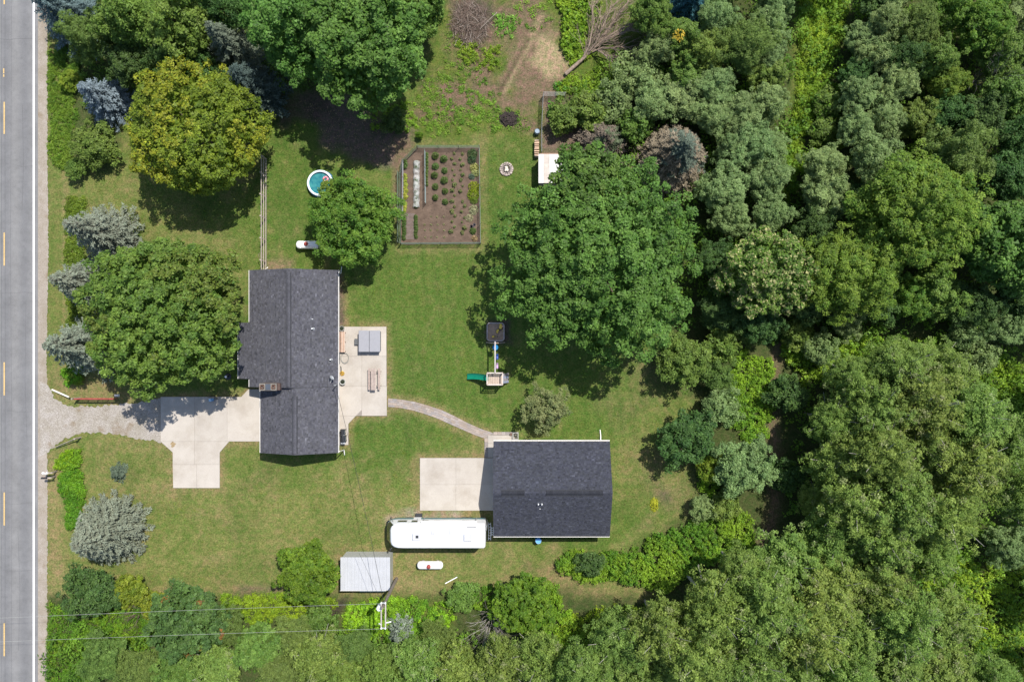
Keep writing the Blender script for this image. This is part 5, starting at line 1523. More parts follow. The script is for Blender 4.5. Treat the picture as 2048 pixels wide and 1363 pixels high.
for k, L_ in enumerate(limbs):
    mb = MB(); zs = (.5, .9 + .1 * (k % 3), 1.3 + .2 * (k % 2), 1.5)
    P_ = [G3(a_[0], a_[1], z) for a_, z in zip(L_, zs)]
    mb.tube(P_, .11 if k < 5 else .075, 6, .035, cap=False)
    for i in range(1, 4):
        d_ = (P_[i] - P_[i - 1]).normalized()
        for j in range(7 if k < 5 else 4):
            st_ = P_[i - 1].lerp(P_[i], rgf.uniform(.2, 1)); ax = Vector((rgf.gauss(0, 1), rgf.gauss(0, 1), rgf.gauss(0, .5))).normalized()
            grow(mb, st_, d_ + ax * .5, rgf.uniform(.9, 1.7), .040, 2, rgf, .5, 0, 3, 3, .05)
    mb.build('limb', M_FALL, ft)
# grey dead shrub at the south edge, leaning out of the weeds
def dead_shrub(px, py, R, h_, label, mat, seed, n_=9, dr=(0, 0)):
    rg_ = random.Random(seed); x, y = G(px, py)
    t = thing('dead_shrub', label, 'dead shrub', (x, y, 0))
    for k in range(n_):
        mb = MB(); a = 2 * math.pi * k / n_ + rg_.uniform(-.3, .3)
        d_ = Vector((math.cos(a) * R * .8 + dr[0], math.sin(a) * R * .8 + dr[1], h_))
        grow(mb, (x + .1 * math.cos(a), y + .1 * math.sin(a), 0), d_, d_.length * .62, .045, 3, rg_, .5, .02, 4, 3)
        mb.build('branch', mat, t)
M_GREYT = mat_plain('silver_grey_twig', (0.38, 0.34, 0.31), .85, .2, 3)
dead_shrub(985, 1232, 2.0, 3.2, 'leafless pale grey shrub among the weeds on the south edge', M_GREYT, 8, 11)
dead_shrub(1938, 168, 1.6, 6.0, 'grey leafless treetop showing among the right upper wood', mat_plain('ash_grey_twig', (.24, .21, .21), .9, .2), 9, 8)
dead_shrub(278, 1222, .9, 1.3, 'dull brown bare twigs between the dark and yellow shrubs by the road', M_TWIG, 10, 10)
x, y = G(902, 1160, .05)
A_ = G3(890.5, 1166, .08); B_ = G3(914.5, 1153, .08)
MB().tube([A_, B_], .045, 8).build('white_pipe', M_WHITE, None, (x, y, 0), label='white plastic pipe lying on the grass south of the propane tank', cat='pipe')

# ------------------------------------------------------------------ swing set with tower, sandbox
dx0, dy1 = G(973.5, 745, 2.2); dx1, dy0 = G(1006, 769.5, 2.2)
sw = thing('play_tower', 'wooden play tower with a green slide and a climbing wall', 'play tower', ((dx0 + dx1) / 2, (dy0 + dy1) / 2, 0))
M_PLAY = mat_plain('pale_play_timber', (0.46, 0.37, 0.30), .8, .15, 5, fine=.1)
M_PLAYW = mat_plain('whitened_timber', (0.58, 0.52, 0.46), .8, .12, 5)
for xx in (dx0 + .05, dx1 - .05):
    for yy in (dy0 + .05, dy1 - .05): MB().box(xx, yy, 1.15, .09, .09, 2.3).build('post', M_PLAY, sw)
n_ = 9
for k in range(n_):
    w = (dx1 - dx0 - .06) / n_
    MB().box(dx0 + .03 + w * (k + .5), (dy0 + dy1) / 2, 1.42, w - .014, dy1 - dy0 - .04, .03).build('deck_board', M_PLAY, sw)
for (a_, b_) in (((dx0, dy0 + .02, 2.24), (dx1, dy0 + .02, 2.24)), ((dx0, dy1 - .02, 2.24), (dx1, dy1 - .02, 2.24)), ((dx1 - .03, dy0 + .07, 2.24), (dx1 - .03, dy1 - .07, 2.24)), ((dx0 + .03, dy0 + .07, 2.24), (dx0 + .03, dy1 - .07, 2.24)),
                 ((dx0 + .1, dy0 + .03, 1.85), (dx1 - .1, dy0 + .03, 1.85)), ((dx0 + .1, dy1 - .03, 1.85), (dx1 - .1, dy1 - .03, 1.85))):
    MB().bar(a_, b_, .085, .07).build('rail', M_PLAYW, sw)
for k in range(8):
    xx = dx0 + .15 + k * (dx1 - dx0 - .3) / 7
    for yy in (dy0 + .03, dy1 - .03): MB().box(xx, yy, 1.66, .035, .03, .36).build('baluster', M_PLAY, sw)
for s_ in (0, 1):
    MB().bar((dx0 + .1, dy0 + .05 + s_ * (dy1 - dy0 - .1), .35), (dx1 - .1, dy0 + .05 + s_ * (dy1 - dy0 - .1), 1.3), .06, .06).build('brace', M_PLAY, sw)
# slide
sx_end = G(934.5, 755, .2)[0]; sya = (dy0 + dy1) / 2 + .05
mb = MB(); v = []; N_ = 16; prof_n = 9
for i in range(N_ + 1):
    t_ = i / N_; xx = dx0 + .12 + (sx_end - dx0 - .12) * t_
    z = 1.45 - 1.2 * (3 * (t_ * .98) ** 2 - 2 * (t_ * .98) ** 3) if t_ < .9 else None
    z = 1.44 * (1 - t_) ** 1.15 + .16
    yy = sya + .12 * math.sin(t_ * 2.4)
    for j in range(prof_n):
        u = -1 + 2 * j / (prof_n - 1); v.append((xx, yy + u * .27 * (1.0 if abs(u) < .99 else 1), z + .16 * abs(u) ** 3.0))
mb.add(v, [(i * prof_n + j, i * prof_n + j + 1, (i + 1) * prof_n + j + 1, (i + 1) * prof_n + j) for i in range(N_) for j in range(prof_n - 1)])
mb.add([(p_[0], p_[1], p_[2] - .04) for p_ in v], [(i * prof_n + j, i * prof_n + j + 1, (i + 1) * prof_n + j + 1, (i + 1) * prof_n + j) for i in range(N_) for j in range(prof_n - 1)])
sl = mb.build('slide', M_GREENSLIDE, sw, smooth=True)
# climbing wall
cxe = G(1015, 757, .3)[0]
for k in range(6):
    t0, t1 = k / 6, (k + 1) / 6
    a_ = Vector((dx1 + .02, (dy0 + dy1) / 2, 1.45)).lerp(Vector((cxe + .12, (dy0 + dy1) / 2, .02)), t0 + .01)
    b_ = Vector((dx1 + .02, (dy0 + dy1) / 2, 1.45)).lerp(Vector((cxe + .12, (dy0 + dy1) / 2, .02)), t1 - .01)
    MB().bar(a_, b_, dy1 - dy0 - .2, .03).build('wall_board', mat_plain('grey_board', (.36, .34, .36), .8, .12), sw)
    for yy in (-.25, .2): MB().box((a_.x + b_.x) / 2, (dy0 + dy1) / 2 + yy + (.1 if k % 2 else -.1), (a_.z + b_.z) / 2 + .04, .09, .12, .06).build('hand_hold', M_BLACK if k % 2 else M_BLUE, sw)
# swing beam
bxm = G(990.3, 0, 2.25)[0]; by_a = dy1 - .05; by_b = G(0, 682.5, 2.25)[1]
ss = thing('swing_beam', 'long pale swing beam reaching from the play tower to the sandbox', 'swing set', (bxm, (by_a + by_b) / 2, 0))
MB().bar((bxm, by_a + .06, 2.33), (bxm, by_b, 2.30), .10, .14).build('beam', mat_plain('pale_beam', (.50, .46, .45), .7, .1), ss)
for s_ in (-1, 1): MB().bar((bxm + s_ * .06, by_b - .15, 2.25), (bxm + s_ * .85, by_b - .1, 0), .09, .09).build('leg', M_PLAY, ss)
def swing(py, z, name, label, mat, disc):
    y = G(0, py, 2.2)[1]
    t = thing(name, label, 'swing', (bxm, y, 0), None)
    if disc:
        MB().lathe(bxm, y, [(0, z), (.22, z), (.27, z + .04), (.22, z + .08), (.10, z + .06), (0, z + .06)], 18).build('seat', mat, t, smooth=True)
        MB().tube([(bxm, y, z + .05), (bxm, y, 2.24)], .012, 5).build('rope', M_CABLE, t)
    else:
        mb = MB()
        for k in range(4):
            u0, u1 = -.26 + .13 * k, -.13 + .13 * k
            mb.bar((bxm + .16, y + u0, z + .12 * (u0 / .26) ** 2), (bxm + .16, y + u1, z + .12 * (u1 / .26) ** 2), .18, .03)
        mb.build('seat', mat, t)
        for s_ in (-.26, .26): MB().tube([(bxm + .16, y + s_, z + .12), (bxm, y + s_, 2.24)], .012, 5).build('chain', M_STEEL, t)
swing(694.5, 1.6, 'disc_swing', 'bright blue disc swing hanging nearest the sandbox', mat_plain('sky_blue_plastic', (.01, .19, .42), .4, .1), True)
swing(713.5, .5, 'belt_swing', 'dark blue belt swing under the middle of the beam', mat_plain('deep_blue_plastic', (.015, .06, .30), .4, .1), False)
swing(732, .6, 'belt_swing', 'pink and lilac belt swing hanging nearest the play tower', mat_plain('lilac_plastic', (.45, .28, .48), .4, .1), False)
# sandbox and toys
sbx0, sby1 = G(974.5, 646); sbx1, sby0 = G(1008, 681)
sbx = thing('sandbox', 'square timber sandbox of dark sand under the edge of the big maple', 'sandbox', ((sbx0 + sbx1) / 2, (sby0 + sby1) / 2, 0))
MB().box((sbx0 + sbx1) / 2, (sby0 + sby1) / 2, .06, sbx1 - sbx0 - .1, sby1 - sby0 - .1, .12).build('sand', mat_plain('damp_sand', (.42, .29, .20), .95, .2, 5, bmp=.8), sbx)
M_SBT = mat_plain('sandbox_timber', (0.48, 0.41, 0.38), .85, .2, 5)
for a_, b_ in (((sbx0 + .17, sby0), (sbx1 - .17, sby0)), ((sbx0 + .17, sby1), (sbx1 - .17, sby1)), ((sbx0, sby0 + .17), (sbx0, sby1 - .17)), ((sbx1, sby0 + .17), (sbx1, sby1 - .17)),
               ((sbx0, sby0 + .17), (sbx0 + .17, sby0)), ((sbx1, sby0 + .17), (sbx1 - .17, sby0)), ((sbx0, sby1 - .17), (sbx0 + .17, sby1)), ((sbx1, sby1 - .17), (sbx1 - .17, sby1))):
    MB().bar((a_[0], a_[1], .12), (b_[0], b_[1], .12), .10, .2).build('sandbox_edge', M_SBT, sbx)
M_YEL = mat_plain('yellow_plastic', (0.70, 0.48, 0.06), .5, .1)
def toy_truck(px, py, s_, rz, label, mat):
    x, y = G(px, py, .2); t = thing('toy_truck', label, 'toy truck', (x, y, .12), 'toy trucks in the sandbox', rz)
    def lb(cx_, cy_, cz_, sx2, sy2, sz2, nm, mt_):
        MB().box(cx_ * s_, cy_ * s_, cz_ * s_, sx2 * s_, sy2 * s_, sz2 * s_).build(nm, mt_, t, org=(0, 0, 0))
    lb(-.06, 0, .14, .28, .20, .12, 'dump_bed', mat); lb(.15, 0, .14, .12, .18, .16, 'cab', M_BLACK if s_ < .9 else mat); lb(0, 0, .06, .4, .14, .04, 'chassis', M_BLACK)
    for wx in (-.12, .13):
        for wy in (-.1, .1):
            MB().tube([(wx * s_, (wy - .025) * s_, .05 * s_), (wx * s_, (wy + .025) * s_, .05 * s_)], .05 * s_, 8).build('wheel', M_BLACK, t, org=(0, 0, 0))
toy_truck(1001, 652.5, 1.15, 1.5, 'largest yellow toy truck in the sandbox corner under the maple', M_YEL)
toy_truck(996.5, 660, .85, .6, 'small yellow toy truck just below the largest one', M_YEL)
toy_truck(1004.5, 660, .7, 2.3, 'small tan toy truck at the right edge of the sandbox', mat_plain('tan_plastic', (.42, .30, .14), .5, .1))
toy_truck(994, 663, .7, 2.0, 'leftmost yellow toy truck of the upper cluster', M_YEL)
toy_truck(987.5, 672.8, .8, 0.1, 'left yellow toy truck of the pair at the bottom of the sandbox', M_YEL)
toy_truck(991.8, 672.8, .7, 0.0, 'right pale yellow toy truck of the pair at the sandbox bottom', mat_plain('pale_yellow_plastic', (.58, .46, .20), .5, .1))
# stepping stones / ornament at the garage landing
x, y = G(1031, 872, .3)
pl = thing('stone_planter', 'small grey square stone planter at the corner of the garage landing', 'planter', (x, y, 0))
for sx_, sy_, w, d in ((0, .3, .56, .1), (0, -.3, .56, .1), (.24, 0, .1, .5), (-.24, 0, .1, .5)):
    MB().box(x + sx_, y + sy_, .15, w, d, .3).build('stone', M_POTG, pl)
link_mesh('plant', plant_mesh('plant', .2, .25, 60, .09, .5, (.03, .05, .03), (.08, .1, .06), 31), pl, (0, 0, .1))
x, y = G(1022, 868, .1)
MB().lathe(x, y, [(0, .06), (.10, .06), (.13, .16), (.10, .26), (.06, .27), (0, .27)], 12).build('clay_pot', mat_plain('brown_clay', (.17, .10, .075), .8, .2), None, (x, y, .06), label='small brown clay pot on the pavers by the garage landing', cat='pot')

# ------------------------------------------------------------------ gate, road bits, mailboxes
gx0_, gy0_ = G(148, 797.5, 1.15); gx1_, gy1_ = G(227, 797.5, 1.15)
gt = thing('field_gate', 'red tubular steel gate standing open beside the gravel drive', 'gate', ((gx0_ + gx1_) / 2, gy0_, 0))
for k, z in enumerate((.28, .50, .72, .94, 1.16)):
    MB().tube([(gx0_, gy0_, z), (gx1_, gy1_, z)], .026 if k < 4 else .06, 8).build('rail', M_RED, gt)
for k in range(5):
    x = gx0_ + (gx1_ - gx0_) * k / 4
    MB().bar((x, gy0_, .26), (x, gy0_, 1.16), .05).build('upright', M_RED, gt)
MB().cyl(gx0_ - .12, gy0_ + .02, 0, 1.35, .09, .085, 10).build('gate_post', M_WOODGREY, gt)
xq, yq = G(230, 791, .5)
mb = MB().box(xq, yq, .12, .40, .22, .2).box(xq - .1, yq, .24, .12, .2, .05).box(xq + .1, yq, .24, .12, .2, .05)
mb.build('concrete_block', mat_plain('white_block', (.62, .60, .57), .85, .08), None, (xq, yq, 0), label='white concrete block at the far end of the red gate', cat='concrete block')
A_ = G3(104, 778.5, .12); B_ = G3(138, 793.5, .55)
MB().bar(A_, B_, .13, .10).build('white_beam', mat_plain('weathered_white_board', (.62, .58, .50), .75, .1), None, tuple(A_), label='long off-white beam propped against the gate post by the road', cat='beam')
A_ = G3(109, 894, .5); B_ = G3(148, 877, 1.05)
lb_ = thing('rail_board', 'grey weathered board fence panel beside the drive mouth', 'fence', (*G(140, 884), 0))
MB().bar((A_.x, A_.y, .45), (B_.x, B_.y, .85), .04, .16).build('rail', M_WOODGREY, lb_)
MB().bar((A_.x + .03, A_.y - .05, .25), (B_.x + .03, B_.y - .05, .55), .04, .14).build('rail', M_WOODGREY, lb_)
MB().cyl(B_.x + .06, B_.y, 0, 1.15, .08, .08, 10).build('post', M_WOODGREY, lb_)
def mailbox(px, py, L_, label, mat):
    x, y = G(px, py, 1.15)
    t = thing('mailbox', label, 'mailbox', (x + .35, y, 0), 'mailboxes at the road')
    mb = MB(); sec = [(-.085, 0), (.085, 0), (.085, .12)] + [(.085 * math.cos(math.pi * i / 6), .12 + .085 * math.sin(math.pi * i / 6)) for i in range(1, 7)]
    n_ = len(sec); v = [(x - L_ / 2, y + s_[0], 1.08 + s_[1]) for s_ in sec] + [(x + L_ / 2, y + s_[0], 1.08 + s_[1]) for s_ in sec]
    mb.add(v, [(k, (k + 1) % n_, n_ + (k + 1) % n_, n_ + k) for k in range(n_)] + [tuple(range(n_)), tuple(range(n_, 2 * n_))])
    mb.build('box', mat, t)
    MB().box(x + .22, y, 1.05, .8, .12, .05).build('arm', M_WOODGREY, t)
    MB().box(x + .42, y, .53, .1, .1, 1.06).build('post', M_WOODGREY, t)
    MB().box(x + .05, y + .1, 1.25, .05, .02, .18).build('flag', M_RED, t)
mailbox(90.5, 945.5, .50, 'white mailbox on a post at the edge of the road', M_WHITE)
mailbox(88.5, 955.5, .50, 'black mailbox on a post just south of the white one', M_BLACK)
# toys and lamp by the drive
x, y = G(425, 797, .35)
tc = thing('tricycle', 'small blue child tricycle on the shaded top edge of the driveway', 'tricycle', (x, y, .09))
M_LB = mat_plain('light_blue_paint', (.16, .34, .55), .4, .1)
MB().tube([(x - .28, y - .05, .42), (x, y - .08, .36), (x + .24, y, .40)], .04, 6).build('frame', M_LB, tc)
MB().box(x + .02, y - .08, .46, .28, .24, .06).build('seat', M_LB, tc, bevel=.02)
MB().box(x - .2, y - .12, .40, .26, .28, .10).build('front_panel', mat_plain('pale_blue_panel', (.35, .5, .62), .4, .1), tc, bevel=.03)
MB().tube([(x + .26, y - .22, .66), (x + .28, y + .22, .66)], .025, 6).build('handlebar', M_BLACK, tc)
MB().tube([(x + .27, y, .3), (x + .27, y, .66)], .025, 6).build('fork', M_LB, tc)
for wx, wy, r_ in ((.28, 0, .19), (-.25, .2, .13), (-.25, -.24, .13)): MB().tube([(x + wx, y + wy - .03, .09 + r_), (x + wx, y + wy + .03, .09 + r_)], r_, 12).build('wheel', M_BLACK, tc)
x, y = G(453.5, 752.5, .4)
gb = thing('gazing_ball', 'pale ball on a dark round base in the maple shade by the house', 'garden ornament', (x, y, 0))
MB().lathe(x, y, [(0, .62 + .13 * math.cos(math.pi))] + [(.13 * math.sin(math.pi * i / 8), .62 - .13 * math.cos(math.pi * i / 8)) for i in range(1, 9)], 14).build('ball', mat_plain('silver_glass', (.8, .8, .85), .1, .02, metal=.6), gb, smooth=True)
MB().lathe(x, y, [(0, 0), (.3, 0), (.3, .06), (.1, .12), (.08, .5), (0, .5)], 14).build('pedestal', M_BLACK, gb, smooth=True)
x, y = G(1087.5, 192, 1.2)

# ------------------------------------------------------------------ utility pole, wires
b_ = G3(797, 1157, 0); t_ = G3(760.5, 1213, 8.2)
pb = Vector(((b_.x + t_.x) / 2, (b_.y + t_.y) / 2, 0))
up = thing('utility_pole', 'tall grey utility pole with two crossarms and a transformer beside the metal shed', 'utility pole', tuple(pb))
MB().tube([(pb.x, pb.y, -.1), (pb.x, pb.y, 8.3)], .16, 10, .11).build('pole', mat_plain('grey_pole_wood', (.21, .175, .14), .9, .2, 4), up)
M_ARM = mat_plain('pale_crossarm', (.40, .36, .32), .8, .1)
for dx in (-.16, .20):
    MB().box(pb.x + dx, pb.y - .78, 7.75, .10, 2.25, .13).build('crossarm', M_ARM, up)
for dy in (.28, -1.83):
    MB().box(pb.x + .02, pb.y + dy, 7.84, .46, .10, .06).build('spacer', M_STEEL, up)
    for dx in (-.14, .2):
        MB().lathe(pb.x + dx, pb.y + dy, [(.03, 7.8), (.07, 7.88), (.05, 7.93), (.07, 7.98), (.03, 8.06), (0, 8.06)], 10).build('insulator', M_WHITE, up, smooth=True)
tr_ = MB().lathe(pb.x - .42, pb.y - .38, [(0, 6.5), (.22, 6.5), (.24, 6.6), (.24, 7.3), (.2, 7.36), (0, 7.36)], 16).build('transformer', mat_plain('pale_grey_enamel', (.60, .63, .66), .4, .05), up, smooth=True)
MB().cyl(pb.x - .42, pb.y - .38, 7.36, 7.6, .05, .03, 8).build('bushing', M_WHITE, tr_)
MB().box(pb.x - .2, pb.y - .2, 7.0, .3, .12, .5).build('bracket', M_STEEL, up)
for dx, dy in ((-.38, -1.55), (.62, -1.4)):
    MB().tube([(pb.x + dx, pb.y + dy, 7.55), (pb.x + dx * .4, pb.y + dy, 7.8)], .05, 6).build('cutout_fuse', M_WHITE, up)
def wire(label, a, b, sag, r, mat, mids=12, grp=None):
    a, b = Vector(a), Vector(b)
    pts = [a.lerp(b, i / mids) - Vector((0, 0, sag * 4 * (i / mids) * (1 - i / mids))) for i in range(mids + 1)]
    mb = MB().tube(pts, r, 4)
    return mb.build('power_line', mat, None, tuple(a), label=label, cat='power line', group=grp)
e1 = G3(-560, 1262, 8.1); e2 = G3(-560, 1308, 8.1)
wire('upper of the two pale power lines crossing the lower left corner', (pb.x - .2, pb.y + .28, 8.02), e1, .45, .010, M_WIRE, grp='power lines over the road')
wire('lower of the two pale power lines crossing the lower left corner', (pb.x - .2, pb.y - 1.83, 8.02), e2, .45, .010, M_WIRE, grp='power lines over the road')
wire('dark service cable running from the utility pole across the lawn to the house', (pb.x - .05, pb.y + .1, 7.2), (mx - .1, my, 4.1), .55, .016, M_CABLE)
wire('thin second cable dropping from the pole towards the shed roof', (pb.x - .1, pb.y - .1, 7.4), G3(718, 1105, 5.2), .1, .010, M_CABLE)
# ------------------------------------------------------------------ weeds, tall grass, undergrowth
def scatter(name, label, cat, polys, per_m2, h_, c0, c1, leaf, m, seed, asp=.5, crad=.34, z0=0.0, kind='stuff', mat=None, flow=None):
    rng = np.random.RandomState(seed); WG = 1.32 if name in ('weeds', 'tall_grass', 'fern_clump') else 1.0
    WG = np.array((WG * .88, WG, WG * .8))
    C0 = np.array(c0) * FOL * WG; C1 = np.array(c1) * FOL * WG; PX = []
    for poly in polys:
        q = np.array(PG(poly)); lo, hi = q.min(0), q.max(0); per = per_m2 if kind != 'stuff' or name in ('lawn_tufts', 'undergrowth') or per_m2 < 1.5 or h_ < .3 else per_m2 * 2.6
        n = int((hi[0] - lo[0]) * (hi[1] - lo[1]) * per)
        p = rng.uniform(0, 1, (n, 2)) * (hi - lo) + lo
        jit = (fbm(p[:, 0], p[:, 1], 1.1, seed % 9) - .5) * 1.6
        PX.append(p[sdf([tuple(a) for a in q], p[:, 0], p[:, 1]) + jit > 0])
    p = np.concatenate(PX); nc = len(p)
    hh = h_ * (.35 + 1.1 * fbm(p[:, 0], p[:, 1], 2.4, seed % 7 + 2)) * rng.uniform(.75, 1.2, nc)
    tone = (.78 + .44 * fbm(p[:, 0], p[:, 1], 1.7, seed % 5 + 4)) * rng.uniform(.85, 1.15, nc)
    mixc = np.clip(fbm(p[:, 0], p[:, 1], 3.2, seed % 11) * 2.2 - .6 + .25 * rng.normal(size=nc), 0, 1)
    idx = np.repeat(np.arange(nc), m); n = len(idx)
    d = nrmz(rng.normal(size=(n, 3)) * .8 + np.array([0, 0, .7])); d[:, 2] = np.abs(d[:, 2])
    cr = crad * rng.uniform(.6, 1.25, nc)
    P = np.concatenate([p[idx], np.zeros((n, 1))], 1) + d * (cr[idx] * rng.uniform(.3, 1, n))[:, None]
    P[:, 2] = z0 + hh[idx] * rng.uniform(.35, 1, n) * (.55 + .45 * d[:, 2])
    N = nrmz(d * .5 + np.array([0, 0, .6]) + rng.normal(size=(n, 3)) * .42)
    C = (C0 + (C1 - C0) * mixc[idx][:, None]) * (tone[idx] * (1 + .18 * rng.normal(size=n)).clip(.5, 1.6))[:, None]
    T = None if flow is None else np.array([flow[0], flow[1], .5]) + rng.normal(size=(n, 3)) * .5
    V, CC = leaf_arrays(P, N, leaf * rng.uniform(.6, 1.3, n), asp, C, rng, T)
    o = link_mesh(name, leaf_object_mesh(name, V, CC, mat or M_LEAF))
    return tag(o, label, cat, None, kind)
BRI0, BRI1 = (.050, .088, .014), (.105, .138, .018)
scatter('undergrowth', 'tangled green undergrowth filling the floor of the wood between the trees', 'undergrowth', [[(1250, 330), (1330, 640), (1480, 660), (1560, 690), (1590, 760), (1560, 880), (1575, 1000), (1540, 1110), (1400, 1190), (1330, 1215), (1100, 1300), (900, 1250), (560, 1230), (98, 1260), (98, 1480), (2160, 1480), (2160, -90), (1300, -90), (1290, 60), (1130, 200)]],
        1.25, 2.3, (.048, .080, .016), (.100, .138, .026), .28, 22, 1, .6, .7)
scatter('undergrowth', 'dark undergrowth beneath the trees of the upper left corner', 'undergrowth', [[(140, -80), (880, -80), (840, 150), (640, 170), (540, 230), (250, 200), (170, 230)]], 1.1, 1.6, (.032, .058, .016), (.07, .10, .024), .26, 26, 2, .6, .6)
scatter('weeds', 'bright yellow green weeds along the east woodland trail', 'weeds', [[(1478, 700), (1540, 720), (1548, 800), (1535, 860), (1500, 885), (1455, 850), (1450, 780)]], 5, .9, BRI0, BRI1, .20, 26, 3)
scatter('weeds', 'strip of bright weeds at the right edge of the mown lawn', 'weeds', [[(1396, 895), (1440, 900), (1430, 1010), (1398, 1005)]], 6, .9, (.055, .10, .012), (.115, .148, .018), .20, 26, 4)
scatter('weeds', 'broad bank of bright weeds southeast of the garage', 'weeds', [[(1215, 1108), (1262, 1102), (1300, 1072), (1395, 1036), (1450, 1022), (1510, 1030), (1508, 1100), (1420, 1120), (1370, 1150), (1330, 1185), (1285, 1165), (1240, 1160)]], 5.5, 1.1, (.045, .085, .014), (.108, .14, .02), .22, 28, 5)
scatter('weeds', 'oval island of green weeds on the grass south of the garage', 'weeds', [[(1113, 1130), (1125, 1108), (1165, 1098), (1225, 1104), (1242, 1130), (1236, 1158), (1190, 1162), (1145, 1158)]], 7, .9, (.05, .09, .014), (.11, .142, .02), .20, 28, 6)
scatter('weeds', 'bright green nettles around the foot of the utility pole', 'weeds', [[(690, 1205), (770, 1192), (898, 1196), (912, 1235), (870, 1275), (740, 1280), (690, 1265)]], 5, .8, BRI0, (.13, .175, .016), .20, 26, 7)
scatter('weeds', 'lush weeds surrounding the leafless grey shrub', 'weeds', [[(898, 1180), (1020, 1172), (1105, 1168), (1128, 1210), (1190, 1290), (1060, 1300), (1030, 1230), (930, 1215)]], 4.5, .9, BRI0, BRI1, .20, 26, 8)
scatter('weeds', 'yellow green weed strip below the tan grass track', 'weeds', [[(1118, 1235), (1200, 1215), (1335, 1198), (1375, 1230), (1250, 1265), (1150, 1330), (1110, 1290)]], 5, .8, (.06, .095, .012), (.12, .145, .015), .18, 26, 9)
scatter('weeds', 'bright weed strip between the oak and the bright green tree', 'weeds', [[(445, 1188), (560, 1186), (690, 1195), (660, 1215), (640, 1245), (560, 1240), (520, 1248), (450, 1235)]], 7, .5, (.07, .105, .012), (.125, .148, .015), .17, 24, 10)
scatter('weeds', 'yellow green weeds filling the verge in the lower left corner', 'weeds', [[(98, 1212), (180, 1235), (280, 1188), (345, 1185), (330, 1240), (300, 1290), (200, 1300), (170, 1460), (98, 1460)]], 5, .6, (.052, .085, .012), (.108, .13, .016), .18, 26, 11)
scatter('tall_grass', 'tall green grass growing in the roadside ditch above the drive', 'tall grass', [[(134, 395), (172, 395), (172, 640), (168, 700), (168, 770), (136, 770), (132, 640)]], 14, .45, (.042, .064, .012), (.075, .096, .018), .22, 22, 12, .28, .25)
scatter('tall_grass', 'bright tall grass in the roadside ditch below the drive', 'tall grass', [[(121, 905), (140, 896), (165, 898), (171, 960), (168, 1040), (140, 1060), (130, 1000), (124, 950)]], 15, .6, (.045, .08, .010), (.092, .122, .014), .24, 26, 13, .28, .27)
scatter('fern_clump', 'lime green fern-like clump at the ditch just below the drive', 'plant', [[(112, 935), (125, 905), (150, 900), (152, 925), (128, 940)]], 10, .7, (.06, .11, .008), (.105, .148, .010), .26, 26, 14, .3, .3)
scatter('weeds', 'lime green weeds in the ditch just above the gravel drive', 'weeds', [[(126, 712), (160, 712), (166, 730), (162, 768), (136, 770)]], 8, .6, (.055, .10, .008), (.09, .13, .012), .2, 26, 15)
scatter('tall_grass', 'rough green verge grass beside the road in the upper left', 'tall grass', [[(97, 95), (135, 80), (160, 130), (150, 230), (140, 330), (128, 350), (98, 310)]], 11, .4, (.046, .072, .012), (.092, .108, .02), .22, 22, 16, .28, .26)
scatter('tall_grass', 'sunlit yellow green meadow lane between the grey green trees', 'tall grass', [[(1592, -60), (1700, -60), (1694, 60), (1660, 130), (1640, 200), (1620, 260), (1600, 340), (1575, 420), (1565, 340), (1590, 220), (1600, 100)], [(1625, 190), (1670, 170), (1690, 290), (1620, 300)]], 9, .55, (.075, .105, .014), (.145, .155, .024), .24, 26, 17, .3, .32)
scatter('weeds', 'dense bright leafy weeds left of the fallen tree', 'weeds', [[(1108, -40), (1205, -40), (1192, 60), (1180, 105), (1148, 128), (1128, 90), (1118, 40)]], 6, .8, (.05, .095, .012), (.11, .145, .02), .24, 26, 18, .7)
scatter('weeds', 'green weeds below the fallen trunk', 'weeds', [[(1120, 165), (1160, 140), (1230, 120), (1250, 160), (1180, 190), (1110, 195)]], 5, .5, BRI0, BRI1, .18, 22, 19)
scatter('weeds', 'green weeds below the brush pile', 'weeds', [[(908, 80), (925, 70), (960, 95), (1000, 100), (985, 140), (950, 135), (915, 110)]], 4.5, .45, BRI0, BRI1, .17, 22, 20)
scatter('weeds', 'small leafy weeds right of the brush pile', 'weeds', [[(985, 30), (1010, 25), (1035, 45), (1020, 75), (990, 75)]], 4, .4, (.055, .10, .02), (.10, .14, .04), .17, 20, 21)
scatter('weeds', 'thin green weeds creeping over the bare ground of the clearing', 'weeds', [[(850, 150), (960, 130), (1010, 200), (1060, 255), (960, 250), (840, 260), (840, 190)], [(835, 190), (900, 170), (930, 220), (835, 240)], [(1030, 0), (1105, -20), (1110, 50), (1050, 60)], [(830, 205), (1000, 215), (1050, 262), (835, 275)], [(885, 60), (920, 60), (930, 170), (890, 170)]], 3.6, .24, (.055, .085, .016), (.105, .13, .028), .14, 26, 22, .5, .36)
scatter('weeds', 'leggy green weeds inside the hen run', 'weeds', [[(1090, 215), (1110, 205), (1160, 215), (1150, 270), (1110, 262)], [(1110, 165), (1140, 168), (1140, 185), (1112, 185)]], 3.5, .8, (.045, .09, .016), (.10, .145, .03), .2, 22, 23)
scatter('weeds', 'green ground vines along the shaded left side of the top maples', 'weeds', [[(745, 215), (830, 205), (840, 250), (790, 262), (735, 250)]], 3, .4, (.05, .09, .014), (.09, .13, .02), .17, 22, 24)
scatter('weeds', 'sunlit scrub in the lower right corner of the wood', 'weeds', [[(1790, 1085), (1900, 1090), (1990, 1130), (2140, 1180), (2140, 1440), (2000, 1420), (1950, 1300), (1860, 1180)]], 3.5, 1.0, (.065, .105, .016), (.12, .155, .024), .22, 24, 25)
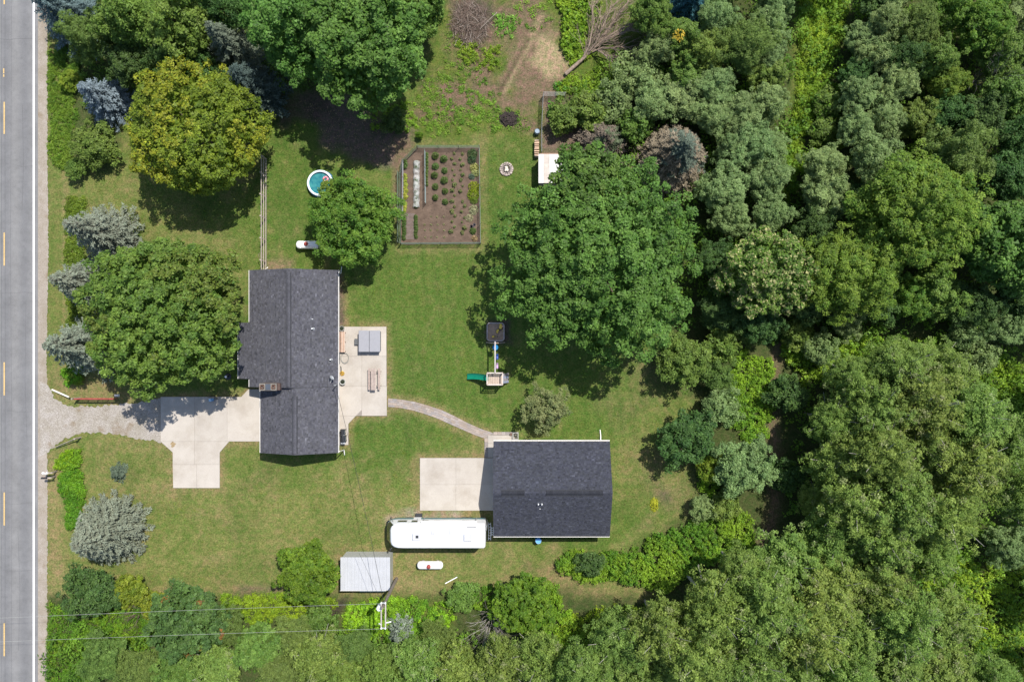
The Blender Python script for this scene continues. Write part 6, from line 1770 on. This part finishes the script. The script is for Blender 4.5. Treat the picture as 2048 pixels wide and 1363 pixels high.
scatter('weeds', 'sunlit brambles along the north side of the poplar stand', 'weeds', [[(1555, 690), (1640, 668), (1740, 676), (1880, 680), (2010, 720), (2140, 760), (2140, 900), (2000, 850), (1900, 740), (1760, 720), (1600, 770)]], 3.5, 1.0, (.055, .10, .014), (.11, .155, .022), .22, 24, 26)
x, y = G(1308.5, 1008)
tag(link_mesh('yellow_plant', plant_mesh('yellow_plant', .42, .3, 300, .14, .5, (.22, .24, .02), (.40, .38, .04), 61), None, (x, y, 0)), 'bright yellow leafy plant alone on the lawn beside the burnt patch', 'plant')
bpy.data.objects['yellow_plant'].scale = (.95, 1.6, 1.1)
# scattered pale clover and leaf litter in the grass, each only a pixel or two
rngc = np.random.RandomState(5)
def specks(name, label, polys, n, size, c0, c1, seed):
    rng = np.random.RandomState(seed); Ps = []
    for poly in polys:
        q = np.array(PG(poly)); lo, hi = q.min(0), q.max(0); p = rng.uniform(0, 1, (n, 2)) * (hi - lo) + lo
        Ps.append(p[sdf([tuple(a) for a in q], p[:, 0], p[:, 1]) > 0])
    p = np.concatenate(Ps); k = len(p)
    P = np.concatenate([p, np.full((k, 1), .03)], 1); N = nrmz(np.array([0, 0, 1]) + rng.normal(size=(k, 3)) * .2)
    C = np.array(c0) + (np.array(c1) - np.array(c0)) * rng.rand(k, 1)
    V, CC = leaf_arrays(P, N, size * rng.uniform(.5, 1.4, k), .6, C, rng)
    tag(link_mesh(name, leaf_object_mesh(name, V, CC, M_LEAF)), label, 'litter', None, 'stuff')
specks('leaf_litter', 'pale dry leaves and chips scattered over the clearing and hen run', [[(840, 160), (1130, 20), (1130, 180), (1060, 260), (850, 250)], [(1085, 200), (1260, 200), (1250, 330), (1085, 310)], [(600, 200), (830, 250), (790, 330), (640, 290)]], 900, .11, (.20, .14, .09), (.36, .28, .20), 6)
specks('clover', 'tiny clover heads and dry blades scattered over the lawn', [[(180, 900), (840, 840), (830, 1150), (240, 1170)], [(690, 500), (960, 500), (970, 830), (780, 830)], [(1060, 760), (1390, 740), (1390, 1030), (1230, 1080)], [(180, 340), (520, 380), (490, 540), (180, 420)]], 1500, .075, (.10, .13, .02), (.24, .22, .08), 7)
# grass blades standing along slab edges and in the lawn, as tufts
scatter('lawn_tufts', 'short tufts of lawn grass across the yard', 'grass', [[(180, 340), (522, 390), (500, 545), (470, 790), (340, 780), (330, 890), (460, 985), (520, 890), (676, 905), (700, 850), (776, 835), (776, 650), (690, 560), (800, 500), (965, 500), (965, 290), (1080, 260), (1070, 400), (980, 480), (1030, 720), (1330, 720), (1390, 900), (1390, 1030), (1235, 1100), (1225, 880), (1040, 860), (970, 870), (840, 905), (830, 1020), (770, 1030), (775, 1095), (680, 1100), (560, 1170), (290, 1170), (290, 1000), (175, 890), (330, 890), (320, 790), (240, 770), (260, 480), (180, 420)]],
        3.2, .07, (.055, .085, .014), (.125, .125, .03), .12, 5, 40, .3, .22)

x, y = G(347, 888, 0)
st_ = sheet('stain', [(x + (.22 + .08 * math.sin(5 * a)) * math.cos(a), y + (.26 + .06 * math.cos(3 * a)) * math.sin(a)) for a in [k * .349 for k in range(18)]], .0945, mat_plain('rust_stain', (.30, .22, .12), .9, .3, 8), bpy.data.objects['concrete_driveway'])
# ------------------------------------------------------------------ trees
PROTO = {}
M_PALEBARK = mat_plain('pale_poplar_bark', (.36, .34, .29), .8, .25, 5)
def proto(kind, size, v):
    key = (kind, size, v)
    if key not in PROTO:
        R, h, z0 = {'tree': (3.0, 7.5, 1.2), 'tall': (3.6, 12.0, 4.0), 'shrub': (1.6, 2.6, .15)}[size]
        sd = abs(hash(kind + size)) % 1000 if False else sum(map(ord, kind + size)) * 7 + v * 31
        me, limbs = crown_mesh(kind + '_crown', kind, R, z0, h, sd % 9973)
        if kind == 'poplar':
            zc_ = z0 + .45 * (h - z0); limbs = (limbs - np.array([0, 0, zc_])) * 1.75 + np.array([0, 0, zc_])
        tr = trunk_mb(R, z0, h, limbs, .16 if size != 'shrub' else .05)
        tm = bpy.data.meshes.new('trunk'); tm.from_pydata(tr.v, [], tr.f); tm.materials.append(M_PALEBARK if kind == 'poplar' else M_BARK)
        PROTO[key] = (me, tm, R, h, z0)
    return PROTO[key]
TN_ = [0]
def tree(kind, px, py, rpx, h_, label, size='tree', uniq=False, name=None, cat=None, group=None, z0f=.16, dens=1.0):
    TN_[0] += 1; i = TN_[0]
    if size == 'shrub': z0f = .05
    zc = h_ * (z0f + .45 * (1 - z0f))
    x, y = G(px, py, zc); R = rpx / S * (1 - zc / H)
    nm = name or ('shrub' if size == 'shrub' else 'tree')
    t = thing(nm, label, cat or ('shrub' if size == 'shrub' else 'tree'), (x, y, 0), group)
    if uniq:
        me, limbs = crown_mesh('crown', kind, R, h_ * z0f, h_, 1000 + i * 13, dens)
        link_mesh('crown', me, t)
        trunk_mb(R, h_ * z0f, h_, limbs, .05 * R + .03).build('trunk', M_BARK, t, org=(0, 0, 0))
    else:
        me, tm, R0, h0, z00 = proto(kind, size, i % (3 if kind in ('olive', 'poplar') and size != 'shrub' else 2))
        c = link_mesh('crown', me, t); k = link_mesh('trunk', tm, t)
        for o in (c, k): o.scale = (R / R0, R / R0, h_ / h0)
        t.rotation_euler = (0, 0, (i * 2.399) % 6.283)
    return t
def spruce(px, py, R, h_, label, c0, c1, seed, lean=.5, top=None, dens=1.0, name='spruce_tree', lv=(.62, 1.10)):
    """px, py: where the middle of the tree (at half height) is seen"""
    zc = h_ * lean; x, y = G(px, py, zc)
    t = thing(name, label, 'tree', (x, y, 0))
    link_mesh('foliage', spruce_mesh('foliage', R, h_, seed, c0, c1, top, dens, lv), t)
    MB().tube([(0, 0, -.1), (0, 0, h_ * .9)], .05 * R + .05, 7, .02).build('trunk', M_BARK, t, org=(0, 0, 0))
BL0, BL1 = (.095, .088, .066), (.178, .212, .158)
spruce(207, 466, 3.1, 9.5, 'pale blue spruce leaning over the ditch, topmost of three beside the rounded maple', BL0, BL1, 301, .34)
spruce(163, 565, 2.9, 8.5, 'pale blue spruce in the middle of the three left of the rounded maple', BL0, BL1, 302, .42)
spruce(165, 690, 3.3, 9.5, 'pale blue spruce lowest of the three, overhanging the gravel shoulder', BL0, BL1, 303, .38)
spruce(208, 1066, 3.75, 7.5, 'broad silvery blue spruce on the front lawn near the road', (.105, .102, .072), (.185, .215, .155), 304, .33, None, 1.35, lv=(.78, 1.02))
spruce(205, 196, 2.5, 6.5, 'small steel blue spruce beside the yellow green maple', (.07, .10, .11), (.17, .22, .24), 305, .4)
spruce(128, 22, 3.4, 9.0, 'dark blue spruce reaching over the road edge in the upper left corner', (.035, .06, .06), (.10, .145, .145), 306, .4)
spruce(1352, 310, 3.9, 8.6, 'browning spruce with a patch of blue green needles beside the big maple', (.115, .088, .064), (.215, .172, .125), 307, .4, (.10, .125, .092), 1.3, lv=(.85, 1.0))
spruce(1206, 284, 3.0, 5.6, 'smaller brownish spruce half covered by the big maple', (.085, .065, .05), (.16, .135, .10), 308, .4, (.085, .11, .06))
spruce(505, 175, 2.9, 9.0, 'dark blue green spruce in the shade left of the top maples', (.022, .040, .036), (.060, .085, .075), 309, .4)
spruce(462, 95, 2.7, 10.0, 'dull grey green spruce behind the yellow green maple', (.045, .062, .045), (.105, .13, .09), 310, .45)
spruce(1384, -6, 2.4, 8.0, 'dark blue spruce cut off by the top edge right of the fallen tree', (.015, .05, .06), (.035, .10, .12), 311, .4)
spruce(236, 945, .85, 1.1, 'small round blue spruce bush alone on the front lawn', (.045, .065, .045), (.085, .115, .078), 312, .3, name='spruce_bush', dens=1.4)
spruce(800, 1262, 1.5, 3.2, 'small silvery spruce beside the utility pole', (.09, .11, .08), (.18, .21, .16), 313, .4)
T = tree
# yard trees, each grown on its own
T('maple', 1190, 520, 230, 14.0, 'huge dark green maple in the middle of the yard', uniq=True, name='maple_tree')
BIG = bpy.data.objects['maple_tree']
ex_, _l = crown_mesh('crown', 'maple', 3.3, 6.0, 11.5, 4711)
ec = G3(1168, 364, 8.5); link_mesh('crown', ex_, BIG, (ec.x - BIG.location.x, ec.y - BIG.location.y, 0))
T('maple2', 334, 622, 168, 13.5, 'rounded maple with yellow tinged sprays between the spruces and the house', uniq=True, name='maple_tree')
T('yellow', 396, 265, 154, 10.5, 'yellow green maple at the north end of the rail fence', uniq=True, name='maple_tree')
T('locust', 709, 440, 106, 6.7, 'bushy fresh green tree between the splash pool and the house', uniq=True, name='walnut_tree')
BUSH = bpy.data.objects['walnut_tree']
ex_, _l = crown_mesh('crown', 'locust', 1.3, 2.0, 4.8, 815)
ec = G3(668, 388, 3.4); link_mesh('crown', ex_, BUSH, (ec.x - BUSH.location.x, ec.y - BUSH.location.y, 0))
T('maple', 590, 60, 105, 13.0, 'dark green maple left of the tall top maple', uniq=True, name='maple_tree')
T('maple', 735, 88, 140, 15.0, 'tall dark green maple shading the bare soil above the pool', uniq=True, name='maple_tree')
T('maple', 700, -30, 130, 13.0, 'dark green maple cut by the top edge behind the tall top maple', name='maple_tree', uniq=True)
T('bright', 616, 1143, 68, 5.0, 'bright green tree touching the west side of the metal shed', uniq=True)
T('apple', 1093, 818, 62, 4.2, 'pale grey green fruit tree with bare twigs north of the garage', uniq=True, name='apple_tree', dens=.75)
T('linden', 1525, 548, 104, 11.0, 'tree speckled with creamy blossom tips right of the big maple', uniq=True, name='linden_tree')
T('locust', 1825, 428, 142, 13.0, 'large mid green tree standing out in the upper right wood', uniq=True)
T('locust', 1692, 545, 108, 11.0, 'feathery green tree right of the blossom tipped tree', uniq=True, name='locust_tree')
T('maple', 2012, 488, 112, 12.0, 'dark green maple at the right edge in deep shade', uniq=True, name='maple_tree')
T('oak', 378, 1238, 84, 6.5, 'dark green oak with rusty sprays under the power lines', uniq=True, name='oak_tree')
T('dark', 1378, 878, 74, 5.0, 'dark green low tree spreading over the east edge of the lawn', uniq=True)
T('olive', 1488, 932, 72, 6.0, 'grey green tree between the bright weeds and the shaded trail', uniq=True)
T('green', 1366, 720, 64, 5.5, 'mid green round tree at the lawn corner under the big maple', uniq=True)
T('dark', 188, 1178, 66, 3.6, 'dark green juniper shrub just below the silvery spruce', size='shrub', uniq=True)
T('yshrub', 262, 1180, 38, 2.6, 'yellow green shrub right of the dark juniper shrub', size='shrub', uniq=True)
T('yshrub', 310, 1210, 34, 1.8, 'small yellow green shrub left of the oak', size='shrub')
T('dark', 1181, 1128, 33, 2.4, 'round dark blue green bush in the oval weed island', size='shrub')
T('bright', 839, 271, 8, 1.0, 'tiny bright green round bush above the vegetable garden', size='shrub')
T('green', 190, 290, 58, 3.2, 'green shrub beside the yellow green maple near the road', size='shrub', uniq=True)
T('green', 152, 338, 24, 2.0, 'small green shrub at the ditch below the larger roadside shrub', size='shrub')
T('yshrub', 142, 160, 24, 1.6, 'small yellow green shrub on the verge under the corner spruce', size='shrub')
T('green', 921, 1190, 36, 1.8, 'rounded olive coloured bush at the grass edge east of the pole', size='shrub', uniq=True)
T('bright', 1050, 1210, 70, 5.0, 'feathery bright green tree right of the leafless grey shrub', uniq=True)
# upper left group
T('willow', 182, 78, 62, 8.5, 'grey green feathery tree next to the corner spruce')
T('green', 262, 42, 78, 11.0, 'tall olive green tree in the upper left group, left of centre')
T('green', 368, 45, 84, 11.5, 'tall olive green tree in the upper left group, right of centre')
T('dark', 262, 122, 62, 7.5, 'dark green tree above the steel blue spruce')
T('dark', 345, 118, 56, 7.5, 'dark green tree directly above the yellow green maple')
T('locust', 300, 168, 34, 4.5, 'low fresh green tree between the steel blue spruce and the yellow maple')
T('dark', 448, 20, 62, 10.0, 'dark tree behind the grey green spruce at the top edge')
T('dark', 420, 150, 50, 7.0, 'dark tree between the yellow green maple and the grey spruce')
T('maple', 838, 20, 62, 10.0, 'green maple at the left border of the clearing')
T('dark', 790, 245, 30, 2.4, 'dark leafy bush at the edge of the shaded bare soil', size='shrub')
# grey green wood right of the clearing
A1 = [
 ('green', 1302, 28, 46, 7.0, 'mid green tree right of the fallen tree crown at the top'),
 ('olive', 1311, 98, 42, 5.5, 'pale rounded grey green tree touching the fallen tree branches'),
 ('green', 1358, 74, 44, 6.5, 'green tree below the top edge spruce with a yellow spray'),
 ('green', 1402, 106, 46, 6.5, 'green tree right of the one with the yellow spray'),
 ('green', 1372, 150, 42, 5.5, 'low green tree between the pale rounded tree and the olive brown tree'),
 ('willow', 1490, 92, 62, 9.0, 'olive brown tree rising from the grey green trees'),
 ('olive', 1432, 40, 46, 6.5, 'grey green tree right of the top edge spruce'),
 ('olive', 1530, 58, 46, 6.5, 'pale grey green tree left of the meadow lane, second from the top'),
 ('olive', 1546, 8, 42, 6.5, 'pale grey green tree left of the meadow lane, topmost'),
 ('olive', 1538, 118, 38, 5.5, 'pale grey green tree left of the meadow lane, third from the top'),
 ('green', 1530, 150, 42, 5.0, 'green tree below the olive brown tree'),
 ('olive', 1534, 205, 42, 6.0, 'pale silver tree bulging into the meadow lane'),
 ('olive', 1268, 158, 48, 4.5, 'grey green shrubby tree below the fallen tree crown'),
 ('olive', 1232, 198, 44, 4.0, 'grey green shrubby tree beyond the hen run fence'),
 ('green', 1182, 222, 40, 3.5, 'green bushy tree inside the hen run'),
 ('green', 1128, 236, 34, 2.8, 'green bush against the hen run fence'),
 ('olive', 1306, 205, 52, 5.5, 'grey green tree above the browning spruce pair'),
 ('olive', 1358, 198, 50, 5.5, 'grey green tree above the browning spruce'),
 ('olive', 1424, 176, 50, 6.0, 'grey green tree in the middle of the grey green wood'),
 ('olive', 1424, 232, 48, 6.0, 'grey green tree up and right of the browning spruce'),
 ('green', 1270, 250, 36, 4.5, 'green tree between the two browning spruces'),
 ('olive', 1476, 232, 50, 6.0, 'grey green tree left of the silver tree at the lane'),
 ('olive', 1500, 292, 54, 6.5, 'broad grey green tree two crowns right of the browning spruce'),
 ('olive', 1470, 302, 44, 6.0, 'grey green tree right beside the browning spruce'),
 ('olive', 1540, 300, 40, 5.5, 'pale grey green tree at the narrow end of the meadow lane'),
 ('olive', 1530, 362, 52, 6.5, 'grey green tree up and left of the lane end'),
 ('olive', 1448, 378, 56, 6.5, 'wide grey green tree at the upper right of the big maple'),
 ('olive', 1540, 430, 46, 6.5, 'grey green tree just above the blossom tipped tree'),
 ('olive', 1462, 440, 44, 6.0, 'grey green tree between the big maple and the blossom tipped tree'),
 ('dark', 1432, 520, 44, 6.0, 'dark tree in the gap right of the big maple'),
 ('dark', 1440, 620, 50, 5.5, 'shaded dark tree under the right side of the big maple'),
 ('dark', 1520, 640, 46, 6.0, 'dark tree below the blossom tipped tree'),
]
for a_ in A1: T(a_[0], a_[1], a_[2], a_[3] * 1.10, *a_[4:], **(dict(size='shrub') if a_[4] < 4.6 else {}))
yt = [o for o in bpy.data.objects if o.get('label', '').endswith('with a yellow spray')][0]
ys = G3(1358, 70, 6.4); link_mesh('yellow_spray', plant_mesh('yellow_spray', .55, .5, 90, .2, .6, (.20, .15, .02), (.40, .28, .04), 71), yt, (0, 0, 0))
spr = bpy.data.objects['yellow_spray']; rz_ = -yt.rotation_euler.z; dx_, dy_ = ys.x - yt.location.x, ys.y - yt.location.y
spr.location = (dx_ * math.cos(rz_) - dy_ * math.sin(rz_), dx_ * math.sin(rz_) + dy_ * math.cos(rz_), 6.2)
A2 = [
 ('olive', 1722, 78, 40, 4.8, 'silver green tree at the right of the meadow lane top'),
 ('dark', 1765, 4, 46, 5.4, 'dark tree at the top edge right of the meadow lane'),
 ('olive', 1770, 45, 42, 6.5, 'silver green tree below the dark top edge tree'),
 ('willow', 1838, 52, 56, 7.5, 'yellowish green tree near the top edge of the right wood'),
 ('locust', 1895, 18, 50, 6.5, 'bright yellow green tree at the top edge of the right wood'),
 ('locust', 1960, 58, 54, 7.5, 'fresh green tree right of the bright yellow green one'),
 ('olive', 2022, 40, 46, 7.0, 'silver tree in the upper right corner'),
 ('bright', 2040, -5, 40, 6.5, 'bright tree cut off by the upper right corner'),
 ('olive', 1750, 112, 42, 5.6, 'silver green tree below the silver tree near the lane'),
 ('dark', 1712, 152, 36, 4.7, 'small dark tree beside the meadow lane'),
 ('dark', 1800, 118, 46, 6.5, 'dark blue green tree below the yellowish tree'),
 ('olive', 1786, 172, 46, 6.5, 'blue grey tree in the middle of the upper right wood'),
 ('olive', 1720, 192, 42, 6.0, 'pale grey green tree left of the blue grey tree'),
 ('green', 1868, 122, 48, 7.0, 'green tree below the yellow green pair'),
 ('locust', 1888, 168, 40, 6.0, 'fresh green tree left of the leafless grey treetop'),
 ('green', 1998, 110, 52, 7.5, 'green tree right above the leafless grey treetop'),
 ('green', 2020, 190, 56, 8.0, 'green tree right of the leafless grey treetop at the picture edge'),
 ('dark', 1962, 238, 54, 7.5, 'dark tree below the leafless grey treetop'),
 ('dark', 2036, 270, 50, 8.0, 'dark tree at the right edge above the shaded maple'),
 ('dark', 1892, 230, 44, 6.5, 'dark tree above the brownish crown'),
 ('green', 1656, 205, 30, 2.6, 'mid green bush on the right side of the meadow lane, upper'),
 ('green', 1648, 262, 30, 2.6, 'mid green bush on the right side of the meadow lane, lower'),
 ('olive', 1708, 252, 44, 6.0, 'grey green tree right of the lower lane bush'),
 ('olive', 1766, 238, 46, 6.0, 'grey green tree below the blue grey tree'),
 ('green', 1830, 240, 44, 6.0, 'green tree up and left of the brownish crown'),
 ('olive', 1642, 330, 48, 6.5, 'grey tree at the lane end, right side'),
 ('olive', 1745, 318, 58, 7.5, 'broad blue grey tree left above the large mid green tree'),
 ('olive', 1646, 395, 52, 7.0, 'pale grey green tree below the lane end'),
 ('willow', 1908, 312, 72, 10.0, 'brownish green crown above the large mid green tree'),
 ('dark', 2010, 360, 56, 8.0, 'dark tree above the shaded maple at the right edge'),
 ('dark', 1628, 456, 46, 7.0, 'grey green tree up and right of the blossom tipped tree'),
 ('dark', 1712, 400, 44, 6.0, 'dark tree left of the large mid green tree'),
 ('dark', 1740, 600, 54, 6.5, 'shaded tree under the feathery green tree'),
 ('locust', 1812, 590, 50, 6.5, 'fresh green tree just below the large mid green tree'),
 ('green', 1872, 590, 56, 7.0, 'green tree below right of the large mid green tree'),
 ('olive', 1690, 636, 44, 5.0, 'silvery tree at the top of the sunlit brambles'),
 ('dark', 1945, 610, 54, 6.5, 'dark tree left below the shaded maple'),
 ('dark', 2030, 590, 50, 7.0, 'dark tree under the shaded maple at the right edge'),
 ('olive', 2015, 655, 46, 5.5, 'silver tree at the right edge above the poplars'),
 ('dark', 1612, 600, 52, 6.0, 'dark tree right below the blossom tipped tree'),
 ('olive', 1925, 668, 36, 4.0, 'small silver bush above the poplar stand'),
 ('olive', 1960, 715, 38, 4.0, 'silver bush in the brambles right of the poplars'),
]
for a_ in A2: T(a_[0], a_[1], a_[2], a_[3] * 1.10, *a_[4:], **(dict(size='shrub') if a_[4] < 4.6 else {}))
A3 = [
 ('green', 1445, 690, 40, 4.2, 'green bush right of the round tree at the lawn corner'),
 ('willow', 1500, 668, 34, 3.0, 'dull brownish green bush at the trail head'),
 ('willow', 1432, 752, 44, 4.0, 'olive bush between the lawn edge and the bright weeds'),
 ('olive', 1438, 812, 46, 4.4, 'blue grey bush above the dark low tree'),
 ('yshrub', 1420, 930, 34, 3.0, 'yellow green bush between the dark low tree and the grey green tree'),
 ('olive', 1404, 1012, 32, 2.6, 'blue green bush at the corner of the lawn by the weeds'),
 ('green', 1450, 1012, 32, 2.6, 'green bush left of the trail below the grey green tree'),
 ('willow', 1456, 978, 22, 2.0, 'small brown tinged bush at the foot of the grey green tree'),
 ('green', 1592, 668, 36, 3.6, 'green bush right of the trail head'),
 ('olive', 1640, 700, 40, 4.2, 'grey bush at the left end of the brambles'),
 ('dark', 1575, 780, 44, 3.4, 'dark bush in the shade of the poplars beside the trail'),
 ('dark', 1570, 950, 44, 3.4, 'dark bush beside the lower trail'),
 ('olive', 2018, 1090, 52, 6.0, 'silver bush in the gap at the right edge'),
]
for a_ in A3: T(*a_, **(dict(size='shrub') if a_[4] < 4.6 else {}))
POP = [
 (1705, 752, 70, 10, 'poplar at the upper left corner of the poplar stand'), (1790, 728, 74, 11, 'poplar at the top of the stand, second from its upper left corner'),
 (1868, 742, 72, 11, 'poplar at the top of the stand, third from its upper left corner'), (1660, 838, 66, 8, 'poplar leaning over the shaded trail'),
 (1748, 822, 80, 13, 'poplar in the second row of the stand, left'), (1835, 812, 82, 13, 'poplar in the second row of the stand, middle'),
 (1925, 828, 82, 12, 'poplar in the second row of the stand, right'), (2000, 880, 78, 12, 'poplar at the right edge of the second row'),
 (1668, 925, 66, 8, 'poplar beside the dark lower trail bush'), (1748, 912, 82, 13, 'poplar in the third row of the stand, left'),
 (1838, 905, 84, 13, 'poplar in the third row of the stand, middle'), (1925, 930, 82, 13, 'poplar in the third row of the stand, right'),
 (1640, 1002, 54, 7, 'small poplar at the lower trail end'), (1706, 1000, 78, 12, 'poplar in the fourth row of the stand, left'),
 (1800, 996, 80, 12, 'poplar in the fourth row of the stand, middle'), (1888, 1022, 80, 12, 'poplar beside the gap at the right'),
 (2030, 985, 66, 11, 'poplar at the right edge above the silver bush'), (1760, 1072, 74, 11, 'poplar below the fourth row, centre'),
 (1668, 1082, 76, 11, 'poplar below the small trail end poplar'), (1482, 1142, 74, 12, 'poplar behind the broad bank of weeds, left'),
 (1572, 1130, 78, 9.5, 'poplar behind the broad bank of weeds, right'), (1860, 1105, 62, 9, 'poplar at the edge of the sunlit scrub'),
 (1650, 1172, 82, 12, 'poplar in the lower wood below the trail'), (1742, 1168, 76, 11, 'poplar in the lower wood left of the scrub'),
 (1420, 1210, 82, 12, 'poplar overlooking the weed bank from the south'), (1520, 1212, 86, 13, 'tall poplar in the middle of the lower wood'),
 (1610, 1256, 84, 12, 'poplar in the lower wood, right of the tall middle one'), (1705, 1262, 80, 12, 'poplar in the lower wood near the scrub'),
 (1800, 1236, 76, 11, 'poplar bordering the scrub on its left'), (1890, 1232, 70, 10, 'poplar standing in the scrub'),
 (1240, 1282, 74, 11, 'poplar below the tan grass track, left'), (1322, 1262, 78, 12, 'poplar below the tan grass track, right'),
 (1290, 1345, 80, 11, 'poplar cut by the bottom edge below the tan grass track'), (1392, 1318, 84, 12, 'poplar at the bottom edge, second right of the grass track'),
 (1490, 1322, 86, 12, 'poplar at the bottom edge under the tall middle poplar'), (1585, 1348, 82, 12, 'poplar at the bottom edge, right of the tall middle poplar'),
 (1690, 1350, 82, 11, 'poplar at the bottom edge left of the lower right corner'), (1790, 1330, 78, 11, 'poplar at the bottom edge near the scrub'),
 (1885, 1340, 72, 10, 'poplar at the bottom edge inside the scrub'), (1990, 1352, 60, 9, 'poplar at the bottom right corner'),
 (1165, 1345, 72, 10, 'poplar at the bottom edge beneath the feathery bright tree'),
]
rpv = random.Random(3)
for px, py, r_, h_, lb in POP: T('poplar', px, py, r_ * rpv.uniform(.86, 1.08), h_ * rpv.uniform(.82, 1.22), lb, size='tall', name='poplar_tree', z0f=.33)
WIL = [
 ('willow', 205, 1310, 60, 4.8, 'muted green willow at the lower left verge'), ('willow', 282, 1335, 58, 5.0, 'muted green willow at the bottom edge below the oak, left'),
 ('green', 352, 1350, 56, 5.0, 'green tree at the bottom edge below the oak'), ('willow', 455, 1255, 52, 5.0, 'willow touching the right side of the oak'),
 ('green', 520, 1290, 56, 6.4, 'green tree between the two power lines, left of the pole'), ('poplar', 440, 1330, 58, 6.0, 'pale green tree at the bottom edge right of the oak'),
 ('willow', 588, 1265, 50, 5.0, 'willow below the bright green tree'), ('willow', 560, 1345, 62, 6.0, 'willow at the bottom edge below the bright green tree'),
 ('poplar', 640, 1305, 60, 7.0, 'broad pale green tree left of the utility pole'), ('willow', 712, 1292, 52, 5.6, 'willow just below the utility pole'),
 ('green', 690, 1352, 60, 6.0, 'green tree at the bottom edge below the utility pole'), ('green', 768, 1330, 58, 6.4, 'green tree at the bottom edge right of the pole'),
 ('poplar', 838, 1318, 60, 7.0, 'pale tree at the bottom edge left of the leafless shrub'), ('willow', 872, 1275, 44, 4.8, 'greyish willow between the pole and the leafless shrub'),
 ('poplar', 918, 1335, 60, 7.5, 'pale green tree at the bottom edge below the leafless shrub'), ('poplar', 1000, 1318, 62, 8.0, 'pale green tree below right of the leafless shrub'),
 ('poplar', 1080, 1312, 64, 9.0, 'pale green tree below the feathery bright tree'), ('green', 640, 1232, 36, 3.4, 'green bush under the shed side of the bright green tree'),
]
for a_ in WIL: T(*a_, **(dict(size='shrub') if a_[4] < 4.6 else {}))
# a few more outside the picture so that the wood goes on
for k, (px, py) in enumerate([(2110, 90), (2120, 260), (2125, 430), (2110, 640), (2120, 800), (2110, 1010), (2105, 1180), (2100, 1330), (1980, -80), (1820, -70), (1640, -70), (1480, -60)]):
    T(('green', 'olive', 'dark')[k % 3], px, py, 62, 8.0, ('tree beyond the right edge, %s from the top' % ORD[k] if k < 8 else 'tree beyond the top edge, %s from the right' % ORD[k - 8]).replace('topmost', 'first'), group='trees beyond the picture edge')
